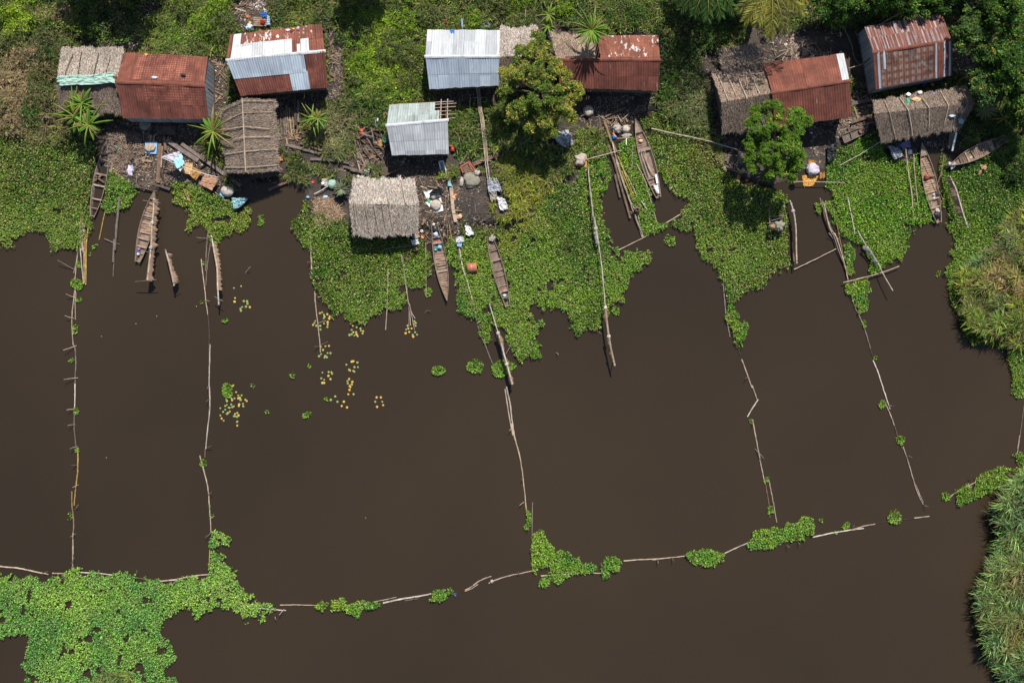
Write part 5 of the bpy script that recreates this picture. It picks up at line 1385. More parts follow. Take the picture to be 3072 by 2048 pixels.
for s, l, r, m in (("j 1270,330 1340,520 1400,740 1480,1010 1530,1195", 'long reddish log lying in the channel', .11, 'wood_brown'), ("j 1350,680 1380,820 1410,950", 'shorter grey log beside the reddish log', .10, 'bark'), ("j 1160,-20 1190,150 1215,310", 'dark slab leaning below the rusty hut', .13, 'bark'),
                   ("j 1200,-10 1245,110 1290,240 1365,410", 'curved tan split log by the rubbish baskets', .13, 'log_tan'), ("d 1240,1375 1350,1320 1480,1265", 'square beam lying in the shade of the rusty hut', .09, 'wood_brown'), ("j 1560,240 1558,420 1550,620", 'flat grey plank beside the loaded canoe', .08, 'wood_grey'),
                   ("a 95,1388 300,1400 505,1420", 'thick grey log at the edge of the bank mat', .17, 'wood_grey'), ("a 0,1360 100,1385", 'dark log end at the western picture edge', .15, 'bark'), ("h 1400,335 1600,385 1800,445", 'thick log at the foot of the bamboo stack', .15, 'wood_grey'), ("h 1570,315 1700,360 1825,405", 'split orange grey log behind the thick log', .11, 'wood_brown'),
                   ("h 1690,505 1950,515 2150,552", 'smooth curved log in the short grass', .14, 'wood_grey'), ("h 2085,590 2250,640 i 200,630 340,660 500,712", 'long crooked log behind the pale hut', .12, 'wood_grey'), ("i 550,725 700,650 840,600", 'crooked branch at the back eave of the pale hut', .10, 'bark'),
                   ("h 1200,860 1350,800 1510,740", 'sunken branch at the head of the dark inlet', .12, 'wood_brown'), ("i 1490,560 1570,450 1645,360", 'tilted dark branch by the red frame', .09, 'wood_brown'), ("g 1640,800 1760,790 1860,810 2000,860", 'driftwood trunk at the head of the canoe inlet', .16, 'bark')):
    loose(l, s, r, m, .18 if s[0] == 'j' or 'inlet' in l else .38, name='log', cat='log', taper=.8)
def plank(label, s, w, h, mat, z0=.25, z1=None, name='plank', cat='plank', group=None):
    p = [q + Vector((0, 0, .12)) for q in pts3(s, z0, z1)]
    mb = MB()
    for k in range(len(p) - 1): mb.beam(p[k], p[k + 1], w, h)
    return tag(mb.build(name, mat), label, cat, group)
plank('heavy dark plank before the clothes line', "h 5,275 190,400 375,520", .34, .10, 'wood_grey', .3)
plank('long plank ending at the dark inlet', "h 180,322 520,560 870,815", .26, .10, 'wood_grey', .38)
plank('broad plank leading to the moored canoe', "g 1885,320 1865,780", .27, .10, 'wood_brown', .3)
plank('short plank east of the twig heap', "g 1935,240 1955,400", .20, .08, 'wood_brown', .3)
plank('thin lath beside the broad plank', "g 1915,350 1900,600", .09, .05, 'bamboo_pale', .35)
plank('slanting plank foot by the ash coloured yard', "g 1890,610 1948,795", .13, .06, 'wood_dark', .3)
plank('plank above the twig heap', "g 1600,205 1540,315", .18, .07, 'wood_brown', .3)
plank('plank crossing under the bamboo footbridge', "i 1640,565 1800,500 1940,445", .32, .09, 'wood_brown', .35)
plank('narrow whitewashed plank west of the ash patch', "i 1385,820 1410,1100 1440,1240", .26, .05, 'bamboo_pale', .35)
plank('upper end of the whitewashed plank path', "i 1365,660 1380,830", .17, .05, 'log_tan', .35)
plank('leaning white plank at the corner of the sagging thatch', "l 1550,190 1500,405", .13, .08, 'pl_white', 1.2, .4)
plank('broad grey plank behind the leaning white plank', "l 1500,190 1480,380", .36, .06, 'wood_grey', .9, .3)
plank('pale stick under the eave of the brown tin roof', "f 320,1225 560,1175", .26, .08, 'wood_grey', .4)
plank('reddish plank above the bowl crate', "l 310,75 560,-10", .2, .06, 'wood_brown', .4)
plank('dark plank walkway beneath the patched zinc hut', "b 1510,1050 1520,1480", .20, .06, 'wood_dark', .5)
plank('second dark plank walkway beneath the patched zinc hut', "b 1550,1180 1552,1440", .14, .06, 'wood_grey', .45)
loose('long thin pole on the black mud behind the netted thatch', "a 1070,540 1350,410 1590,290", .05, 'wood_grey', .25)
loose('pole leaning behind the striped roof', "f 690,270 900,160 1125,62", .05, 'bamboo_pale', 1.2, 1.8)
loose('curved dry branch between the two eastern huts', "f 245,350 320,520 360,680 440,790 560,960", .04, 'wood_grey', .8, .3)
loose('second curved branch nearer the striped roof', "f 370,370 430,560 465,720 480,860 515,1010", .04, 'wood_grey', .8, .3)
loose('horizontal stick between the brown roof and the striped roof', "f 290,805 450,755 545,700", .035, 'bamboo_pale', .9)
loose('bamboo pole over the washing frame behind the brown roof', "e 1315,608 1420,585 1560,560", .04, 'bamboo_pale', .9)
loose('pole standing at the wood pile by the lime weeds', "c 445,1120 460,1250 475,1400", .07, 'wood_brown', 1.0, .4)
loose('thin pole standing west of the wood pile', "c 310,1240 330,1480", .03, 'wood_grey', .8, .3)
loose('pale pole standing before the long bamboo footbridge', "c 1608,1140 1600,1280 1590,1440", .032, 'bamboo_pale', .9, .3)
loose('dotted line pole tied near the spiky sisal', "h 1735,910 1830,860 1960,775", .05, 'bamboo_white', .5)
loose('broken cane on the weeds by the reed heap', "h 560,880 640,950 730,1025", .03, 'bamboo_pale', .3)
loose('thin pole in front of the pale hut with a clay pot', "n 1180,300 1300,280 1470,262", .035, 'wood_grey', .5)
loose('stick across the mat by the moored canoe', "g 1265,740 1450,785 1640,830 1850,880", .035, 'wood_brown', .3, stakes="g 1850,830>2130,745")
for k, x in enumerate((1335, 1375, 1395, 1430, 1460, 1495)):
    loose(['darkest', 'second', 'third slim', 'thick golden', 'fifth', 'easternmost'][k] + ' cane of the stack beside the battened thatch', "b %d,%d %d,1568 h %d,%d" % (x - 20, 1240 + 30 * (k % 3), x + 8, x + 22 + k * 5, 250 + 20 * (k % 3)) if k in (3, 4, 5) else "b %d,1300 h %d,%d" % (x, x + 15, 220 + 60 * (k == 0)),
          .075 if k in (3, 5) else .055, ['bark', 'wood_grey', 'wood_grey', 'log_tan', 'bamboo_pale', 'log_tan'][k], .3, group='canes stacked beside the battened thatch', name='bamboo_cane', cat='bamboo cane')
# firewood heap, every billet a thing
for k in range(30):
    x, y = random.gauss(425, 65), random.uniform(110, 440)
    a = random.choice((random.uniform(-.5, .6), random.uniform(.5, 1.4)))
    l = random.uniform(45, 110)
    zb = .36 + .5 * math.exp(-((x - 430) ** 2 + (y - 240) ** 2) / 14000) * random.random()
    mb = MB(); rod(mb, "i %d,%d %d,%d %d,%d" % (x - l * math.cos(a), y - l * math.sin(a), x + random.uniform(-6, 6), y + random.uniform(-6, 6), x + l * math.cos(a), y + l * math.sin(a)), random.uniform(.05, .09), zb, zb + random.uniform(-.06, .12))
    tag(mb.build('firewood_billet', random.choice(['bark', 'wood_brown', 'wood_grey', 'wood_brown', 'wood_dark'])), 'billet in the firewood heap west of the small blue hut', 'firewood', 'billets of the firewood heap')
for k in range(12):
    x, y = 590 + k * 25, random.uniform(480, 520)
    a = 1.4 + random.uniform(-.2, .2); l = random.uniform(25, 60)
    plank('short plank of the broken jetty beside the round tree', "k %d,%d %d,%d" % (x - l * math.cos(a), y - l * math.sin(a), x + l * math.cos(a), y + l * math.sin(a)), random.uniform(.12, .2), .07, random.choice(['wood_brown', 'wood_grey', 'bark']), random.uniform(.2, .35), group='planks of the broken jetty')
for wh, s_, cnt in (('in the twig yard', "g 1290,220 1850,240 1880,760 1660,820 1300,700", 30), ('by the bamboo stack', "h 1320,0 1700,120 1740,330 1500,460 1360,330", 14), ('around the firewood heap', "i 230,380 660,430 640,640 300,620", 14),
                    ('on the mud beside the pale hut', "i 960,700 1480,700 1480,1300 1060,1330", 16), ('on the rubbish ground by the rusty roof', "j 950,-60 1520,0 1300,110 1150,200 950,60", 16), ('between the two eastern huts', "f 300,1050 580,1060 600,1500 330,1480", 12),
                    ('behind the patched zinc hut', "b 820,60 1000,40 960,300 850,330", 10), ('east of the patched zinc hut', "b 1900,420 2080,560 2080,900 1900,980", 12), ('on the path by the dotted red roof', "b 500,700 700,700 660,1250 580,1400", 12), ('behind the brown tin roof', "e 1150,560 1700,470 1980,620 1350,700", 14)):
    pl_ = poly(s_); x_, y_ = scatter(pl_, 12, 0); cnt = min(cnt, len(x_))
    for k in range(cnt):
        p = W(x_[k], y_[k], gz(x_[k], y_[k]) + random.uniform(.05, .16)); a = random.uniform(0, 3.14); l = random.uniform(.2, .6)
        d = Vector((math.cos(a), math.sin(a), random.uniform(-.08, .08))) * l
        mb = MB()
        if random.random() < .55: mb.beam(p - d, p + d, random.uniform(.06, .15), .03)
        else: mb.tube([p - d, p + Vector((0, 0, .02)), p + d], [.035, .03, .02], 5)
        tag(mb.build('broken_board', random.choice(['bamboo_pale', 'plank_tan', 'wood_grey', 'wood_brown', 'log_tan', 'twig'])), 'loose broken board or stick lying ' + wh, 'board', 'loose boards and sticks ' + wh)
# footbridge of lashed bamboo
fb = empty('bamboo_footbridge', Q('c', 1760, 1400), 'long narrow footbridge of lashed bamboo south of the zinc roof', 'footbridge')
for k, dx in enumerate((-16, 0, 16)):
    mb = MB(); rod(mb, "c %d,1030 %d,1300 i %d,0 %d,200 %d,400 %d,520" % (1700 + dx, 1728 + dx, 1745 + dx, 1770 + dx, 1790 + dx, 1800 + dx), .05, .75, .7, .9); mb.build('pole', 'bamboo_pale', fb)
for k, dx in enumerate((-14, 10)):
    mb = MB(); rod(mb, "i %d,520 %d,620 %d,720" % (1800 + dx, 1812 + dx, 1826 + dx), .045, .7, .5); mb.build('pole', 'bamboo_white', fb)
for x, y, t in ((1712, 1150, 'c'), (1738, 1420, 'c'), (1765, 150, 'i'), (1790, 380, 'i'), (1800, 520, 'i')):
    p = Q(t, x, y, .62)
    MB().tube([p - Vector((.45, 0, 0)), p + Vector((.45, 0, 0))], .03, 5).build('crosspiece', 'bamboo_pale', fb)
    MB().tube([p - Vector((.3, 0, .9)), p - Vector((.3, 0, 0))], .035, 5).build('post', 'wood_grey', fb)

# ================================================================ nets hung on poles
def net_rack(label, s, z, wid, mat='net_brown', drop=.35, pole='bamboo_white', side=1, knots=(), u0=.0, u1=1., legs='', polez=.05, r=.055):
    p = smooth(pts3(s, z), 10, .0)
    root = empty('net_rack', p[0].copy() * 1.0, label, 'net rack', 'nets hung on poles')
    MB().tube(p, r, 6).build('pole', pole, root)
    q = p[int(u0 * (len(p) - 1)):int(u1 * (len(p) - 1)) + 1]
    m = len(q)
    L = sum((q[k + 1] - q[k]).length for k in range(m - 1))
    wid *= 1.35
    NU = max(12, int(L / .045)); NV = 8
    mb = MB()
    sd0 = random.random() * 50
    def f(u, v):
        k = min(m - 2, int(u * (m - 1))); t = u * (m - 1) - k
        c = q[k].lerp(q[k + 1], t)
        d = (q[k + 1] - q[k]).normalized(); n = Vector((d.y, -d.x, 0)).normalized() * side
        a = u * L
        pl = .5 + .5 * math.sin(a * 26 + 3 * math.sin(a * 5 + sd0))
        big = .62 + .55 * mnoise.noise((a * 1.1 + sd0, 0, 0)) + .25 * mnoise.noise((a * 4, sd0, 0))
        ang = math.pi * (v * 1.25 - .2)
        w = wid * max(.18, big) * (.8 + .3 * pl)
        x = w * (.5 - .5 * math.cos(ang)) * 1.0 - wid * .12
        h = -drop * (v ** 1.5) * (.8 + .4 * pl) + .10 * math.sin(math.pi * min(1, v * 1.4)) + .03
        return c + n * x + Vector((0, 0, h)) + d * .04 * mnoise.noise((a * 9, v * 3, sd0))
    mb.grid(f, NU, NV)
    # underside so that it reads as a heavy roll
    mb.grid(lambda u, v: f(u, 1 - v) - Vector((0, 0, .14 * math.sin(math.pi * v) + .01)), NU, 4)
    mb.build('net', mat, root, True)
    for k in knots:
        c = p[int(k * (len(p) - 1))]
        lump_mesh('knot', c + Vector((0, 0, .02)), (.13, .15, .11), 'net_pale', root, 6)
    for w in (legs.split() if legs else ()):
        if w.isalpha(): cur = w; continue
        a, b = w.split('>')
        ax, ay = [float(v) for v in a.split(',')]; bx, by = [float(v) for v in b.split(',')]
        A, B = Q(cur, ax, ay, z * .9), Q(cur, bx, by, z * 1.1)
        MB().tube([A, A.lerp(B, .5) + Vector((0, 0, .03)), B], [.032, .03, .025], 5).build('crosspiece', 'wood_grey', root)
    for t in (.06, .94):
        c = p[int(t * (len(p) - 1))]
        MB().tube([(c.x, c.y, -.6), (c.x + .02, c.y, z + .12)], .035, 5).build('post', 'wood_grey', root)
    return root

def lump_mesh(name, c, sz, mat, parent=None, seed=0, n=12, amp=.22, flat=.0):
    mb = MB()
    c = Vector(c)
    def f(u, v):
        th = 2 * math.pi * u; ph = math.pi * (v - .5)
        d = Vector((math.cos(th) * math.cos(ph), math.sin(th) * math.cos(ph), math.sin(ph)))
        k = 1 + amp * mnoise.noise(d * 1.7 + Vector((seed * 7.1, seed, 0))) * 1.6 + amp * .7 * mnoise.noise(d * 5 + Vector((seed, 3, 0)))
        z = d.z * k * sz[2]
        return c + Vector((d.x * k * sz[0], d.y * k * sz[1], max(z, -sz[2] * .75)))
    mb.grid(f, n * 2, n)
    return mb.build(name, mat, parent, True)

net_rack('longest brown net heaped on a pole against the moored canoe', "g 1810,960 1800,1150 1785,1300 1775,1540 m 1352,590", 1.15, .42, knots=(.44, .76), legs="g 1680,985>1885,1020 m 1340,322>1395,325 1240,598>1438,578", side=-1)
net_rack('short brown net on a slanting pole between two longer ones', "m 1518,300 1555,430 1600,635", 1.1, .32, u0=.2, u1=.9, legs="m 1530,350>1590,350 1585,640>1645,590", side=-1)
net_rack('furry brown net hung beside the second divider', "m 1942,170 1970,330 1995,480 2000,640 2010,810", .95, .36, u0=.13, u1=.82, legs="m 1970,735>2050,775", side=-1)
net_rack('slender rolled net at the side of the large middle mat', "o 752,0 768,90 785,200 795,260", 1.0, .20, 'net_pale', .15, knots=(.4,), r=.075)
net_rack('long net rolled on the pole running off the middle mat', "o 858,830 872,960 890,1100 915,1240 945,1368", 1.15, .20, 'net_brown', .2, knots=(.03, .5), side=1, r=.07, pole='bamboo_pale')
net_rack('net rolled on the pole above the round clump', "n 2225,1070 2255,1180 2290,1310 2320,1420 2352,1540", 1.0, .22, 'net_brown', .2, knots=(.02, .6), side=-1, r=.075, pole='bamboo_white')
net_rack('brown net drooping in folds beside the bank reeds', "l 1480,700 1550,850 1590,980 1640,1150 1695,1310", 1.3, .42, 'net_brown', .5, side=1, u0=.02, u1=.76, legs="l 1420,735>1550,755", r=.05)
net_rack('white net spread on the straight leaning pole', "p 900,262 960,350 1010,430", .75, .26, 'net_pale', .25, side=1, r=.045)
net_rack('pale bristly net pole beside the small inlet', "k 1445,985 1480,1090 1505,1200 1520,1350 1525,1568 p 265,430", .9, .17, 'net_pale', .2, knots=(.25,), u1=.75, side=-1, r=.06, pole='bamboo_pale')
loose('middle pole linking the two nets on the large mat', "o 795,255 815,380 835,560 858,830", .05, 'bamboo_white', 1.0, 1.1)
loose('thin stake lying beside the bristly net pole', "p 222,240 245,435", .035, 'bamboo_pale', .25)

# ================================================================ small things
def thing_at(t, x, y, z=None):
    px, py = U(t, x, y)
    return W(px, py, (gz(px, py) + .02) if z is None else z)

def pot(label, t, x, y, r, mat, kind='bowl', z=None, cat=None, name=None, group=None, tilt=0):
    p = thing_at(t, x, y, z)
    h = {'bowl': .5, 'basin': .35, 'bucket': 1.5, 'pot': 1.3, 'drum': 2.6}[kind] * r
    if kind in ('bowl', 'basin'): prof = [(.55 * r, 0), (.85 * r, h * .5), (r, h), (r * .93, h), (.78 * r, h * .5), (.5 * r, h * .15), (0, h * .15)]
    elif kind == 'bucket': prof = [(.75 * r, 0), (r, h), (r * 1.05, h), (.9 * r, h), (.7 * r, .05), (0, .05)]
    elif kind == 'pot': prof = [(.5 * r, 0), (r, h * .45), (.85 * r, h * .8), (.5 * r, h * .9), (.6 * r, h), (.45 * r, h), (.42 * r, h * .85), (.6 * r, h * .5), (0, h * .3)]
    else: prof = [(0, 0), (r * .95, 0), (r, .02), (r, h * .33), (1.04 * r, h * .35), (r, h * .37), (r, h * .66), (1.04 * r, h * .68), (r, h * .7), (r, h * .97), (r * .9, h), (0, h)]
    o = MB().lathe((0, 0, 0), prof, 16).build(name or kind, mat, None, True)
    o.location = p
    if tilt:
        o.rotation_euler = (math.radians(88), 0, tilt)
        o.location.z += r
    return tag(o, label, cat or kind, group)

def heap(label, t, x, y, sx, sy, h, mat, name='sack', cat='sack', z=None, rot=0, seed=0, amp=.22):
    p = thing_at(t, x, y, z)
    o = lump_mesh(name, (0, 0, 0), (sx, sy, h), mat, None, seed or random.uniform(0, 50), amp=amp)
    o.location = p + Vector((0, 0, h * .6)); o.rotation_euler.z = rot
    return tag(o, label, cat)

def cloth(label, corners, z, mat, name='cloth', cat='cloth', amp=.10, n=22, folds=5, drape=None, rag=.06, parent=None, dir_=0):
    """corners: (tile,x,y) x4 in order; a crumpled sheet with real thickness"""
    c = [Q(*q, z if z is not None else .3) for q in corners]
    sd = random.uniform(0, 80)
    def f(u, v, dz=0):
        u2 = u + rag * mnoise.noise((v * 4 + sd, u * 2, 1)); v2 = v + rag * mnoise.noise((u * 4, sd, v * 2))
        p = c[0].lerp(c[1], u2).lerp(c[3].lerp(c[2], u2), v2)
        w = (u if dir_ == 0 else v)
        h = amp * (abs(math.sin(w * folds * math.pi + 2.4 * mnoise.noise((u * 2 + sd, v * 2, 0)))) * .7 + .8 * mnoise.noise((u * 4 + sd, v * 4, 2)) + .4 * mnoise.noise((u * 11, v * 11, sd)))
        e = min(u, 1 - u, v, 1 - v)
        if drape: h -= drape * max(0, .2 - e) * 5
        return p + Vector((0, 0, h + dz + amp * .5))
    mb = MB().grid(f, n, n)
    mb.grid(lambda u, v: f(u, 1 - v, -.015), n, n)
    return tag(mb.build(name, mat, parent, False), label, cat)

def slab(label, corners, z, th, mat, name, cat, group=None):
    c = [Q(*q, z) for q in corners]
    V = c + [p - Vector((0, 0, th)) for p in c]
    F = [(0, 1, 2, 3), (7, 6, 5, 4), (0, 4, 5, 1), (1, 5, 6, 2), (2, 6, 7, 3), (3, 7, 4, 0)]
    return tag(MB().add(V, F).build(name, mat), label, cat, group)

# --- netting over the first thatch ridge
cloth('pale green netting laid along the ridge of the western thatch', (('a', 680, 905), ('a', 1330, 855), ('a', 1360, 985), ('a', 700, 1015)), 2.86, 'tarp_green', 'netting', 'netting', .10, folds=7, rag=.12)
# --- clothes line
cl = empty('clothes_line', Q('h', 0, 520, 1.6), 'rope clothes line sagging in front of the planks', 'clothes line')
mb = MB(); rod(mb, "g 1895,480 2100,570 h 200,590 400,660 610,715", .018, 1.75, 1.55, 1.0); mb.build('rope', 'pl_white', cl)
for t, x, y in (('g', 1895, 480), ('h', 610, 715)):
    p = Q(t, x, y, 1.7); MB().tube([(p.x, p.y, -.1), (p.x, p.y, 1.75)], .04, 6).build('post', 'bark', cl)
cloth('lavender cloth pegged at the western end of the clothes line', (('g', 1905, 470), ('g', 2110, 405), ('g', 2125, 440), ('g', 2030, 530)), 1.62, 'cloth_lavender', amp=.10, rag=.08)
cloth('pale aqua cloth draped over the clothes line', (('g', 2040, 500), ('g', 2140, 430), ('h', 215, 560), ('g', 2090, 620)), 1.62, 'cloth_aqua', amp=.12, rag=.10, folds=4)
cloth('white cloth corner hanging beside the pale aqua cloth', (('h', 60, 520), ('h', 120, 500), ('h', 195, 600), ('h', 165, 650)), 1.5, 'cloth_white', amp=.08, rag=.08, folds=3)
cloth('tan ribbed cloth spread beside the aqua cloth', (('h', 225, 540), ('h', 310, 550), ('h', 300, 690), ('h', 195, 660)), .75, 'cloth_tan', amp=.09, folds=5, rag=.04)
cloth('ochre ribbed cloth between the tan and the brown cloths', (('h', 300, 590), ('h', 430, 640), ('h', 345, 750), ('h', 270, 690)), .7, 'cloth_ochre', amp=.09, folds=6, rag=.05)
cloth('square brown cloth at the eastern end of the clothes line', (('h', 460, 672), ('h', 612, 735), ('h', 535, 870), ('h', 385, 792)), .8, 'cloth_brown', amp=.07, folds=4, rag=.03)
heap('mixed purple and blue rags in the twig yard', 'g', 1535, 640, .26, .34, .16, 'cloth_lavender', 'rags', 'rags', amp=.5)
heap('small blue rag beside the purple rags', 'g', 1555, 600, .14, .18, .12, 'pl_sky_blue', 'rag', 'rag', amp=.4)
heap('violet rag at the edge of the twig yard', 'g', 1455, 605, .08, .09, .08, 'pl_purple', 'rag', 'rag', amp=.4)
heap('green plastic scrap on the twig heap', 'g', 1385, 372, .13, .16, .12, 'pl_teal', 'plastic_scrap', 'plastic scrap', amp=.4)
slab('light blue tray under a round basket of fish', (('g', 1705, 298), ('g', 1850, 298), ('g', 1838, 440), ('g', 1705, 430)), .42, .12, 'pl_sky_blue', 'tray', 'tray')
heap('round mound of drying fish on the light blue tray', 'g', 1770, 368, .42, .34, .16, 'fish', 'fish_mound', 'fish', z=.40, amp=.15)
heap('round grey fish basket in the shade of the red tin roof', 'g', 1712, 95, .48, .45, .30, 'net_grey', 'fish_basket', 'basket', amp=.12)
pot('small orange lid beside the grey fish basket', 'g', 1608, 88, .08, 'pl_orange', 'bowl', name='lid', cat='lid')
slab('dark wooden bench under the red tin eave', (('g', 1835, 115), ('g', 2065, 110), ('g', 2060, 215), ('g', 1840, 205)), .55, .1, 'wood_dark', 'bench', 'bench')
pot('small yellow tin lying on the red roof edge', 'a', 1722, 640, .11, 'pl_yellow', 'bowl', z=2.47, name='tin', cat='tin')
heap('white rag on the north slope of the dotted red roof', 'a', 1815, 915, .22, .09, .05, 'cloth_white', 'rag', 'rag', z=3.32, amp=.4)
heap('dark stone holding down the dotted red roof', 'a', 2155, 880, .2, .11, .07, 'wood_dark', 'stone', 'stone', z=3.25)
# --- washing place behind the patched roof
tb = empty('washing_table', Q('b', 1080, 250, 0), 'rough wooden washing table behind the patched zinc hut', 'table')
for k in range(5):
    a = Q('b', 1020, 210 + k * 22, .72); b_ = Q('b', 1170, 214 + k * 22, .72)
    MB().beam(a, b_, .11, .03).build('plank', 'plank_tan', tb)
for x, y in ((1025, 205), (1165, 205), (1025, 300), (1165, 300)):
    p = Q('b', x, y, .7); MB().tube([(p.x, p.y, 0), (p.x, p.y, .7)], .03, 5).build('leg', 'wood_grey', tb)
cloth('bright blue cloth at the corner of the washing table', (('b', 1095, 155), ('b', 1175, 145), ('b', 1180, 200), ('b', 1130, 205)), .82, 'pl_blue', amp=.08)
cloth('long pale blue cloth hanging east of the washing table', (('b', 1185, 185), ('b', 1215, 195), ('b', 1220, 300), ('b', 1175, 300)), .8, 'pl_pale_blue', amp=.10, dir_=1)
pot('orange bowl west of the washing table', 'b', 955, 192, .13, 'pl_orange', 'bowl')
pot('yellow bowl below the orange bowl', 'b', 982, 265, .11, 'pl_yellow', 'bowl')
pot('peach coloured basin at the corner of the washing place', 'b', 1165, 138, .13, 'pl_peach', 'basin')
pot('white plate on the shells behind the washing place', 'b', 1120, 122, .07, 'pl_white', 'bowl', name='plate', cat='plate')
cloth('red cloth bundle on the washing table', (('b', 1100, 235), ('b', 1165, 240), ('b', 1150, 290), ('b', 1105, 275)), .8, 'pl_red', amp=.10)
cloth('orange cloth strip at the foot of the washing table', (('b', 1060, 305), ('b', 1130, 300), ('b', 1135, 325), ('b', 1070, 335)), .5, 'cloth_ochre', amp=.06)
heap('blue grey bundle of nets next to the washing table', 'b', 980, 325, .26, .22, .15, 'pl_pale_blue', 'bundle', 'bundle', amp=.5)
pot('green tub under the blue grey bundle', 'b', 985, 352, .15, 'pl_teal', 'basin')
pot('black cooking pot behind the patched roof', 'b', 1560, 283, .20, 'pl_black', 'pot')
pot('brown clay bowl beside the black cooking pot', 'b', 1488, 300, .22, 'clay', 'bowl')
heap('white cloth bundle on the patched roof', 'b', 1425, 360, .14, .09, .07, 'cloth_white', 'rag', 'rag', z=2.55, amp=.4)
heap('dark blue rag on the patched roof', 'b', 1468, 372, .09, .09, .06, 'pl_navy', 'rag', 'rag', z=2.6, amp=.4)
heap('yellow rag on the patched roof', 'b', 1490, 345, .09, .07, .05, 'pl_yellow', 'rag', 'rag', z=2.55, amp=.4)
heap('pale pink rag on the patched roof', 'b', 1545, 335, .10, .13, .07, 'cloth_lavender', 'rag', 'rag', z=2.55, amp=.4)
# --- around the bamboo stack
pot('red basin under the yellow green banana plant', 'h', 1605, 115, .22, 'pl_red', 'basin')
slab('small orange jerrycan by the banana plant', (('h', 1770, 195), ('h', 1822, 185), ('h', 1830, 222), ('h', 1775, 232)), .4, .2, 'pl_orange', 'jerrycan', 'jerrycan')
pot('dark grey basin next to the small orange jerrycan', 'h', 1750, 190, .16, 'pl_dark_grey', 'basin')
slab('orange wooden block beside the battened thatch', (('h', 1318, 478), ('h', 1362, 476), ('h', 1364, 516), ('h', 1320, 518)), .4, .2, 'pl_orange', 'block', 'block')
heap('round fish net mound at the plank end', 'h', 722, 875, .50, .46, .30, 'net_pale', 'net_mound', 'net', amp=.12)
pot('striped pale blue tub beneath the fish net mound', 'h', 668, 905, .30, 'pl_sky_blue', 'basin')
cloth('crumpled teal tarpaulin on the weeds below the net mound', (('h', 765, 950), ('h', 960, 965), ('h', 880, 1060), ('h', 790, 1090)), .35, 'tarp_teal', 'tarpaulin', 'tarpaulin', .16, rag=.14)
cloth('pink rag on the mat before the clothes line', (('h', 200, 850), ('h', 250, 860), ('h', 285, 1000), ('h', 245, 980)), .3, 'cloth_brown', amp=.06, rag=.1)
pot('grey blue jug on the short grass', 'h', 1690, 618, .13, 'pl_pale_blue', 'pot')
pot('small red bowl in the weeds', 'h', 1722, 765, .13, 'pl_red', 'bowl')
cloth('beige box lid with a white bag beside the green net', (('h', 1825, 730), ('h', 1915, 725), ('h', 1905, 820), ('h', 1825, 815)), .45, 'sack_beige', 'box_lid', 'box', .05)
heap('white bag inside the beige box lid', 'h', 1838, 790, .14, .12, .10, 'cloth_white', 'bag', 'bag', z=.5, amp=.3)
heap('round pale green net basket by the spiky sisal', 'h', 1945, 795, .34, .36, .26, 'tarp_green', 'net_basket', 'basket', amp=.15)
heap('crumpled blue bag on the weeds by the reed heap', 'h', 1870, 948, .20, .14, .11, 'pl_pale_blue', 'bag', 'bag', amp=.4)
heap('small dark blue bag at the pole end', 'h', 1660, 950, .13, .09, .08, 'pl_sky_blue', 'bag', 'bag', amp=.4)
# --- firewood place
def drum(label, t, x, y, L, r, mat, az, group=None, z=None):
    p = thing_at(t, x, y, z)
    d = Vector((math.cos(az), math.sin(az), 0))
    root = empty('drum', p, label, 'drum', group)
    a = p + Vector((0, 0, r)) - d * L / 2
    rs = [r * .9, r, r, r * 1.05, r, r, r * 1.05, r, r, r * .9]
    ts = [0, .03, .32, .34, .36, .64, .66, .68, .97, 1.]
    MB().tube([a + d * L * q for q in ts], rs, 14).build('body', mat, root, True)
    MB().tube([a - d * .012, a + d * .02], r * .8, 12).build('mouth', 'pl_black', root)
    return root
drum('red drum lying at the head of the firewood heap', 'i', 338, 195, .55, .20, 'pl_red', -1.5)
drum('red drum standing by the corner of the small blue hut', 'i', 1402, 375, .50, .17, 'pl_red', -1.45)
drum('orange plastic drum lying on the mat beside the curved divider', 'n', 1988, 470, .74, .36, 'pl_drum_orange', .1)
slab('orange end panel of the plastic drum pile', (('n', 1935, 430), ('n', 1965, 425), ('n', 1960, 515), ('n', 1940, 515)), .45, .1, 'pl_drum_orange', 'panel', 'panel')
pot('round green barrel beside the small blue hut', 'i', 620, 278, .26, 'pl_teal', 'bucket', cat='barrel', name='barrel')
heap('orange straw broom head on the firewood', 'i', 562, 318, .22, .32, .12, 'cloth_ochre', 'broom', 'broom', amp=.4)
cloth('white plastic bag caught behind the firewood', (('c', 482, 1385), ('c', 530, 1390), ('c', 525, 1500), ('c', 500, 1500)), .6, 'cloth_white', 'plastic_bag', 'bag', .08, rag=.12)
cloth('crumpled white paper on the mud behind the pale hut', (('i', 360, 615), ('i', 430, 612), ('i', 425, 660), ('i', 370, 655)), .35, 'cloth_white', 'paper', 'paper', .06, rag=.12)
pn = empty('framed_panel', Q('i', 1285, 610, .4), 'white framed rectangular panel lying on the grass', 'panel')
c4 = [Q('i', *q, .42) for q in ((1242, 532), (1292, 520), (1332, 688), (1280, 700))]
for k in range(4): MB().beam(c4[k] , c4[(k + 1) % 4], .09, .06).build('frame', 'pl_white', pn)
MB().add([p - Vector((0, 0, .01)) for p in c4] + [p - Vector((0, 0, .035)) for p in c4], [(0, 1, 2, 3), (7, 6, 5, 4), (0, 4, 5, 1), (1, 5, 6, 2), (2, 6, 7, 3), (3, 7, 4, 0)]).build('board', 'pl_dark_grey', pn)
for q in (.28, .5, .72):
    MB().beam(c4[0].lerp(c4[1], q) + Vector((0, 0, .005)), c4[3].lerp(c4[2], q) + Vector((0, 0, .005)), .025, .02).build('slat', 'pl_pale_blue', pn)
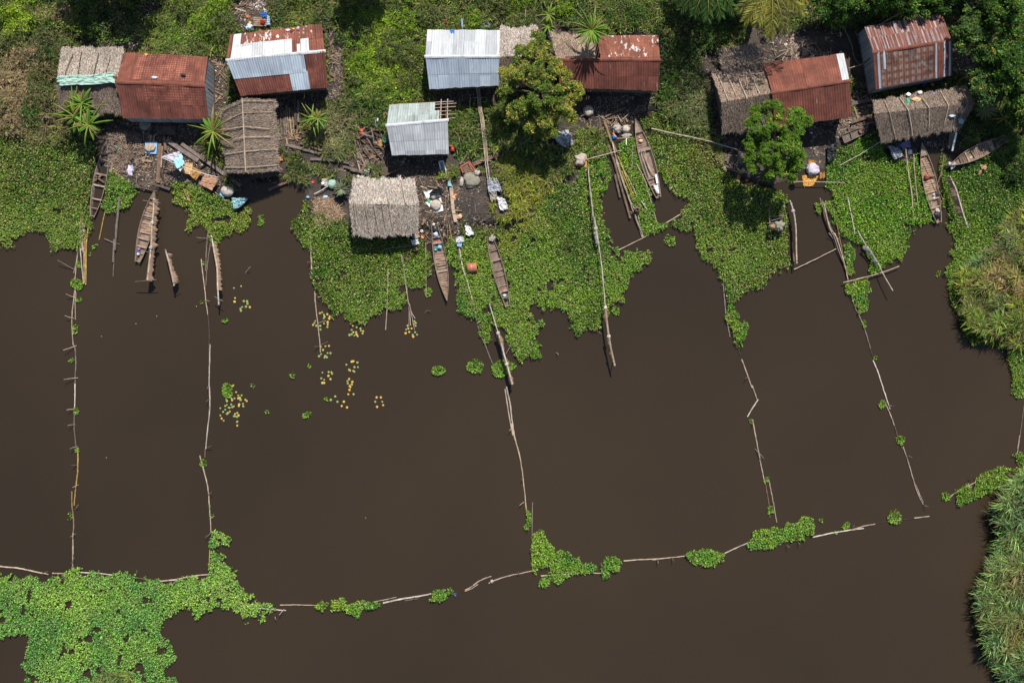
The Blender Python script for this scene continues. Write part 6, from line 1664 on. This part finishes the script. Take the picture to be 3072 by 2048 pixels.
fr = empty('wooden_frame', Q('i', 1575, 600, .4), 'red brown open wooden frame under the bamboo footbridge', 'frame')
for a, b_ in (((1490, 590), (1600, 530)), ((1600, 530), (1665, 630)), ((1495, 590), (1530, 660)), ((1590, 540), (1640, 640))):
    MB().beam(Q('i', *a, .5), Q('i', *b_, .5), .09, .08).build('bar', 'pl_brick_red', fr)
cloth('board panel inside the red brown frame', (('i', 1510, 595), ('i', 1590, 555), ('i', 1640, 640), ('i', 1545, 665)), .42, 'wood_brown', 'board', 'board', .02, n=8)
heap('heap of greenish fishing net in front of the red brown frame', 'i', 1620, 745, .62, .62, .17, 'net_grey', 'net_heap', 'net', amp=.22)
heap('pale net bundle at the side of the greenish net', 'i', 1690, 660, .24, .26, .2, 'net_pale', 'net_bundle', 'net', amp=.3)
heap('grey cloth bundle west of the greenish net', 'i', 1508, 770, .18, .34, .14, 'net_pale', 'bundle', 'bundle', amp=.3)
cloth('silver grey plastic sheeting bunched at the footbridge end', (('i', 1810, 720), ('i', 1930, 735), ('i', 1985, 880), ('i', 1820, 890)), .45, 'plastic_silver', 'plastic_sheet', 'plastic sheet', .20, rag=.10, folds=4)
cloth('dirty white plastic below the silver grey sheeting', (('i', 1820, 880), ('i', 1920, 890), ('i', 1930, 960), ('i', 1860, 1010)), .4, 'net_pale', 'plastic_sheet', 'plastic sheet', .16, rag=.12)
cloth('crumpled white plastic bag on the ash patch edge', (('i', 1920, 940), ('i', 2020, 970), ('i', 2060, 1090), ('i', 1960, 1110)), .38, 'cloth_white', 'plastic_bag', 'bag', .18, rag=.12)
slab('white sheet with a green corner under the fish basket', (('i', 1065, 888), ('i', 1165, 860), ('i', 1260, 930), ('i', 1130, 1040)), .34, .02, 'pl_white', 'sheet', 'sheet')
slab('lower white sheet under the round fish mound', (('i', 1085, 1010), ('i', 1265, 955), ('i', 1295, 1105), ('i', 1190, 1130)), .37, .02, 'pl_white', 'sheet', 'sheet')
slab('green corner scrap beside the white sheets', (('i', 1095, 955), ('i', 1135, 975), ('i', 1145, 1020), ('i', 1118, 1012)), .41, .02, 'pl_green', 'scrap', 'scrap')
heap('round mound of pale fish on the lower white sheet', 'i', 1205, 1040, .42, .40, .2, 'sack_beige', 'fish_mound', 'fish', z=.37, amp=.08)
heap('brown basket half covered with black plastic', 'i', 1190, 925, .40, .26, .2, 'net_pale', 'basket', 'basket', z=.36, rot=.5, amp=.1)
cloth('black plastic pulled over the brown basket', (('i', 1120, 920), ('i', 1180, 850), ('i', 1290, 850), ('i', 1230, 920)), .62, 'pl_black', 'plastic_sheet', 'plastic sheet', .16, rag=.1)
heap('black plastic bag beside the basket', 'i', 1275, 865, .20, .16, .14, 'pl_black', 'bag', 'bag', amp=.4)
cloth('aqua cloth hung on the whitewashed plank', (('i', 1350, 760), ('i', 1375, 755), ('i', 1400, 825), ('i', 1345, 815)), .55, 'cloth_aqua', amp=.07)
pot('glowing orange bowl on the mud by the whitewashed plank', 'i', 1436, 914, .11, 'pl_orange', 'bowl')
heap('orange and pink rag on the whitewashed plank', 'i', 1415, 960, .15, .20, .09, 'pl_peach', 'rag', 'rag', z=.4, amp=.4)
heap('wicker bundle at the lower end of the whitewashed plank', 'i', 1480, 1180, .22, .20, .14, 'pl_peach', 'bundle', 'bundle', amp=.3)
cloth('white crumpled plastic between the two moored canoes', (('i', 1545, 1275), ('i', 1610, 1290), ('i', 1660, 1390), ('i', 1560, 1400)), .38, 'cloth_white', 'plastic_sheet', 'plastic sheet', .16, rag=.14)
cloth('white bag knotted on the head of the curved divider', (('n', 1840, 185), ('n', 1905, 180), ('n', 1915, 230), ('n', 1835, 240)), .5, 'cloth_white', 'plastic_bag', 'bag', .15, rag=.12)
cloth('light blue bag hanging below the white knotted bag', (('n', 1838, 235), ('n', 1895, 235), ('n', 1890, 280), ('n', 1850, 275)), .42, 'pl_pale_blue', 'plastic_bag', 'bag', .12, rag=.1)
# --- corner of the pale hut
pot('white gourd bowl at the corner of the pale hut', 'i', 1040, 1350, .14, 'pl_white', 'pot', name='gourd', cat='gourd')
pot('orange plastic bowl under the white gourd', 'i', 1052, 1410, .15, 'pl_orange', 'bowl')
pot('orange cup next to the white gourd', 'i', 1003, 1362, .08, 'pl_orange', 'bucket', name='cup', cat='cup')
cloth('white and grey sheeting under the corner of the pale hut', (('n', 1425, 215), ('n', 1490, 205), ('n', 1500, 250), ('n', 1440, 265)), .5, 'cloth_white', 'plastic_sheet', 'plastic sheet', .12, rag=.12)
heap('tan bundle above the grey sheeting', 'n', 1470, 180, .28, .24, .2, 'sack_beige', 'bundle', 'bundle', amp=.3)
pot('round clay pot on the mat in front of the pale hut', 'n', 1405, 318, .27, 'clay', 'pot', cat='clay pot', name='clay_pot')
slab('small brown crate beside the clay pot', (('n', 1435, 285), ('n', 1475, 278), ('n', 1495, 305), ('n', 1450, 318)), .45, .15, 'wood_brown', 'crate', 'crate')
pot('small yellow bowl under the pale hut eave', 'n', 1400, 235, .07, 'pl_peach', 'bowl')
# --- canoe cargo
def cargo(label, P, r, mat, kind, name=None, cat=None):
    if kind == 'lump':
        o = lump_mesh(name or 'bundle', (0, 0, 0), (r, r * .9, r * .6), mat, None, random.uniform(0, 40), amp=.3)
        o.location = P + Vector((0, 0, r * .4)); return tag(o, label, cat or 'bundle')
    h = r * .5
    o = MB().lathe((0, 0, 0), [(.6 * r, 0), (r, h), (r * .9, h), (.5 * r, .03), (0, .03)], 14).build(name or 'basin', mat, None, True)
    o.location = P
    return tag(o, label, cat or name or 'basin')
cargo('bright red pot in the slender canoe', Q('n', 1662, 228, .2), .11, 'pl_red', 'bowl', 'pot')
cargo('teal rimmed basin in the slender canoe', Q('n', 1652, 295, .2), .14, 'pl_teal', 'bowl')
cargo('blue plastic heap beside the teal basin', Q('n', 1690, 280, .2), .15, 'pl_sky_blue', 'lump')
cargo('pale grey bag in the stern of the slender canoe', Q('n', 1650, 165, .25), .20, 'pl_pale_blue', 'lump', 'bag', 'bag')
cargo('black sheeting at the stern tip of the slender canoe', Q('n', 1645, 115, .25), .18, 'pl_black', 'lump')
cargo('white cloth on the stern edge of the slender canoe', Q('n', 1632, 72, .42), .10, 'cloth_white', 'lump', 'rag', 'rag')
cargo('round beige sack in the bow of the canoe on the middle mat', Q('n', 2168, 200, .25), .27, 'sack_beige', 'lump', 'sack', 'sack')
cargo('dark bundle in the stern of the canoe on the middle mat', Q('n', 2295, 750, .15), .16, 'pl_black', 'lump')
cargo('blue grey bag near the stern of the canoe on the middle mat', Q('n', 2283, 722, .2), .13, 'pl_pale_blue', 'lump', 'bag', 'bag')
cargo('reddish cloth in the canoe on the middle mat', Q('n', 2262, 680, .2), .10, 'pl_brick_red', 'lump')
cargo('purple bag in the stern of the moored canoe', Q('m', 1275, 300, .2), .14, 'pl_purple', 'lump', 'bag', 'bag')
cargo('pale bag behind the purple bag', Q('m', 1270, 345, .2), .12, 'pl_pale_blue', 'lump', 'bag', 'bag')
for k, (s, m) in enumerate((("j 1680,420 1760,620 1830,690", 'bamboo_pale'), ("j 1660,430 1730,640 1760,720", 'bamboo_white'), ("j 1700,400 1740,560 1810,700", 'bamboo_pale'), ("j 1650,400 1700,560 1745,720", 'wood_grey'))):
    loose(['longest', 'whitest', 'thin central', 'grey'][k] + ' bamboo pole inside the loaded canoe', s, .035, m, .26, group='poles inside the loaded canoe')
cloth('white tarp with a strap in the stern of the loaded canoe', (('j', 1800, 810), ('j', 1860, 795), ('j', 1875, 905), ('j', 1845, 905)), .3, 'cloth_white', 'tarpaulin', 'tarpaulin', .08)
cargo('orange cup in the bow of the loaded canoe', Q('j', 1640, 245, .2), .07, 'pl_orange', 'bowl', 'cup')
cargo('peach coloured bundle in the loaded canoe', Q('j', 1655, 290, .2), .15, 'pl_peach', 'lump')
plank('long white board at the stern side of the loaded canoe', "j 1830,680 1850,790", .15, .03, 'pl_white', .36, name='board', cat='board')
cargo('small red heap lying across the middle of the long canoe', Q('l', 1205, 708, .25), .22, 'pl_brick_red', 'lump', 'red_load', 'load')
cargo('pale tin in the middle of the long canoe', Q('l', 1293, 910, .2), .07, 'pl_pale_blue', 'bowl', 'tin')
cargo('second pale tin beside the thwart of the long canoe', Q('l', 1295, 955, .25), .06, 'pl_white', 'bowl', 'tin')
cargo('black sheeting in the stern of the long canoe', Q('l', 1330, 1150, .2), .24, 'pl_black', 'lump')
cargo('pale cloth over the stern thwart of the long canoe', Q('l', 1330, 1105, .33), .18, 'sack_beige', 'lump', 'rag', 'rag')
loose('oar resting on the side of the long canoe', "l 1180,470 1260,660 1320,800 1410,1000", .03, 'log_tan', .5, .45, name='oar', cat='oar')
plank('yellow plank inside the short broad canoe', "l 1665,430 1750,390", .12, .03, 'pl_yellow', .30)
plank('pale board along the side of the short broad canoe', "l 1700,490 1950,370", .14, .03, 'bamboo_pale', .28)
cloth('white sack over the bow of the short broad canoe', (('l', 1450, 540), ('l', 1530, 530), ('l', 1540, 590), ('l', 1490, 625)), .42, 'cloth_white', 'sack', 'sack', .16, rag=.1)
for x, y, x2, y2 in ((1120, 700, 1240, 780), (1110, 760, 1200, 690)):
    plank('loose rib board lying in the sunken canoe', "g %d,%d %d,%d" % (x, y, x2, y2), .12, .03, 'wood_brown', .12, group='loose boards in the sunken canoe')
# --- rubbish baskets by the rusty hut
heap('round net sack in the rubbish place by the loaded canoe', 'j', 1480, 150, .34, .32, .24, 'sack_beige', amp=.15)
heap('white rubbish heap beside the round net sack', 'j', 1375, 145, .36, .34, .2, 'net_pale', 'rubbish_heap', 'rubbish', amp=.55)
heap('flattened pale sack below the round net sack', 'j', 1485, 228, .34, .20, .14, 'sack_beige', amp=.3)
heap('bright blue bag at the foot of the rubbish heap', 'j', 1342, 243, .19, .14, .12, 'pl_blue', 'bag', 'bag', amp=.3)
plank('orange slat leaning on the rubbish heap', "j 1325,195 1365,240", .09, .03, 'pl_orange', .55, name='slat', cat='slat')
pot('dark round hollow basket above the net sack', 'j', 1450, 50, .36, 'wood_dark', 'bowl', name='basket', cat='basket')
plank('white peg standing below the flattened sack', "j 1485,260 1482,335", .06, .05, 'pl_white', .5, name='peg', cat='peg')
rk = empty('low_rack', Q('j', 1460, 235, .3), 'low pole rack under the sacks by the loaded canoe', 'rack')
for a, b_ in (((1375, 258), (1560, 250)), ((1340, 130), (1540, 110))):
    MB().tube([Q('j', *a, .32), Q('j', *b_, .32)], .035, 5).build('pole', 'bamboo_pale', rk)
heap('large beige sack at the end of the golden flowered tree', 'd', 1040, 1310, .42, .42, .30, 'sack_beige', amp=.12)
cloth('silver plastic sheet sprawled under the golden flowered tree', (('j', 570, 215), ('j', 800, 150), ('j', 880, 340), ('j', 740, 360)), .45, 'plastic_silver', 'plastic_sheet', 'plastic sheet', .28, rag=.16, folds=5, n=28)
pot('grey blue pot in the shade by the silver plastic', 'd', 945, 1160, .26, 'pl_dark_grey', 'pot')
slab('red orange tray under a bundle of nets', (('j', 895, 455), ('j', 1025, 455), ('j', 1018, 592), ('j', 876, 578)), .5, .12, 'pl_orange', 'tray', 'tray')
heap('bundle of beige nets on the red orange tray', 'j', 945, 505, .46, .40, .22, 'sack_beige', 'net_bundle', 'net', z=.5, amp=.4)
pot('orange ball float below the red tray', 'j', 1090, 650, .16, 'pl_orange', 'pot', name='float', cat='float')
pot('second orange float touching the first', 'j', 1015, 645, .13, 'pl_orange', 'pot', name='float', cat='float')
pot('yellow float between the orange floats', 'j', 1065, 632, .12, 'pl_yellow', 'pot', name='float', cat='float')
pot('round dark clay pot tied on the channel bamboo', 'j', 1612, 1098, .25, 'clay', 'pot', z=.35, name='clay_pot', cat='clay pot')
pot('smaller clay pot hanging in the channel water', 'j', 1532, 1135, .15, 'clay', 'pot', z=.02, name='clay_pot', cat='clay pot')
heap('brown straw knot at the end of the slim pole', 'k', 1500, 765, .24, .22, .16, 'clay', 'straw_knot', 'knot', z=.4, amp=.25)
# --- orange sheet in the inlet
cloth('orange yellow sheet soaking in the small inlet', (('k', 1590, 690), ('k', 1790, 690), ('k', 1720, 820), ('k', 1610, 830)), .02, 'pl_mud_orange', 'sheet', 'sheet', .05, rag=.08)
cloth('orange strip of the soaking sheet curling east', (('k', 1790, 640), ('k', 1850, 620), ('k', 1865, 720), ('k', 1800, 735)), .05, 'cloth_ochre', 'sheet', 'sheet', .06, rag=.12)
cloth('orange corner of sheet above the net sack', (('k', 1670, 510), ('k', 1735, 515), ('k', 1745, 555), ('k', 1662, 555)), .3, 'pl_mud_orange', 'sheet', 'sheet', .06)
heap('white and violet net sack over the orange sheet', 'k', 1715, 625, .50, .44, .26, 'cloth_lavender', 'net_sack', 'sack', z=.15, amp=.28)
cloth('glossy black plastic bag along the inlet path', (('k', 1880, 320), ('k', 1990, 330), ('k', 1985, 490), ('k', 1885, 540)), .4, 'pl_black', 'plastic_bag', 'bag', .22, rag=.10, folds=4, dir_=1)
# --- bowl crate
cr = empty('crate', Q('l', 350, 190, .3), 'open wooden crate with two bays beside a brown bowl', 'crate')
cc4 = [Q('l', *q, .45) for q in ((205, 215), (450, 120), (490, 195), (240, 312))]
for k in range(4): MB().beam(cc4[k], cc4[(k + 1) % 4], .06, .16).build('side', 'wood_grey', cr)
MB().beam(cc4[0].lerp(cc4[1], .42), cc4[3].lerp(cc4[2], .36), .05, .16).build('divider', 'wood_grey', cr)
MB().add([p - Vector((0, 0, .06)) for p in cc4] + [p - Vector((0, 0, .09)) for p in cc4], [(0, 1, 2, 3), (7, 6, 5, 4), (0, 4, 5, 1), (1, 5, 6, 2), (2, 6, 7, 3), (3, 7, 4, 0)]).build('bottom', 'mud_wall', cr)
pot('brown bowl standing in the end of the open crate', 'l', 442, 165, .26, 'clay', 'bowl', z=.44)
# --- east
pot('bright blue bucket between the striped roof and the thatch', 'f', 1175, 995, .12, 'pl_blue', 'bucket', z=.6)
pot('ochre bucket beside the bright blue bucket', 'f', 1266, 1003, .12, 'pl_yellow', 'bucket', z=.5)
heap('green plastic bag on the sagging thatch', 'f', 985, 1195, .17, .23, .08, 'pl_green', 'bag', 'bag', z=2.15, amp=.3)
heap('white plastic bag above the green one on the sagging thatch', 'f', 988, 1115, .16, .13, .07, 'cloth_white', 'bag', 'bag', z=1.95, amp=.4)
heap('white rag near the upper edge of the sagging thatch', 'f', 1125, 1090, .15, .13, .06, 'cloth_white', 'rag', 'rag', z=1.9, amp=.5)
heap('tan straw lump on the sagging thatch', 'f', 1080, 1175, .36, .18, .07, 'cloth_tan', 'straw_lump', 'straw', z=2.1, amp=.35)
heap('dark rag near the eastern battens of the sagging thatch', 'f', 1290, 1110, .14, .12, .06, 'cloth_violet', 'rag', 'rag', z=1.95, amp=.4)
heap('pale blue rag on the lower slope of the sagging thatch', 'f', 1505, 1365, .22, .10, .06, 'pl_pale_blue', 'rag', 'rag', z=2.35, amp=.5)
heap('blue net scrap at the corner of the sagging thatch', 'f', 1610, 1425, .18, .22, .08, 'tarp_teal', 'net_scrap', 'net', z=2.2, amp=.5)
tr_ = MB()
p = Q('f', 1690, 1480, .4)
tr_.tube([p + Vector((.22 * math.cos(a * .3927), .22 * math.sin(a * .3927), 0)) for a in range(17)], .05, 6)
tag(tr_.build('ring', 'net_pale'), 'empty round ring at the corner of the sagging thatch', 'ring')
heap('violet cloth heap under the eave of the sagging thatch', 'l', 940, 330, .42, .26, .2, 'cloth_violet', 'cloth_heap', 'cloth', amp=.5)
cloth('pale grey cloth sprawled below the violet heap', (('l', 745, 345), ('l', 880, 370), ('l', 930, 470), ('l', 820, 505)), .45, 'plastic_silver', amp=.18, rag=.14)
heap('brown and white sack end on the pale grey cloth', 'l', 850, 460, .30, .18, .14, 'sack_beige', amp=.35)
heap('white bundle beside the head of the pinkish pole', 'l', 1005, 420, .20, .20, .16, 'cloth_white', 'bundle', 'bundle', amp=.3)
cloth('orange and pink rag on the eastern mat', (('l', 1835, 570), ('l', 1910, 565), ('l', 1905, 625), ('l', 1850, 620)), .38, 'cloth_tan', amp=.08, rag=.14)
cloth('thin pink rag tail beside the orange rag', (('l', 1825, 630), ('l', 1860, 625), ('l', 1835, 690), ('l', 1810, 685)), .34, 'cloth_brown', amp=.05, rag=.12)
# --- fish stand on stilts
st = empty('fish_stand', Q('k', 1290, 1220, .3), 'small stilted pole stand carrying nets over the mat', 'stand')
for a, b_, z in (((1205, 1080), (1218, 1350), .8), ((1350, 1050), (1360, 1350), .8), ((1180, 1255), (1420, 1245), .85), ((1220, 1175), (1390, 1168), .85), ((1230, 1225), (1375, 1185), .9)):
    MB().tube([Q('k', *a, z), Q('k', *b_, z)], .045, 5).build('pole', 'wood_grey', st)
for x, y in ((1212, 1180), (1355, 1180), (1215, 1340), (1360, 1340)):
    p = Q('k', x, y, .8); MB().tube([(p.x, p.y, -.4), (p.x, p.y, .9)], .03, 5).build('leg', 'wood_grey', st)
heap('grey white net bundle on the small stilted stand', 'k', 1325, 1280, .34, .36, .16, 'net_grey', 'net_bundle', 'net', z=.85, amp=.45)
heap('rust coloured net on the small stilted stand', 'k', 1240, 1295, .22, .20, .12, 'log_tan', 'net_bundle', 'net', z=.85, amp=.45)
# --- behind the zinc roof
cloth('blue cloth lying over the edge of the long zinc roof', (('c', 1368, 350), ('c', 1425, 348), ('c', 1422, 398), ('c', 1378, 402)), 2.52, 'pl_blue', amp=.03, rag=.03)
heap('dark cooking place behind the long zinc roof', 'c', 1318, 300, .20, .34, .25, 'pl_dark_grey', 'hearth', 'hearth', amp=.25)
cloth('red cloth strip over the dark cooking place', (('c', 1298, 240), ('c', 1320, 238), ('c', 1352, 275), ('c', 1340, 285)), .75, 'pl_red', amp=.03)
loose('orange brown board leaning behind the cooking place', "c 1315,190 1330,235 1355,290", .09, 'log_tan', .8, .4)
plank('grey white board standing behind the long zinc roof', "c 1512,230 1522,348", .14, .05, 'pl_pale_blue', .9, .5, name='board', cat='board')
cloth('silvery crumpled sheet behind the long zinc roof', (('c', 1715, 330), ('c', 1790, 255), ('c', 1855, 300), ('c', 1840, 345)), .5, 'plastic_silver', 'plastic_sheet', 'plastic sheet', .18, rag=.12)
pot('dark round basin behind the pale thatched annex', 'c', 2160, 278, .26, 'pl_dark_grey', 'basin')
loose('pale cane crossing the palm waste heap', "c 2275,0 2262,120 2258,240", .04, 'bamboo_pale', .8)
pot('blue float on the bottom boom', 's', 2345, 1025, .09, 'pl_blue', 'pot', z=.02, name='float', cat='float')
heap('pale knotted float on the bent boom section', 't', 330, 1508, .13, .13, .10, 'net_pale', 'float', 'float', z=.05)
pot('tiny blue bottle top at the reed edge', 'p', 2152, 1240, .05, 'pl_sky_blue', 'bowl', z=.01, name='bottle_top', cat='bottle top')
for k, (t, x, y) in enumerate((('m', 1250, 982), ('m', 933, 1098), ('m', 1440, 912), ('m', 1805, 822), ('q', 978, 680), ('m', 205, 170), ('s', 1522, 313), ('j', 1228, 1132))):
    pot(['larger white seed float below the net poles', 'lone white seed float in the western bay', 'yellow seed float below the short net', 'yellow seed float beside the second divider', 'pale seed float low in the western bay', 'white seed at the edge of the bank mat', 'tiny seed float in the central bay', 'orange seed float in the channel'][k],
        t, x, y, .032, 'pl_orange' if k == 7 else ('pl_yellow' if k in (2, 3) else 'sack_beige'), 'bowl', z=.0, name='seed_float', cat='float')

# ================================================================ light and camera
world = bpy.data.worlds.new('World'); scene.world = world
world.use_nodes = True
nt = world.node_tree
sky = nt.nodes.new('ShaderNodeTexSky'); sky.sky_type = 'NISHITA'; sky.sun_disc = False
EL, AZ = math.radians(51.5), math.atan2(.24, .97)
sky.sun_elevation = EL; sky.sun_rotation = AZ
sky.air_density = 1.0; sky.dust_density = 1.0
nt.links.new(sky.outputs[0], nt.nodes['Background'].inputs[0])
nt.nodes['Background'].inputs[1].default_value = .09
sd = bpy.data.lights.new('sun', 'SUN'); sd.energy = 4.7; sd.angle = math.radians(.5); sd.color = (1, .955, .88)
so = bpy.data.objects.new('sun', sd); C.objects.link(so)
d = Vector((math.sin(AZ) * math.cos(EL), math.cos(AZ) * math.cos(EL), math.sin(EL)))
so.rotation_euler = d.to_track_quat('Z', 'Y').to_euler(); so.location = d * 120
cam = bpy.data.cameras.new('camera'); co = bpy.data.objects.new('camera', cam); C.objects.link(co)
co.location = (0, 0, H); co.rotation_euler = (0, 0, 0)
cam.sensor_fit = 'HORIZONTAL'; cam.angle = 2 * math.atan(3072 / S / 2 / H)
cam.clip_end = 2000; cam.clip_start = 1
scene.camera = co
vs = scene.view_settings
vs.view_transform = 'Standard'; vs.look = 'None'; vs.exposure = .30; vs.gamma = 1; vs.use_curve_mapping = False
scene.cycles.max_bounces = 5; scene.cycles.transparent_max_bounces = 4
scene.cycles.use_denoising = True
